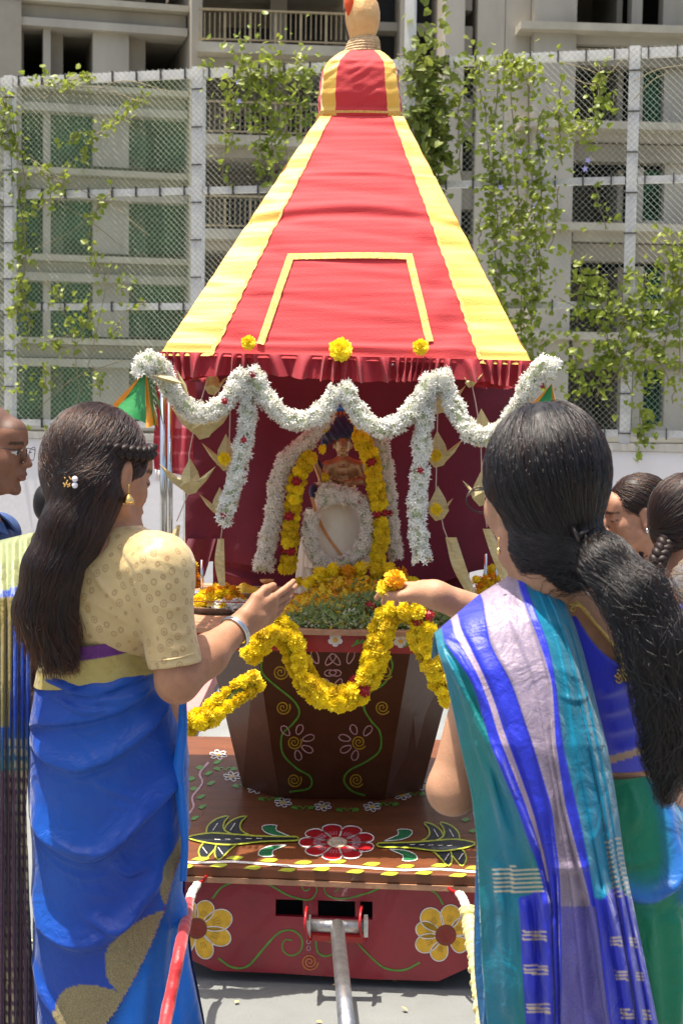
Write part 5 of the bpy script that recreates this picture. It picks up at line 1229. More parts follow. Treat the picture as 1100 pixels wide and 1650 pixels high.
# ---- cloth helpers
def loft(rows, nr=200, nc=180, flat=1.0, Yfun=None):
    """rows (py, L, R, Y centre, half depth) -> ring grid; returns world verts (nr,nc,3) and outward dirs"""
    r = np.array(rows, float); py = np.linspace(r[0, 0], r[-1, 0], nr); g = [np.interp(py, r[:, 0], r[:, k]) for k in range(1, 5)]
    ker = np.ones(9)/9; g = [np.convolve(np.pad(x, 4, 'edge'), ker, 'valid') for x in g]
    a = np.arange(nc)*2*PI/nc; V = np.zeros((nr, nc, 3)); D = np.zeros((nr, nc, 3))
    for i in range(nr):
        c = P((g[0][i]+g[1][i])/2, py[i], g[2][i]); hw = (g[1][i]-g[0][i])/2*g[2][i]/F; hd = g[3][i]
        V[i, :, 0] = c[0]+hw*np.sign(np.cos(a))*np.abs(np.cos(a))**flat; V[i, :, 1] = c[1]+hd*np.sign(np.sin(a))*np.abs(np.sin(a))**flat; V[i, :, 2] = c[2]
        D[i, :, 0] = np.cos(a)/hw; D[i, :, 1] = np.sin(a)/hd
    return V, nrm(D)
def fold_disp(px, py, folds):
    """folds: (polyline px, amp m, width above, width below, axis) axis 'x' fold runs across (y as a function of x), 'y' runs down"""
    o = np.zeros(np.shape(px))
    for pts, amp, wa, wb, ax in folds:
        p = np.array(pts, float); p = smoothpath(p, 40)
        if ax == 'x':
            s = np.argsort(p[:, 0]); q = np.interp(px, p[s, 0], p[s, 1]); d = py-q; e = np.minimum(px-p[s[0], 0], p[s[-1], 0]-px)
        else:
            s = np.argsort(p[:, 1]); q = np.interp(py, p[s, 1], p[s, 0]); d = px-q; e = np.minimum(py-p[s[0], 1], p[s[-1], 1]-py)
        fade = np.clip((e+8)/28, 0, 1); fade = fade*fade*(3-2*fade)
        o = o+amp*fade*np.where(d < 0, np.exp(-(d/wa)**2), np.exp(-(d/wb)**2))
    return o
def silk(name, rough=.47, sheen=.25, gold=False):
    """shot silk: coloured by the woven pattern and painted shading stored on the cloth; gold thread areas glint"""
    m = mat(name, (1, 1, 1), rough, var=.10, vs=7, bump=.10, bs=260, attr='Col', sheen=sheen, spec=.38)
    nt = m.node_tree; N = nt.nodes; L = nt.links; b = N['Principled BSDF']
    bn = b.inputs['Normal'].links[0].from_node; t2 = N.new('ShaderNodeTexCoord'); w2 = N.new('ShaderNodeTexNoise'); w2.inputs['Scale'].default_value = 16; w2.inputs['Detail'].default_value = 3; w2.inputs['Distortion'].default_value = 1.6
    L.new(t2.outputs['Object'], w2.inputs['Vector']); b2 = N.new('ShaderNodeBump'); b2.inputs['Strength'].default_value = .5; b2.inputs['Distance'].default_value = .012; L.new(w2.outputs['Fac'], b2.inputs['Height']); L.new(b2.outputs[0], bn.inputs['Normal'])
    b.inputs['Sheen Roughness'].default_value = .35; b.inputs['Anisotropic'].default_value = .5
    at = N.new('ShaderNodeAttribute'); at.attribute_name = 'Zari'; tc = N.new('ShaderNodeTexCoord')
    nz = N.new('ShaderNodeTexNoise'); nz.inputs['Scale'].default_value = 700; nz.inputs['Detail'].default_value = 3; L.new(tc.outputs['Object'], nz.inputs['Vector'])
    mr = N.new('ShaderNodeMapRange'); mr.inputs[1].default_value = .36; mr.inputs[2].default_value = .75; L.new(nz.outputs['Fac'], mr.inputs[0])
    mu = N.new('ShaderNodeMath'); mu.operation = 'MULTIPLY'; L.new(at.outputs['Fac'], mu.inputs[0]); L.new(mr.outputs[0], mu.inputs[1])
    mx = N.new('ShaderNodeMix'); mx.data_type = 'RGBA'; mx.inputs[7].default_value = (.50, .38, .22, 1)
    src = b.inputs['Base Color'].links[0].from_socket; L.new(src, mx.inputs[6]); L.new(mu.outputs[0], mx.inputs[0]); L.new(mx.outputs[2], b.inputs['Base Color'])
    m2 = N.new('ShaderNodeMath'); m2.operation = 'MULTIPLY'; m2.inputs[1].default_value = .45; L.new(mu.outputs[0], m2.inputs[0]); L.new(m2.outputs[0], b.inputs['Metallic'])
    return m
M['silk'] = silk('shot_silk')
def cloth(name, V, col, parent, zari=None, wrap=True, m='silk', kind=None, label=None, keep=None):
    nr, nc = V.shape[:2]; f = gridfaces(nr, nc, wrap)
    if keep is not None:
        kk = keep.reshape(-1); f = f[kk[f].all(1)]
    o = mk(name, V.reshape(-1, 3), f, M[m], parent, col=col.reshape(-1, 3), kind=kind, label=label)
    z = np.zeros(nr*nc, np.float32) if zari is None else zari.reshape(-1).astype(np.float32)
    if len(o.data.vertices) == nr*nc:
        at = o.data.attributes.new('Zari', 'FLOAT', 'POINT'); at.data.foreach_set('value', z)
    return o

# ---------------------------------------------------------------- heap of petals and leaves on the table
heap = thing('flower_heap', PZ(585, 1000, ZTB), 'heap of loose marigold petals and green leaves in front of the statue', 'flower heap')
def ht(x, Y, z): return A(P(x, 900, Y)[0], Y, ZTB+z)
HY = [ell(ht(572, 4.74, .01), (.155, .105, .110), None, .03), ell(ht(520, 4.70, .0), (.10, .09, .075), None, .03), ell(ht(630, 4.76, .0), (.09, .09, .10), None, .03), ell(ht(560, 4.60, .0), (.13, .08, .055), None, .03), ell(ht(480, 4.68, 0), (.08, .10, .035), None, .02), ('h', A(0, 0, ZTB+.001), A(0, 0, -1), .002)]
HG = [ell(ht(615, 4.60, .0), (.17, .105, .070), None, .03), ell(ht(668, 4.66, .0), (.09, .10, .070), None, .03), ell(ht(545, 4.56, .0), (.14, .07, .040), None, .02), ('h', A(0, 0, ZTB+.001), A(0, 0, -1), .002)]
def coat(prims, n, m, size, name, seed, test=None, tilt=.55, lift=(0, .010), tv=PET, tf=PETF):
    lo, hi = pbounds(prims); x = seeds_on(prims, lo, hi, n, seed, lambda q: (q[:, 2] > ZTB+.003) & (q[:, 1] > 4.47) & (test(q) if test is not None else True))
    rg_ = np.random.default_rng(seed+50); g = sgrad(prims, x); x = x+g*rg_.uniform(lift[0], lift[1], (len(x), 1)); nn = g+tilt*rg_.normal(size=g.shape)
    v, f = scatter(tv, tf, x, frames(nn, rg_), size*(.6+.8*rg_.random(len(x)))); mk(name, v, f, M[m], heap, smooth=False, kind='stuff')
v, f = solid(HY, .006); mk('packed_petals', v, f, M['pety'], heap); v, f = solid(HG, .006); mk('packed_leaves', v, f, M['herb'], heap)
coat(HY, 5200, 'pety', .017, 'yellow_petals', 1); coat(HY, 2200, 'peto', .016, 'orange_petals', 2)
HERB = [(0, 0, 0), (.16, .6, .10), (0, 1.25, 0), (-.16, .6, .10)]
coat(HG, 3800, 'herb', .024, 'green_leaves', 3, tilt=.8, lift=(0, .014), tv=HERB); coat(HG, 700, 'pety', .015, 'yellow_petals', 4); coat(HG, 1300, 'petw', .013, 'white_petals', 5, lift=(.004, .014)); coat(HY, 500, 'herb', .022, 'green_leaves', 6, tilt=.8, lift=(.002, .012), tv=HERB)
for (x, y, r, lab) in ((597, 982, 1.5, 'red rose bloom lying on the green leaf heap below the petals'), (655, 962, 1.3, 'red rose bloom lying near the reaching hand')):
    q = raycast(HG+HY, x, y); q = q if q is not None else P(x, y, 4.6)
    o = place('rose_bloom', ROSE, q+A(0, -.008, .006), None, (.7, 0, x), r); T(o, lab, 'flower', 'roses on the leaf heap')
names = ('first', 'second', 'third', 'fourth', 'fifth', 'sixth', 'seventh', 'eighth', 'ninth')
for i, (x, y) in enumerate(((498, 944), (516, 930), (538, 922), (560, 926), (582, 920), (604, 924), (626, 922), (645, 930), (662, 945))):
    q = raycast(HY+HG, x, y+6); q = q if q is not None else P(x, y, 4.74)
    o = place('marigold', (MARI+MARO)[i % 4], q+A(0, -.004, .006), None, (.6, .2*i, x), 1.1); T(o, 'whole marigold, %s from the left along the top of the petal heap' % names[i], 'flower', 'whole marigolds on the heap')
# ---------------------------------------------------------------- woman on the left, blue sari
YL = 3.15
lw = thing('person', (P(165, 760, YL)[0]-.02, YL, 0), 'woman with long loose hair in a blue sari and gold blouse offering her open hand', 'person', 'women making offerings at the chariot')
H = Head(P(165, 764, YL), math.radians(50), math.radians(-14), math.radians(2), 1.09); HL = H
SK = (.36, .175, .095)
Rs, Ls = P(258, 915, 3.05), P(84, 918, 3.27)
el_, wr_ = P(286, 1098, 3.03), P(388, 1008, 3.19)
dh = nrm(P(497, 948, 3.30)-wr_)
tor = [cone(P(178, 830, 3.165), P(165, 885, 3.17), .050, .056, .03), cone(P(182, 878, 3.16), Rs, .052, .050, .05), cone(P(160, 890, 3.18), Ls, .050, .048, .05),
       ell(P(158, 955, 3.165), (.155, .098, .135), np.stack((A(.77, -.64, 0), A(.64, .77, 0), A(0, 0, 1)), 1), .04), ell(P(165, 1060, 3.19), (.125, .092, .12), None, .05),
       ell(P(178, 1180, 3.20), (.160, .120, .16), None, .06), cone(P(120, 1250, 3.2), P(130, 1780, 3.2), .085, .045, .04), cone(P(230, 1250, 3.2), P(235, 1780, 3.2), .085, .045, .04)]
uarm = [cone(Rs, el_, .047, .041, .03)]
farm = [cone(el_, el_+(wr_-el_)*.45, .042, .041, .02), cone(el_+(wr_-el_)*.45, wr_, .041, .0245, .02)]
lel = P(40, 1090, 3.32); larm = [cone(Ls, lel, .050, .040, .03), cone(lel, P(150, 1050, 3.42), .038, .025, .02)]
hd = hand(wr_, dh, A(-.55, .72, .42), A(-.2, -.4, 1), .98, (.10, .14, .18, .22), .05, (.060, .030, .012), .004)
hd2 = hand(P(150, 1050, 3.42), A(.8, .2, .3), A(-.3, .3, .9), A(0, 1, .2), .95)
prims = H.prims()+[H.C((0, -.02, -.05), (0, -.045, -.13), .047, .050, .03)]+tor+uarm+farm+hd+larm+hd2
body(lw, prims, SK, [(H, dict())])
# blouse: inflated torso and sleeve, cut at neckline, waist and cuff
cuff = el_+(Rs-el_)*.14; bl = [inflate(p, .007) for p in tor[:5]]+[cone(Rs, cuff-(Rs-cuff)*.12, .0535, .052, .06), cone(Ls, Ls+(lel-Ls)*.85, .052, .046, .03)]
bl[0] = cone(P(180, 880, 3.16), P(170, 900, 3.17), .056, .06, .03)
bl += [('h', cuff, nrm(cuff-Rs), .002), ('h', P(160, 1056, 3.12), nrm(A(-.12, 0, -1)), .002), ell(H.W(.0, -.005, -.135), (.066, .064, .045), None, .004, True)]
v, f = solid(bl, .0030); n = vnormals(v, f); px, py = proj(v)
dsp = fold_disp(px, py, [([(215, 905), (212, 950), (222, 1000), (240, 1050)], -.002, 12, 12, 'y'), ([(232, 880), (228, 930), (236, 990)], .004, 10, 10, 'y'), ([(140, 905), (160, 940), (195, 975), (212, 985)], .004, 10, 6, 'x'), ([(120, 960), (160, 975), (200, 1000), (218, 1020)], .0035, 9, 6, 'x'),
                         ([(250, 975), (280, 982), (305, 975)], .004, 8, 6, 'x'), ([(255, 1010), (285, 1024), (310, 1016)], .004, 8, 5, 'x'), ([(262, 1040), (290, 1046), (312, 1038)], .003, 7, 5, 'x'), ([(150, 870), (190, 890), (215, 925)], -.003, 9, 9, 'x')])
dsp = dsp+.0018*vnoise(v*A(22, 22, 34), 4)+.001*vnoise(v*70, 9); v = v+n*dsp[:, None]
def blousemat():
    m = mat('gold_brocade', (0.46, 0.32, 0.13), .45, .0, var=.12, vs=9, bump=.12, bs=300, sheen=.2, col2=(.60, .45, .21)); nt = m.node_tree; N = nt.nodes; L = nt.links; b = N['Principled BSDF']
    tc = N.new('ShaderNodeTexCoord'); mp = N.new('ShaderNodeMapping'); mp.inputs['Scale'].default_value = (48, 48, 40); mp.inputs['Rotation'].default_value = (0, .5, 0); L.new(tc.outputs['Object'], mp.inputs[0])
    vo = N.new('ShaderNodeTexVoronoi'); vo.feature = 'F1'; vo.inputs['Scale'].default_value = 1.0; vo.inputs['Randomness'].default_value = .16; L.new(mp.outputs[0], vo.inputs['Vector'])
    cr = N.new('ShaderNodeValToRGB'); e = cr.color_ramp; e.elements[0].position = 0.0; e.elements[0].color = (.9, .9, .9, 1); e.elements[1].position = 1; e.elements[1].color = (0, 0, 0, 1)
    for p_, c_ in ((.12, .8), (.17, .1), (.22, .25), (.27, .9), (.32, .9), (.37, 0)): q = e.elements.new(p_); q.color = (c_, c_, c_, 1)
    L.new(vo.outputs['Distance'], cr.inputs[0]); mx = N.new('ShaderNodeMix'); mx.data_type = 'RGBA'; mx.inputs[7].default_value = (.26, .13, .04, 1); src = b.inputs['Base Color'].links[0].from_socket
    mu = N.new('ShaderNodeMath'); mu.operation = 'MULTIPLY'; mu.inputs[1].default_value = .62; L.new(cr.outputs[0], mu.inputs[0])
    L.new(src, mx.inputs[6]); L.new(mu.outputs[0], mx.inputs[0]); L.new(mx.outputs[2], b.inputs['Base Color']); return m
M['blouse'] = blousemat(); mk('blouse', v, f, M['blouse'], lw)
mb = MB(); 
q = [p_ for p_ in (raycast(bl, 238+i*(313-238)/16, 1064-.1*i*0+4*math.sin(i/16*PI)-i*.7) for i in range(17)) if p_ is not None]
if len(q) > 3: mb.tube(np.array(q), .0022, 6); mb.build('sleeve_hem', M['blouse'], lw, smooth=True)
# sari: lower wrap
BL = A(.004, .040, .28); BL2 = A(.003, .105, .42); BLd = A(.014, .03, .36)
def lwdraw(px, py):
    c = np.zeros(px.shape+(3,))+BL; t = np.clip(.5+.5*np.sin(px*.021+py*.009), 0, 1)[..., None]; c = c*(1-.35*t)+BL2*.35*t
    t = np.clip((px-240)/60, 0, 1)[..., None]; c = c*(1-.5*t)+BL2*.5*t  # lighter blue to the right: shading gradient put into the colour
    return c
rows = [(1062, 72, 238, 3.17, .095), (1110, 58, 272, 3.18, .115), (1180, 50, 297, 3.19, .14), (1260, 48, 303, 3.19, .15), (1350, 55, 303, 3.19, .145), (1450, 57, 300, 3.18, .14), (1550, 56, 312, 3.18, .145), (1650, 60, 332, 3.17, .15), (1760, 50, 350, 3.16, .17), (1885, 40, 362, 3.16, .19)]
V, D = loft(rows, 300, 260, .92); V2 = V.copy(); px, py = proj(V)
inner = [([(300, 1440), (296, 1520), (310, 1600), (330, 1700)], .010, 8, 8, 'y'), ([(270, 1480), (262, 1580), (268, 1700)], .008, 8, 8, 'y'), ([(235, 1560), (232, 1640), (236, 1740)], .008, 8, 8, 'y'), ([(285, 1500), (283, 1600), (290, 1700)], -.006, 6, 6, 'y')]
d = fold_disp(px, py, inner)+.002*vnoise(V*A(9, 9, 5), 3)
V = V+D*d[..., None]
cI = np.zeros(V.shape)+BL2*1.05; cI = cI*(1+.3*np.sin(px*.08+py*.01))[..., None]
V[..., 0] += 0
cloth('sari_skirt', V-D*.006, cI, lw)
# outer drape with its deep curved folds
F1 = [([(69, 1090), (138, 1117), (194, 1102), (250, 1072)], .007, 16, 5, 'x'), ([(52, 1168), (131, 1160), (194, 1142), (245, 1108)], .010, 26, 5, 'x'), ([(54, 1200), (80, 1222), (115, 1237), (150, 1233), (194, 1211), (238, 1173), (275, 1120)], .012, 24, 6, 'x'),
      ([(55, 1312), (85, 1352), (120, 1374), (150, 1380), (180, 1364), (215, 1328), (255, 1288), (298, 1228)], .016, 34, 7, 'x'), ([(150, 1380), (185, 1360), (230, 1310)], .008, 10, 5, 'x'),
      ([(57, 1440), (74, 1486), (110, 1517), (145, 1523), (183, 1505), (221, 1464), (262, 1408)], .014, 30, 8, 'x'), ([(138, 1474), (165, 1488), (190, 1496), (222, 1466)], .009, 14, 6, 'x'), ([(175, 1385), (205, 1405), (240, 1395)], .006, 18, 6, 'x'),
      ([(57, 1550), (75, 1600), (100, 1640), (125, 1700)], .010, 14, 10, 'x'), ([(110, 1135), (150, 1128), (190, 1128), (225, 1118)], .004, 10, 5, 'x'), ([(150, 1258), (185, 1275), (225, 1290)], .0035, 8, 5, 'x'), ([(130, 1190), (150, 1215), (160, 1232)], .003, 8, 6, 'x')]
rg = np.random.default_rng(21)
def minor(F, n, amp, rg=rg):
    out = []
    for _ in range(n):
        b = F[int(rg.integers(len(F)))]; q = smoothpath(b[0], 20); i = int(rg.integers(0, 11)); k = int(rg.integers(6, 10)); s = q[i:i+k]
        if b[4] == 'x': s = s+np.array([0, rg.uniform(-42, 42)])+np.array([0, 1])*np.linspace(0, rg.uniform(-14, 14), len(s))[:, None]
        else: s = s+np.array([rg.uniform(-26, 26), 0])+np.array([1, 0])*np.linspace(0, rg.uniform(-6, 6), len(s))[:, None]
        w = rg.uniform(4, 9); out.append((s, amp*rg.uniform(.4, 1), w, w*.45, b[4]))
    return out
px, py = proj(V2); d = 1.45*fold_disp(px, py, F1)+fold_disp(px, py, minor(F1, 60, .0048))+.0022*vnoise(V2*A(8, 8, 5), 8)+.0009*vnoise(V2*A(45, 45, 30), 12); Vo = V2+D*(d+.004)[..., None]
pxo, pyo = proj(V2); front = (D[..., 1] < .35)
edge = np.interp(pyo, [1062, 1200, 1340, 1400, 1470, 1520, 1580, 1620, 1660, 1760, 1885], [330, 330, 300, 281, 262, 244, 216, 194, 168, 110, 60])
keep = (pxo <= edge) | (~front)
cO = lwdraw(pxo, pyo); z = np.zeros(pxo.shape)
def pgon(pts, c, zz=.8):
    m = inpoly(pxo, pyo, smoothpath(list(pts)+[pts[0]], 80)) & (D[..., 1] < .2); cO[m] = c; z[m] = zz
gm = A(.115, .10, .035)
pgon([(297, 1318), (288, 1345), (272, 1378), (258, 1405), (257, 1440), (268, 1463), (282, 1440), (291, 1395), (299, 1350)], gm)
pgon([(272, 1464), (240, 1474), (205, 1496), (176, 1524), (170, 1560), (182, 1588), (205, 1600), (228, 1572), (256, 1520)], gm)
pgon([(95, 1640), (98, 1605), (118, 1588), (150, 1586), (196, 1600), (196, 1622), (170, 1665), (120, 1700)], gm)
m = (pyo < 1062+28*np.clip((300-pxo)/240, 0, 1)+6) & front; mz = m & (pyo > 1040); cO[m] = A(.30, .25, .035); z[m] = .9
m = keep & (np.abs(pxo-edge) < 3.2) & front & (pyo > 1335); cO[m] = A(.10, .015, .10)
Vo = Vo-D*0+D*(.004*np.exp(-((pxo-edge)/5.0)**2)*front)[..., None]
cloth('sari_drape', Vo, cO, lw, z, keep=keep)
# bright cloth edge falling down the right hip
e = smoothpath([(300, 1128), (301, 1180), (296, 1240), (300, 1300), (303, 1360), (300, 1420)], 60); V3 = []
for i, (x, y) in enumerate(e):
    w = 3+10*math.sin(PI*min(1, i/45))*.6; V3 += [P(x-w-8, y, 3.10), P(x-4, y, 3.075), P(x+1, y, 3.085), P(x+1, y, 3.12)]
V3 = np.array(V3).reshape(60, 4, 3); cloth('sari_fold', V3, np.zeros(V3.shape)+BL2*1.2, lw, wrap=False)
# waistband border over the blouse hem
V, D = loft([(1030, 78, 236, 3.165, .098), (1062, 68, 243, 3.17, .100), (1092, 60, 262, 3.175, .108)], 26, 200, .92); px, py = proj(V)
tilt = 30*np.clip((250-px)/190, 0, 1)-18; V[..., 2] -= tilt*YL/F*1.0; V = V+D*(.006+.002*vnoise(V*40, 5))[..., None]
cB = np.zeros(V.shape)+A(.34, .27, .04); cB[:9] = A(.10, .012, .13); cB = cB*(1+.25*vnoise(V*60, 7))[..., None]; zB = np.zeros(V.shape[:2])+.8; zB[:9] = 0
cloth('sari_border', V, cB, lw, zB)
# left shoulder border of her sari (pallu over the left shoulder, green-gold)
# hair
hp = [H.E((0, -.022, .036), (.082, .102, .092), .015), H.E((0, -.062, .0), (.070, .062, .085), .03),
      H.E((.086, .052, -.048), (.048, .062, .056), .010, True), H.E((-.086, .052, -.048), (.048, .062, .056), .010, True), H.E((0, .115, -.02), (.075, .055, .062), .012, True), H.E((.083, -.004, -.008), (.016, .026, .038), .008, True),
      cone(P(142, 785, 3.07), P(112, 850, 3.05), .056, .052, .03), cone(P(112, 850, 3.05), P(84, 918, 3.04), .052, .053, .02), cone(P(84, 918, 3.04), P(68, 985, 3.05), .053, .052, .02), cone(P(68, 985, 3.05), P(82, 1030, 3.06), .052, .036, .02), cone(P(100, 880, 3.04), P(108, 1040, 3.05), .03, .018, .02),
      cone(P(170, 800, 3.09), P(135, 880, 3.05), .035, .030, .02)]
v, f = solid(hp, .0035); n = vnormals(v, f); v = v+n*(.0012*vnoise(v*A(50, 50, 9), 3))[:, None]; mk('hair', v, f, M['hairbrown'], lw)
lo, hi = pbounds(hp); axis = smoothpath([tuple(P(*q)) for q in ((150, 780, 3.05), (112, 850, 3.04), (84, 918, 3.03), (68, 985, 3.04), (84, 1060, 3.06), (92, 1110, 3.06))], 60)
clip_ = P(113, 778, 3.07); axt = nrm(np.gradient(axis, axis=0))
def ldir(p, k, rnd, ph):
    zc = P(120, 800, 3.1)[2]; up = np.clip((p[:, 2]-zc)/.05, 0, 1)[:, None]
    i = np.argmin(((p[:, None]-axis[None])**2).sum(-1), 1); dn = axt[i]+rnd*.11
    tw = nrm(clip_-p+rnd*.02); l = H.local(p); top_ = np.clip((l[:, 2]-.02)/.06, 0, 1)[:, None]
    cr = tw*1.0+A(0, 0, -.35)+H.R[:, 1]*-.25
    return cr*up+dn*(1-up)
sd = seeds_on(hp, lo, hi, 9500, 3, lambda x: (H.local(x)[:, 1] < .095))
sd3 = seeds_on(hp, lo, hi, 1500, 13, lambda x: (proj(x)[1] > 975)); strands('hair_ends', lw, hp, sd3, lambda p, k, rnd, ph: axt[-1]+rnd*.22, 9, .0085, M['hs_brown'], .00042, (-.001, .004), .001, 14, keep=.25)
strands('hair_strands', lw, hp, sd, ldir, 26, .0085, M['hs_brown'], .00042, (-.001, .0045), .0007, 5)
# plait along the temple and pearl clip
pl = [H.W(*q) for q in ((.058, .062, .062), (.076, .035, .048), (.082, .0, .040), (.080, -.035, .036), (.066, -.075, .030), (.040, -.112, .015))]
pth = smoothpath(pl, 60); mbp = MB(); tg = nrm(np.gradient(pth, axis=0)); bi = nrm(np.cross(tg, A(0, 0, 1))); nn_ = np.cross(bi, tg)
for k in range(3):
    ph = k*2*PI/3; s = np.arange(60)*.42; mbp.tube(pth+nn_*(.0095*np.sin(s+ph))[:, None]+bi*(.006*np.sin(2*(s+ph)))[:, None], .0078, 8)
mbp.build('plait', M['hairbrown'], lw, smooth=True)
pc_ = raycast(hp, 118, 778) ; pc_ = pc_ if pc_ is not None else P(118, 778, 3.02)
for (x, y) in ((121, 772), (121, 782)):
    mb = MB(); mb.lathe(P(x, y, pc_[1]-.012), [(.0005, -.0062), (.0045, -.0045), (.0063, 0), (.0045, .0045), (.0005, .0062)], 14); mb.build('pearl', M['pearl'], lw, smooth=True)
mb = MB()
for k in range(16): q = P(108+RNG.uniform(-6, 6), 777+RNG.uniform(-9, 9), pc_[1]-.006); mb.lathe(q, [(.0004, -.002), (.002, 0), (.0004, .002)], 5)
mb.build('hair_clip', M['gold'], lw)
# jhumka earring
ep = H.W(.085, .001, -.046); ep = P(207.5, 800, ep[1]-.01); t_ = MB(); t_.lathe(ep+A(0, 0, -.012), [(.012, 0), (.0115, .004), (.009, .010), (.004, .015), (.0015, .018)], 18)
for k in range(12): t_.lathe(ep+A(.011*math.cos(k*PI/6), .011*math.sin(k*PI/6), -.0145), [(.0003, -.002), (.0016, 0), (.0003, .002)], 5)
t_.tube([ep+A(0, 0, .005), ep+A(0, 0, .022)], .001, 5); t_.lathe(ep+A(0, 0, .022), [(.0005, -.003), (.003, 0), (.0005, .003)], 8); t_.build('earring', M['gold'], lw, smooth=True)
# bangle
bd = nrm(el_-wr_); bc = wr_+bd*.018; u = nrm(np.cross(bd, A(0, 0, 1))); w = np.cross(bd, u)
for dk in (0, .006):
    mb = MB(); a = np.linspace(0, 2*PI, 37); mb.tube(bc+bd*dk+np.outer(np.cos(a), u)*.0335+np.outer(np.sin(a), w)*.0335+A(0, 0, -.003), .0032, 8, cap=False); mb.build('bangle', M['steel'], lw, smooth=True)

# ---------------------------------------------------------------- woman on the right, teal sari
rw = thing('person', (P(930, 1000, 2.45)[0], 2.45, 0), 'woman seen from behind with black ponytail in a teal, green and blue silk sari', 'person', 'women making offerings at the chariot')
H = Head(P(872, 788, 2.40), math.radians(120), math.radians(-12), 0, 1.08); HR = H
SK2 = (.40, .21, .12)
Lr, Rr = P(798, 1022, 2.40), P(1060, 1024, 2.57); elL = P(729, 1272, 2.38); wrL = P(800, 1165, 2.60); elR = P(905, 1040, 2.86); wrR = P(700, 958, 2.76)
yw = np.stack((A(.87, .5, 0), A(-.5, .87, 0), A(0, 0, 1)), 1)
tor = [cone(P(880, 890, 2.42), P(895, 960, 2.44), .050, .058, .03), cone(P(895, 965, 2.45), Lr, .052, .042, .05), cone(P(905, 965, 2.45), Rr, .055, .052, .05),
       ell(P(945, 1095, 2.45), (.160, .100, .170), yw, .05), ell(P(955, 1220, 2.47), (.135, .10, .12), None, .05), ell(P(960, 1370, 2.48), (.165, .13, .16), None, .06),
       cone(P(900, 1450, 2.5), P(900, 2150, 2.5), .085, .045, .04), cone(P(1020, 1450, 2.5), P(1010, 2150, 2.5), .085, .045, .04)]
la = [cone(Lr, elL, .043, .0375, .03), cone(elL, elL+(wrL-elL)*.4, .0375, .037, .02), cone(elL+(wrL-elL)*.4, wrL, .037, .024, .02)]+hand(wrL, A(.1, .6, .5), A(.8, 0, .2), A(0, -.3, 1), .95)
dR = nrm(P(625, 938, 2.86)-wrR)
ra = [cone(Rr, elR, .047, .038, .03), cone(elR, elR+(wrR-elR)*.4, .038, .036, .02), cone(elR+(wrR-elR)*.4, wrR, .036, .0245, .02)]+hand(wrR, dR, A(-.5, .6, -.6), A(-.1, -.2, 1), .84, (.35, .45, .55, .65), .14, (.055, .050, .010))
prims = H.prims()+[H.C((0, -.01, -.05), (0, .004, -.13), .047, .048, .03)]+tor+la+ra
body(rw, prims, SK2, [(H, dict())])
# blouse
nl = [(905, 945), (950, 995), (1000, 1052), (1014, 1088)]
bl = [inflate(p, .007) for p in tor[1:5]]+[cone(Lr, Lr+(elL-Lr)*.35, .048, .044, .03), cone(Rr, Rr+(elR-Rr)*.5, .054, .049, .03), cone(P(960, 903, 2.36), P(1068, 1044, 2.37), .060, .060, .002)]
bl[-1] = ell(P(1004, 984, 2.36), (.068, .12, .105), np.stack((nrm(P(1064, 1046, 2.36)-P(957, 906, 2.36)), A(0, 1, 0), nrm(np.cross(P(1064, 1046, 2.36)-P(957, 906, 2.36), A(0, 1, 0)))), 1) @ np.array([[0, 0, 1], [0, 1, 0], [1, 0, 0.]]), .003, True)
bl += [('h', P(950, 1236, 2.4), A(0, 0, -1), .002)]
v, f = solid(bl, .0032); n = vnormals(v, f); px, py = proj(v)
dsp = fold_disp(px, py, [([(960, 1120), (1000, 1110), (1035, 1090)], .004, 14, 6, 'x'), ([(968, 1150), (1005, 1142), (1040, 1122)], .004, 12, 6, 'x'), ([(975, 1180), (1010, 1174), (1045, 1160)], .004, 12, 6, 'x'), ([(985, 1210), (1010, 1206), (1045, 1192)], .003, 10, 5, 'x')])+.0015*vnoise(v*A(25, 25, 30), 4)
v = v+n*dsp[:, None]; BB = A(.022, .030, .50); col = np.zeros(v.shape)+BB; m = (py > 1217-(px-985)*.3) & (py < 1230-(px-985)*.3); col[m] = A(.35, .22, .15)
M['silkb'] = mat('blue_blouse_silk', (1, 1, 1), .42, var=.1, vs=8, bump=.1, bs=260, attr='Col', sheen=.3); mk('blouse', v, f, M['silkb'], rw, col=col)
# embroidered neckline
bp = []; nbl = [inflate(p, .007) for p in tor[:5]]
for x, y in smoothpath([(893, 932), (905, 947), (928, 968), (952, 996), (976, 1024), (998, 1052), (1010, 1078), (1013, 1098)], 44):
    q = raycast(nbl, x-3, y+1)
    if q is not None: bp.append(q)
bp = np.array(bp)
if len(bp) > 5:
    ker = np.ones(5)/5; bp = np.stack([np.convolve(np.pad(bp[:, k], 2, 'edge'), ker, 'valid') for k in range(3)], 1)
    g = sgrad(bl, bp); t = nrm(np.gradient(bp, axis=0)); s = nrm(np.cross(t, g)); sl = s*np.sign(-s[:, :1])      # towards the left
    mb = MB()
    for k, (o, r) in enumerate(((-.004, .0022), (.000, .0026), (.0045, .0026), (.009, .0022))): mb.tube(bp+sl*o+g*.0022, r, 6)
    mb.build('gold_border', M['gold_rib'], rw, smooth=True)
    mb = MB()
    for i in range(1, len(bp)-1, 2):
        c = bp[i]+sl[i]*.017+g[i]*.002; mb.tube([c+sl[i]*.006*math.cos(a)+t[i]*.006*math.sin(a) for a in np.linspace(0, 4.6, 9)], .0015, 5); mb.lathe(c, [(.0004, -.002), (.0024, 0), (.0004, .002)], 6, ax=g[i])
    mb.build('scalloped_embroidery', M['gold_rib'], rw, smooth=True)
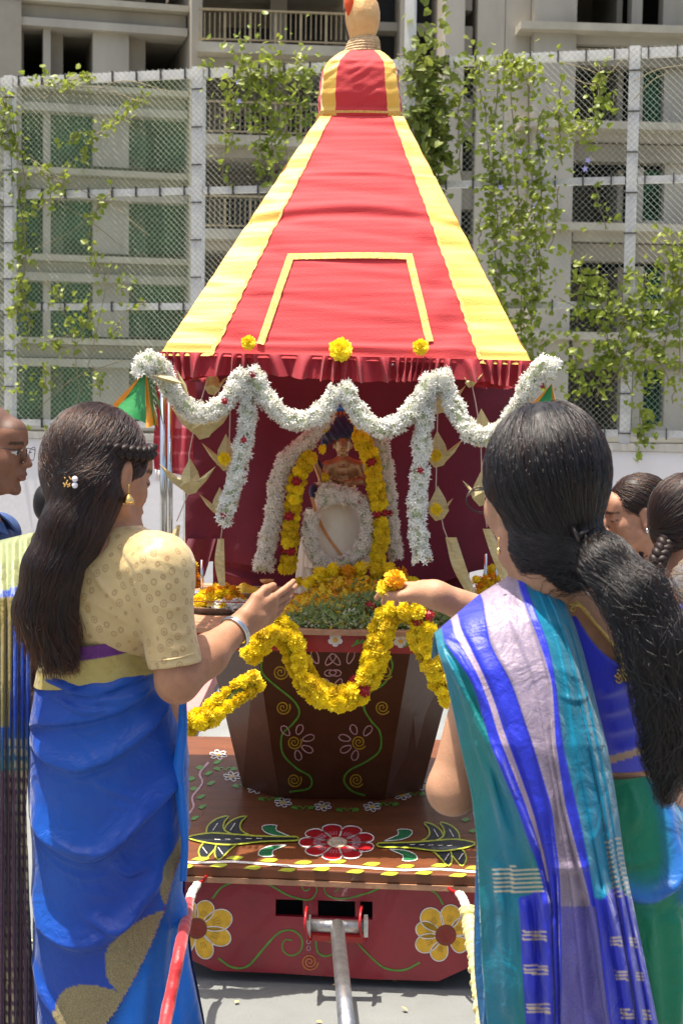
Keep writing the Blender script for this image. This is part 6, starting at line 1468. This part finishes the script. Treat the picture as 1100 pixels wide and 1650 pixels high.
# skirt
TE = A(.0, .135, .20); GR = A(.0, .16, .075); BU = A(.016, .026, .42); MV = A(.17, .14, .26)
rows = [(1228, 850, 1052, 2.47, .115), (1290, 815, 1085, 2.47, .135), (1360, 790, 1112, 2.48, .155), (1460, 783, 1128, 2.48, .16), (1600, 780, 1140, 2.48, .165), (1800, 775, 1150, 2.48, .18), (2290, 750, 1180, 2.48, .22)]
V, D = loft(rows, 300, 240, .92); px, py = proj(V)
FS = [([(990, 1436), (1030, 1448), (1062, 1440), (1082, 1400), (1092, 1340)], .012, 26, 7, 'x'), ([(1048, 1250), (1062, 1290), (1072, 1340), (1074, 1400), (1060, 1440)], .012, 10, 14, 'y'), ([(1088, 1280), (1092, 1360), (1094, 1460)], .010, 8, 8, 'y'), ([(1040, 1460), (1052, 1560), (1060, 1660)], .008, 18, 10, 'y'), ([(1085, 1470), (1090, 1560), (1088, 1660)], .010, 14, 8, 'y'), ([(1010, 1260), (1020, 1300), (1018, 1340)], .004, 8, 8, 'y'),
      ([(985, 1380), (1020, 1392), (1055, 1380)], .004, 10, 6, 'x'), ([(790, 1400), (800, 1500), (806, 1640)], .010, 10, 10, 'y'), ([(770, 1400), (780, 1520), (786, 1640)], .008, 10, 10, 'y')]
V = V+D*(1.3*fold_disp(px, py, FS)+fold_disp(px, py, minor(FS, 26, .004))+.003*vnoise(V*A(8, 8, 5), 6))[..., None]
c = np.zeros(V.shape)+GR; t = np.clip(fold_disp(px, py, FS[:3])/.012, 0, 1)[..., None]; c = c*(1-t)+(A(.02, .13, .42))*t; tt = (px < 830)[..., None]; c = np.where(tt, A(.004, .07, .22), c)  # blue highlights painted along the fold ridges; left part plain dark blue
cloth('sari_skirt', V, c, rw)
# pallu over the left shoulder
cols = dict(L=[(703, 1040), (716, 1080), (727, 1130), (742, 1200), (760, 1280), (768, 1350), (772, 1450), (776, 1550), (785, 1650), (796, 1800)],
            a=[(712, 1031), (735, 1060), (762, 1100), (791, 1200), (833, 1300), (868, 1400), (882, 1460), (890, 1650), (893, 1800)],
            b=[(779, 975), (790, 1040), (825, 1100), (859, 1200), (888, 1300), (900, 1400), (902, 1460), (905, 1650), (908, 1800)],
            c=[(833, 940), (871, 1040), (889, 1100), (894, 1200), (909, 1300), (936, 1400), (952, 1460), (978, 1650), (990, 1800)],
            d=[(843, 936), (882, 1040), (894, 1100), (905, 1200), (928, 1300), (949, 1400), (960, 1460), (982, 1650), (996, 1800)],
            R=[(884, 931), (905, 962), (922, 1000), (938, 1050), (951, 1100), (963, 1150), (976, 1200), (985, 1250), (993, 1300), (1006, 1400), (1027, 1500), (1048, 1600), (1058, 1650), (1088, 1800)])
US = [0, .2, .42, .62, .66, 1.0]; nr, nc = 330, 200; vv = np.linspace(0, 1, nr); X = []; Yp = []
for k in 'LabcdR':
    q = np.array(cols[k], float); y = q[0, 1]+(1800-q[0, 1])*vv; X.append(np.interp(y, q[:, 1], q[:, 0])); Yp.append(y)
X = np.array(X).T; Yp = np.array(Yp).T; ker = np.ones(15)/15
X = np.stack([np.convolve(np.pad(X[:, k], 7, 'edge'), ker, 'valid') for k in range(6)], 1)
uu = np.linspace(0, 1, nc); PX = np.array([np.interp(uu, US, X[i]) for i in range(nr)]); PY = np.array([np.interp(uu, US, Yp[i]) for i in range(nr)])
Ub = np.tile(uu, (nr, 1)); Vb = np.tile(vv[:, None], (1, nc))
base = np.interp(PY, [930, 1000, 1080, 1200, 1350, 1800], [2.335, 2.275, 2.235, 2.20, 2.19, 2.21]); top_ = np.exp(-(Vb/.035)**1.0)
dep = base+.075*(np.abs(2*Ub-1))**2.6*np.clip(.25+Vb*5, 0, 1)+.03*top_
ridge = np.zeros(PX.shape)
for k, (uc, am) in enumerate(((.2, .010), (.42, .006), (.62, .010), (.66, .006), (.88, .012), (.10, .006), (.31, .005), (.53, .005), (.77, .004), (.95, .008))):
    am = am*np.clip(.35+Vb*1.6, 0, 1.6); du = Ub-uc-.012*np.sin(Vb*7+k); ridge += am*np.where(du > 0, np.exp(-(du/.045)**2), np.exp(-(du/.014)**2))
fd = [([(712, 1050), (750, 1120), (790, 1200), (830, 1290), (868, 1380)], .008, 10, 5, 'y'), ([(800, 1210), (835, 1330), (870, 1420), (876, 1520)], .008, 9, 6, 'y'), ([(955, 1395), (925, 1402), (890, 1400)], .006, 12, 5, 'x'), ([(895, 1120), (930, 1128), (955, 1118)], .0025, 6, 4, 'x'), ([(880, 1000), (910, 1010), (930, 1000)], .002, 6, 4, 'x'),
      ([(800, 1390), (812, 1500), (818, 1640)], .010, 9, 9, 'y'), ([(845, 1450), (856, 1550), (862, 1650)], .012, 12, 7, 'y'), ([(880, 1440), (886, 1540), (886, 1650)], .010, 7, 7, 'y'), ([(970, 1430), (1000, 1540), (1020, 1650)], .012, 10, 8, 'y'), ([(940, 1440), (950, 1540), (955, 1650)], -.006, 14, 14, 'y')]
mf = [(q, a*.6, w1, w2, ax) for q, a, w1, w2, ax in minor([f for f in fd if f[4] == 'y'], 30, .007)]; dep = dep-1.25*ridge-1.2*fold_disp(PX, PY, fd)-fold_disp(PX, PY, mf)+.002*np.sin(PY*.05+Ub*9)*Vb
V = np.zeros((nr, nc, 3))
for i in range(nr):
    for j in range(nc): V[i, j] = P(PX[i, j], PY[i, j], dep[i, j])
V = V+A(0, 1, 0)*(.0012*vnoise(V*A(50, 50, 26), 6))[..., None]
# part lying over the shoulder and down the front
ext = []
for s, (dy, dz) in enumerate(((.16, -.05), (.14, -.03), (.12, -.012), (.09, .004), (.06, .009), (.03, .006))): ext.append(V[0]+A(.0, dy, dz))
Vx = np.concatenate((np.array(ext), V)); ne = len(ext)
c = np.zeros((nr, nc, 3)); z = np.zeros((nr, nc)); u = Ub
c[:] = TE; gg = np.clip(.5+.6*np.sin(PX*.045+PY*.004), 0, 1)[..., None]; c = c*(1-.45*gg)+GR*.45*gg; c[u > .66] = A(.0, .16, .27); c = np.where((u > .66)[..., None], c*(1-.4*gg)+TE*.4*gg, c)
m = (u > .2) & (u <= .42); c[m] = BU; m = (u > .42) & (u <= .62); c[m] = MV; z[m] = .6; m = (u > .62) & (u <= .66); c[m] = BU
m = (np.abs(u-.262-.01) < .016) & (PY < 1420); z[m] = .9; c[m] = A(.30, .22, .38)
end = (PY > 1440+10*np.sin(u*20)); dk = np.clip((PY-1425)/50, 0, 1)[..., None]
tz = end & (u > .12) & ~((u > .42) & (u < .62)); c = np.where((tz & (u > .12))[..., None], BU*.95, c)
c = np.where(((u > .42) & (u < .66) & (PY > 1460))[..., None], A(.06, .055, .30), c); z = np.where((u > .42) & (u < .66) & (PY > 1460), .30, z)
m = (u > .05) & (u < .2) & (PY > 1395) & (PY < 1440) & (np.mod(PY, 7) < 2.5); z[m] = 1.0; c[m] = A(.5, .42, .30)
m = (u > .84) & (PY > 1350) & (PY < 1445) & (np.mod(PY+u*60, 8) < 2.6) & ((u < .91) | (u > .94)); z[m] = 1; c[m] = A(.5, .4, .3)
for y0 in (1505, 1560, 1622, 1690):
    m = ((np.abs(u-.79) < .05) | (np.abs(u-.93) < .03) | (np.abs(u-.16) < .035)) & ((np.abs(PY-y0-u*14) < 1.6) | (np.abs(PY-y0-6-u*14) < 1.4) | (np.abs(PY-y0+6-u*14) < 1.2)); z[m] = 1; c[m] = A(.5, .4, .28)
cx = np.concatenate((np.tile(c[:1], (ne, 1, 1)), c)); zx = np.concatenate((np.tile(z[:1], (ne, 1)), z))
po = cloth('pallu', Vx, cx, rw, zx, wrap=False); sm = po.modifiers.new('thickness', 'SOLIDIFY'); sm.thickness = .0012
# teal folds hanging behind the left edge of the pallu
rows = [(1300, 762, 812, 2.38, .03), (1400, 768, 838, 2.36, .045), (1550, 768, 850, 2.35, .05), (1800, 772, 860, 2.35, .06)]
V, D = loft(rows, 120, 90, 1.0); px, py = proj(V); V = V+D*(.006*np.sin(px*.35+py*.01))[..., None]; c = np.zeros(V.shape)+A(.004, .11, .26); cloth('sari_fold', V, c, rw)
# hair
hp = [ell(P(881, 763, 2.385), (.0955, .112, .112), None, .015), ell(P(888, 838, 2.36), (.060, .070, .075), None, .03), cone(P(885, 880, 2.36), P(866, 922, 2.37), .045, .020, .02),
      H.E((-.085, .055, -.060), (.048, .060, .062), .010, True), H.E((0, .125, -.015), (.080, .050, .075), .012, True),
      cone(P(920, 850, 2.37), P(975, 905, 2.28), .030, .030, .02), cone(P(868, 880, 2.37), P(882, 914, 2.37), .042, .034, .02), cone(P(905, 880, 2.34), P(918, 918, 2.34), .040, .030, .02), cone(P(975, 905, 2.28), P(1026, 962, 2.25), .030, .038, .03), cone(P(1026, 962, 2.25), P(1062, 1042, 2.24), .038, .044, .03), cone(P(1062, 1042, 2.24), P(1085, 1130, 2.24), .044, .045, .03), cone(P(1085, 1130, 2.24), P(1084, 1212, 2.25), .046, .034, .02), cone(P(1084, 1212, 2.25), P(1072, 1280, 2.27), .034, .006, .02)]
v, f = solid(hp, .0035); n = vnormals(v, f); v = v+n*(.002*vnoise(v*A(45, 45, 20), 3))[:, None]; mk('hair', v, f, M['hairbase'], rw)
lo, hi = pbounds(hp); axis = smoothpath([tuple(P(*q)) for q in ((922, 852, 2.36), (975, 905, 2.27), (1026, 962, 2.24), (1062, 1042, 2.22), (1085, 1130, 2.22), (1084, 1212, 2.24), (1070, 1300, 2.27), (1056, 1380, 2.28))], 70); axt = nrm(np.gradient(axis, axis=0)); clip_ = P(936, 868, 2.33); crown = P(872, 668, 2.40)
def rdir(p, k, rnd, ph):
    i = np.argmin(((p[:, None]-axis[None])**2).sum(-1), 1); dn = axt[i]+rnd*.14+.16*np.stack((np.sin(p[:, 2]*90+ph), np.cos(p[:, 2]*80+ph), np.zeros(len(p))), 1)
    up = np.clip((p[:, 2]-P(935, 875, 2.3)[2])/.03, 0, 1)[:, None]*np.clip(1-(p[:, 0]-P(985, 800, 2.3)[0])/.03, 0, 1)[:, None]
    up = up*np.clip(np.linalg.norm(p-clip_, axis=1)/.03-.6, 0, 1)[:, None]; tw = nrm(clip_-p)*.6+nrm(p-crown)*.75*np.clip((p[:, 2]-P(0, 800, 2.38)[2])/.10, 0, 1)[:, None]+A(0, 0, -.35)+rnd*.035
    return tw*up+dn*(1-up)
sd = seeds_on(hp, lo, hi, 10500, 4, lambda x: H.local(x)[:, 1] < .09)
strands('hair_strands', rw, hp, sd, rdir, 24, .0085, M['hs_black'], .00038, (-.001, .005), .0012, 7)
# loose flyaway hairs of the ponytail
sd2 = seeds_on(hp, lo, hi, 700, 9, lambda x: (proj(x)[1] > 900))
strands('flyaway_hairs', rw, hp, sd2, lambda p, k, rnd, ph: rdir(p, k, rnd*2.2, ph), 20, .008, M['hs_black'], .00030, (.004, .016), .003, 8)
mb = MB(); c_ = raycast(hp, 934, 866); c_ = P(934, 866, (c_[1] if c_ is not None else 2.24)-.008)
for (x0, y0, x1, y1) in ((921, 848, 939, 884), (928, 862, 946, 857), (934, 874, 952, 868), (940, 860, 948, 876)): mb.tube([P(x0, y0, c_[1]), P((x0+x1)/2, (y0+y1)/2, c_[1]-.006), P(x1, y1, c_[1]+.004)], .0034, 8)
mb.build('hair_clip', M['glass_rim'], rw, smooth=True)
# spectacles and earring
mb = MB(); ctr = H.W(-.036, .104, .002); a = np.linspace(0, 2*PI, 25)
for sx in (-1, 1):
    cc = H.W(sx*.034, .106, .000); mb.tube(np.array([cc+H.R @ (A(.026*math.cos(t), 0, .019*math.sin(t))*H.k) for t in a]), .0013, 6, cap=False); mb.tube([H.W(sx*.060, .104, .006), H.W(sx*.078, .06, .008), H.W(sx*.082, 0, .004)], .0014, 6)
mb.tube([H.W(-.008, .107, .004), H.W(.008, .107, .004)], .0013, 6); mb.build('spectacles', M['glass_rim'], rw, smooth=True)
ep = P(803, 866, H.W(-.08, 0, -.03)[1]-.02); mb = MB(); mb.tube([ep, ep-A(0, 0, .018)], .0008, 5); mb.lathe(ep-A(0, 0, .022), [(.0005, -.006), (.003, -.002), (.003, .002), (.0005, .006)], 8); mb.build('earring', M['gold'], rw, smooth=True)
# marigold and petals leaving her fingers
o = place('marigold', MARO[1], P(636, 934, 2.78), None, (.5, .3, 0), .78); T(o, 'orange marigold held in the fingers of the reaching hand', 'flower')
o = place('marigold', MARI[0], P(622, 948, 2.79), None, (.9, .3, 0), .7); T(o, 'yellow marigold at the fingertips of the reaching hand', 'flower')
# ---------------------------------------------------------------- pallu of the left woman falling from her far shoulder
nr, nc = 260, 120; vv = np.linspace(0, 1, nr); LX = [(868, -60), (1000, -90), (1800, -110)]; RX = [(868, 50), (905, 46), (950, 50), (1100, 50), (1200, 48), (1300, 43), (1450, 47), (1600, 57), (1800, 62)]
PY = np.tile((868+vv*(1880-868))[:, None], (1, nc)); U = np.tile(np.linspace(0, 1, nc), (nr, 1))
PX = np.interp(PY, *zip(*LX))*(1-U)+np.interp(PY, *zip(*RX))*U; PY2 = PY+(1-U)*26*np.exp(-(PY-868)/90)
dep = np.interp(PY, [868, 900, 960, 1100, 1900], [3.30, 3.24, 3.16, 3.12, 3.10])+.03*(2*U-1)**2-.011*np.clip((PY-930)/120, 0, 1)*np.sin(PX*.62+PY*.004)-.006*np.sin(PX*.31+1)
V = np.array([[P(PX[i, j], PY2[i, j], dep[i, j]) for j in range(nc)] for i in range(nr)])
c = np.zeros(V.shape)+A(.010, .050, .34); z = np.zeros(PX.shape)
m = PY2 < 948-.35*(PX-20); c[m] = A(.17, .23, .09); z[m] = .45
m = (PX < 22-(PY2-960)*.03) & (PY2 > 962) & (PY2 < 1170); c[m] = A(.20, .17, .03); z[m] = .6
m = (PY2 >= 1150) & (PY2 < 1240); t = ((PY2-1150)/90)[..., None]; c = np.where(m[..., None], c*(1-t)+A(.02, .09, .10)*t, c)
m = PY2 >= 1240; c[m] = A(.055, .014, .045); z[m] = .12
for x in (8, 17, 26, 35, 43): m = (PY2 > 1190) & (np.abs(PX-x-(PY2-1240)*.01) < 1.3) & (np.mod(PY2, 5) < 3.2); c[m] = A(.34, .28, .16); z[m] = .9
e = [V[0]+A(0, dy, dz) for dy, dz in ((.22, -.25), (.16, -.10), (.09, -.01), (.04, .01))]; V = np.concatenate((np.array(e), V)); c = np.concatenate((np.tile(c[:1], (4, 1, 1)), c)); z = np.concatenate((np.tile(z[:1], (4, 1)), z))
o = cloth('pallu', V, c, lw, z, wrap=False); o.modifiers.new('thickness', 'SOLIDIFY').thickness = .0012

# ---------------------------------------------------------------- people around
def cap(H, r=(.078, .098, .088), c=(0, -.020, .034), line=.075, low=True):
    p = [H.E(c, r, .012)]
    if low: p.append(H.E((0, -.055, -.012), (.066, .055, .070), .03))
    p += [H.E((0, .125, -.030), (.088, .064, .080), .012, True), H.E((.080, .045, -.050), (.040, .052, .058), .010, True), H.E((-.080, .045, -.050), (.040, .052, .058), .010, True), H.E((.083, -.006, -.008), (.016, .022, .034), .008, True), H.E((-.083, -.006, -.008), (.016, .022, .034), .008, True)]
    return p
def bystander(label, H, skin, hairm, top_col, low_col, h=.006, female=True, paint=None, hair=True, strandm=None, top_fn=None, braid=None, rough=.6, coarse=True, wide=.165, neckcut=.0):
    x, y = H.c[0], H.c[1]; zt = H.c[2]-.20*H.k; yaw = math.atan2(H.R[1, 1], H.R[0, 1]); r = A(math.sin(yaw), -math.cos(yaw), 0); f = A(math.cos(yaw), math.sin(yaw), 0); k = zt/1.38
    t = thing('person', (x, y, 0), label, 'person', 'bystanders around the chariot'); C0 = A(x, y, zt)-f*.03
    sh = wide*k; S1, S2 = C0+r*sh+A(0, 0, -.03), C0-r*sh+A(0, 0, -.03); B = np.stack((r, f, A(0, 0, 1)), 1)
    tor = [cone(C0+A(0, 0, -.01), S1, .05*k, .05*k, .05), cone(C0+A(0, 0, -.01), S2, .05*k, .05*k, .05), ell(C0+A(0, 0, -.17*k), (.155*k, .10*k, .19*k), B, .05), ell(C0+A(0, 0, -.40*k), (.14*k, .10*k, .17*k), B, .06), ell(C0+A(0, 0, -.52*k), (.155*k, .115*k, .13*k), B, .05)]
    arms = []
    for S, sg in ((S1, 1), (S2, -1)):
        e = S+A(0, 0, -.27*k)+r*sg*.03; w = e+f*.10*k+A(0, 0, -.22*k); arms += [cone(S, e, .044*k, .036*k, .02), cone(e, w, .036*k, .024*k, .015)]+hand(w, nrm(w-e), -r*sg, f, .95*k)
    legs = []
    for sg in (1, -1):
        hp_ = C0+A(0, 0, -.58*k)+r*sg*.075*k; kn = hp_+A(0, 0, -.38*k); an = A(kn[0], kn[1], .07); legs += [cone(hp_, kn, .078*k, .052*k, .02), cone(kn, an, .052*k, .034*k, .02), ell(A(an[0], an[1], .035)+f*.05, (.038*k, .11*k, .034*k), B, .02)]
    pr = H.prims(female)+[H.C((0, -.02, -.05), (0, -.035, -.20), .048 if female else .056, .056, .03)]+tor+arms+legs
    body(t, pr, skin, [(H, paint or {})], h)
    tp = [inflate(p, .009) for p in tor]+[cone(S, S+A(0, 0, -.20*k), .056*k, .052*k, .02) for S in (S1, S2)]+[ell(C0+A(0, 0, .055+neckcut)+f*.035, (.082, .085, .065+neckcut), B, .004, True)]
    v, ff = solid(tp, h); n = vnormals(v, ff); v = v+n*(.004*vnoise(v*A(16, 16, 12), 3))[:, None]
    mk('top', v, ff, top_col, t)
    sk = [ell(C0+A(0, 0, -.56*k), (.17*k, .13*k, .14*k), B, .05)]+[inflate(p, .016) for p in legs if p[0] == 'c']; v, ff = solid(sk, h*1.3); mk('trousers', v, ff, low_col, t)
    if hair:
        hp = cap(H); v, ff = solid(hp, .005 if coarse else .0035); mk('hair', v, ff, hairm, t)
        if strandm:
            lo, hi = pbounds(hp); cen = H.W(0, -.11, -.02)
            def dfn(p, k, rnd, ph): return nrm(cen-p)+rnd*.06+A(0, 0, -.15)
            strands('hair_strands', t, hp, seeds_on(hp, lo, hi, 1400, 3), dfn, 14, .008, strandm, .0006, (-.001, .003), .001, 5)
        if braid is not None:
            pth = smoothpath(braid, 70); mb = MB(); tg = nrm(np.gradient(pth, axis=0)); bi = nrm(np.cross(tg, A(.2, 1, 0))); nn = np.cross(bi, tg); s = np.linspace(0, plen(pth)/.052*2*PI, 70)
            tp_ = np.interp(np.linspace(0, 1, 70), (0, .1, .8, 1), (.8, 1, .8, .5))
            for q in range(3):
                ph = q*2*PI/3; mb.tube(pth+bi*(.014*tp_*np.sin(s+ph))[:, None]+nn*(.008*np.sin(2*(s+ph)))[:, None], .0135*tp_, 9)
            mb.build('braid', hairm, t, smooth=True)
    return t, C0, B, r, f
M['shirt'] = mat('navy_patterned_shirt', (.018, .045, .13), .75, var=.5, vs=70, bump=.1, bs=300, col2=(.04, .09, .24))
M['trou'] = mat('dark_trousers', (.03, .03, .035), .8); M['whitetop'] = mat('white_kurta', (.66, .66, .68), .7, var=.05); M['dkred'] = mat('dark_red_cloth', (.16, .015, .03), .6, var=.2, vs=12, sheen=.3); M['greyt'] = mat('pale_grey_cloth', (.42, .42, .48), .7, var=.1)
HM = Head(P(-20, 722, 3.9), math.radians(-6), math.radians(-6), 0, 1.03)
man, C0, B_, r_, f_ = bystander('bald man in spectacles and a navy patterned shirt at the left edge', HM, (.23, .105, .060), M['hairbase'], M['shirt'], M['trou'], .0036, False, dict(eyes='open', scalp=(.085, .05, .038), lip=(.20, .07, .06)), hair=False, wide=.19)
mb = MB()
for sx in (-1, 1):
    a = np.linspace(0, 2*PI, 25); cc = (sx*.033, .108, -.002); mb.tube(np.array([HM.W(cc[0]+.024*math.cos(t), cc[1]-.004*abs(math.cos(t)), cc[2]+.017*math.sin(t)) for t in a]), .0010, 6, cap=False); mb.tube([HM.W(sx*.057, .104, .006), HM.W(sx*.078, .06, .010), HM.W(sx*.081, -.002, .008)], .0011, 6)
mb.tube([HM.W(-.009, .110, .003), HM.W(.009, .110, .003)], .0014, 6); mb.build('spectacles', M['glass_rim'], man, smooth=True)
mb = MB()  # collar
for sg in (1, -1):
    q = [HM.W(sg*.060, .0, -.150), HM.W(sg*.066, .02, -.185), HM.W(sg*.035, .085, -.205), HM.W(sg*.018, .065, -.178)]; mb.slab(q, (HM.R @ A(sg*.004, .003, .002)))
mb.build('collar', M['shirt'], man)
Hb = Head(P(84, 815, 6.8), math.radians(75), 0, 0, .88)
bystander('dark haired child half hidden behind the long hair of the left woman', Hb, (.26, .12, .07), M['hairbase'], M['greyt'], M['trou'], .008, True)
H1 = Head(P(1023, 828, 4.7), math.radians(188), math.radians(-12), 0, 1.0)
bystander('woman with braided hair and pale top facing left beyond the ponytail', H1, (.38, .19, .115), M['hairbrown'], M['whitetop'], M['greyt'], .0045, True, None, True, M['hs_brown'], braid=[tuple(P(*q)) for q in ((1034, 842, 4.72), (1038, 868, 4.70), (1038, 895, 4.68), (1036, 925, 4.70))], coarse=False, neckcut=.02)
mb = MB(); q = H1.W(-.083, .0, -.046); mb.lathe(q, [(.0006, -.008), (.007, -.003), (.005, .004), (.0006, .008)], 10); o = mb.build('earring', M['steel'], None, smooth=True); o.parent = bpy.data.objects[[x.name for x in bpy.data.objects if x.get('label', '').startswith('woman with braided')][0]]; o.location = tuple(-wl(o.parent))
H2 = Head(P(1118, 842, 4.0), math.radians(12), math.radians(-4), 0, 1.06)
bystander('woman with a thick dark braid at the right edge facing right', H2, (.33, .16, .095), M['hairbrown'], M['greyt'], M['trou'], .0045, True, None, True, M['hs_brown'], braid=[tuple(P(*q)) for q in ((1084, 852, 3.97), (1070, 880, 3.93), (1059, 905, 3.91), (1053, 935, 3.91), (1056, 980, 3.92), (1060, 1030, 3.93))], coarse=False, neckcut=.015)
H3 = Head(P(1142, 985, 3.3), math.radians(172), math.radians(-22), 0, 1.05)
bystander('grey haired elderly woman in dark red bending in from the right edge', H3, (.30, .13, .09), mat('grey_hair_mass', (.12, .11, .105), .5, var=.3, vs=60), M['dkred'], M['dkred'], .0045, True, None, True, M['hs_grey'], coarse=False)
H4 = Head(P(1062, 808, 7.6), math.radians(200), 0, 0, .85)
bystander('small child far back between the two braided women on the right', H4, (.34, .13, .09), M['hairbase'], M['greyt'], M['trou'], .008, True)

# ---------------------------------------------------------------- red fringed shawl behind the left posts
t = thing('red_shawl', P(282, 600, 5.25), 'red fringed shawl hanging behind the left steel posts of the chariot', 'shawl')
nr, nc = 90, 70; U, V_ = np.meshgrid(np.linspace(0, 1, nc), np.linspace(0, 1, nr)); px = 250+64*U+3*np.sin(V_*6); py = 606+150*V_+14*U*V_
V = np.array([[P(px[i, j], py[i, j], 5.25+.012*math.sin(U[i, j]*14)+.008*math.sin(V_[i, j]*5)) for j in range(nc)] for i in range(nr)])
c = np.zeros(V.shape)+A(.36, .015, .035); m = ((np.mod(py, 26) < 4) & (py > 690)); c[m] = A(.48, .10, .12); m = (py > 655) & (py < 690) & (U > .5); c[m] = A(.55, .16, .20)
cloth('cloth', V, c, t, wrap=False, m='silkb')
mb = MB()
for i in range(26):
    x = 251+i*2.5; y = 756+14*(x-250)/64; mb.tube([P(x, y, 5.25), P(x+1, y+9, 5.245), P(x+.5+math.sin(i), y+18, 5.25)], .0016, 4)
mb.build('fringe', M['p_white'], t, smooth=True, kind='stuff')
# ---------------------------------------------------------------- pulling ropes wrapped in cloth
def hook(px, py, qx, qy, parent):
    mb = MB(); mb.tube(smoothpath([pf(px, py, .002), P(px+(qx-px)*.3, py+(qy-py)*.6, 4.16), P(qx, qy, 4.10)], 12), .0052, 8); mb.build('hook', M['p_red'], parent, smooth=True)
def wrapped(name, label, pts, Ys, w, m, ruf, knot):
    t = thing(name, P(*pts[0], Ys[0]), label, 'rope', 'cloth wrapped pulling ropes'); path = smoothpath([P(*p, y) for p, y in zip(pts, Ys)], 160); n = len(path); s = np.arange(n)
    r = w*(1+ruf*np.sin(s*.55)*np.sin(s*.13+1)+ruf*.5*np.sin(s*1.3)); r[0] = r[1] = w*.6
    mb = MB(); mb.tube(path, r, 18); o = mb.build('cloth_wrap', M[m], t, smooth=True)
    kp = smoothpath([P(*p, y) for p, y in knot], 40); mb = MB(); k = np.arange(40)
    for q in range(5): mb.tube(kp+np.stack((.007*np.cos(k*.5+q*1.26), .007*np.sin(k*.5+q*1.26), .002*np.sin(k*1.1+q)), 1), .0065, 6)
    mb.build('cotton_binding', M['jas2'], t, smooth=True); return t
M['redsat'] = mat('red_satin', (.48, .010, .014), .5, var=.12, vs=14, bump=.35, bs=45, sheen=.3)
M['yelsat'] = mat('pale_yellow_ruffle', (.74, .62, .22), .55, var=.12, vs=20, bump=.5, bs=70, sheen=.3)
t = wrapped('pulling_rope', 'rope wrapped in shiny red satin hooked to the left of the chariot', [(305, 1452), (300, 1480), (290, 1530), (278, 1590), (266, 1650), (240, 1800)], [3.85, 3.2, 2.98, 2.92, 2.86, 2.6], .0125, 'redsat', .05, [((318, 1425), 4.10), ((310, 1438), 4.04), ((304, 1458), 3.93)])
hook(333, 1410, 318, 1424, t)
t = wrapped('pulling_rope', 'rope wrapped in ruffled pale yellow cloth hooked to the right of the chariot', [(752, 1460), (757, 1490), (765, 1535), (772, 1590), (780, 1650), (800, 1800)], [4.04, 4.0, 3.92, 3.84, 3.75, 3.5], .021, 'yelsat', .16, [((740, 1440), 4.10), ((746, 1450), 4.07), ((752, 1466), 4.04)])
hook(720, 1424, 738, 1440, t)
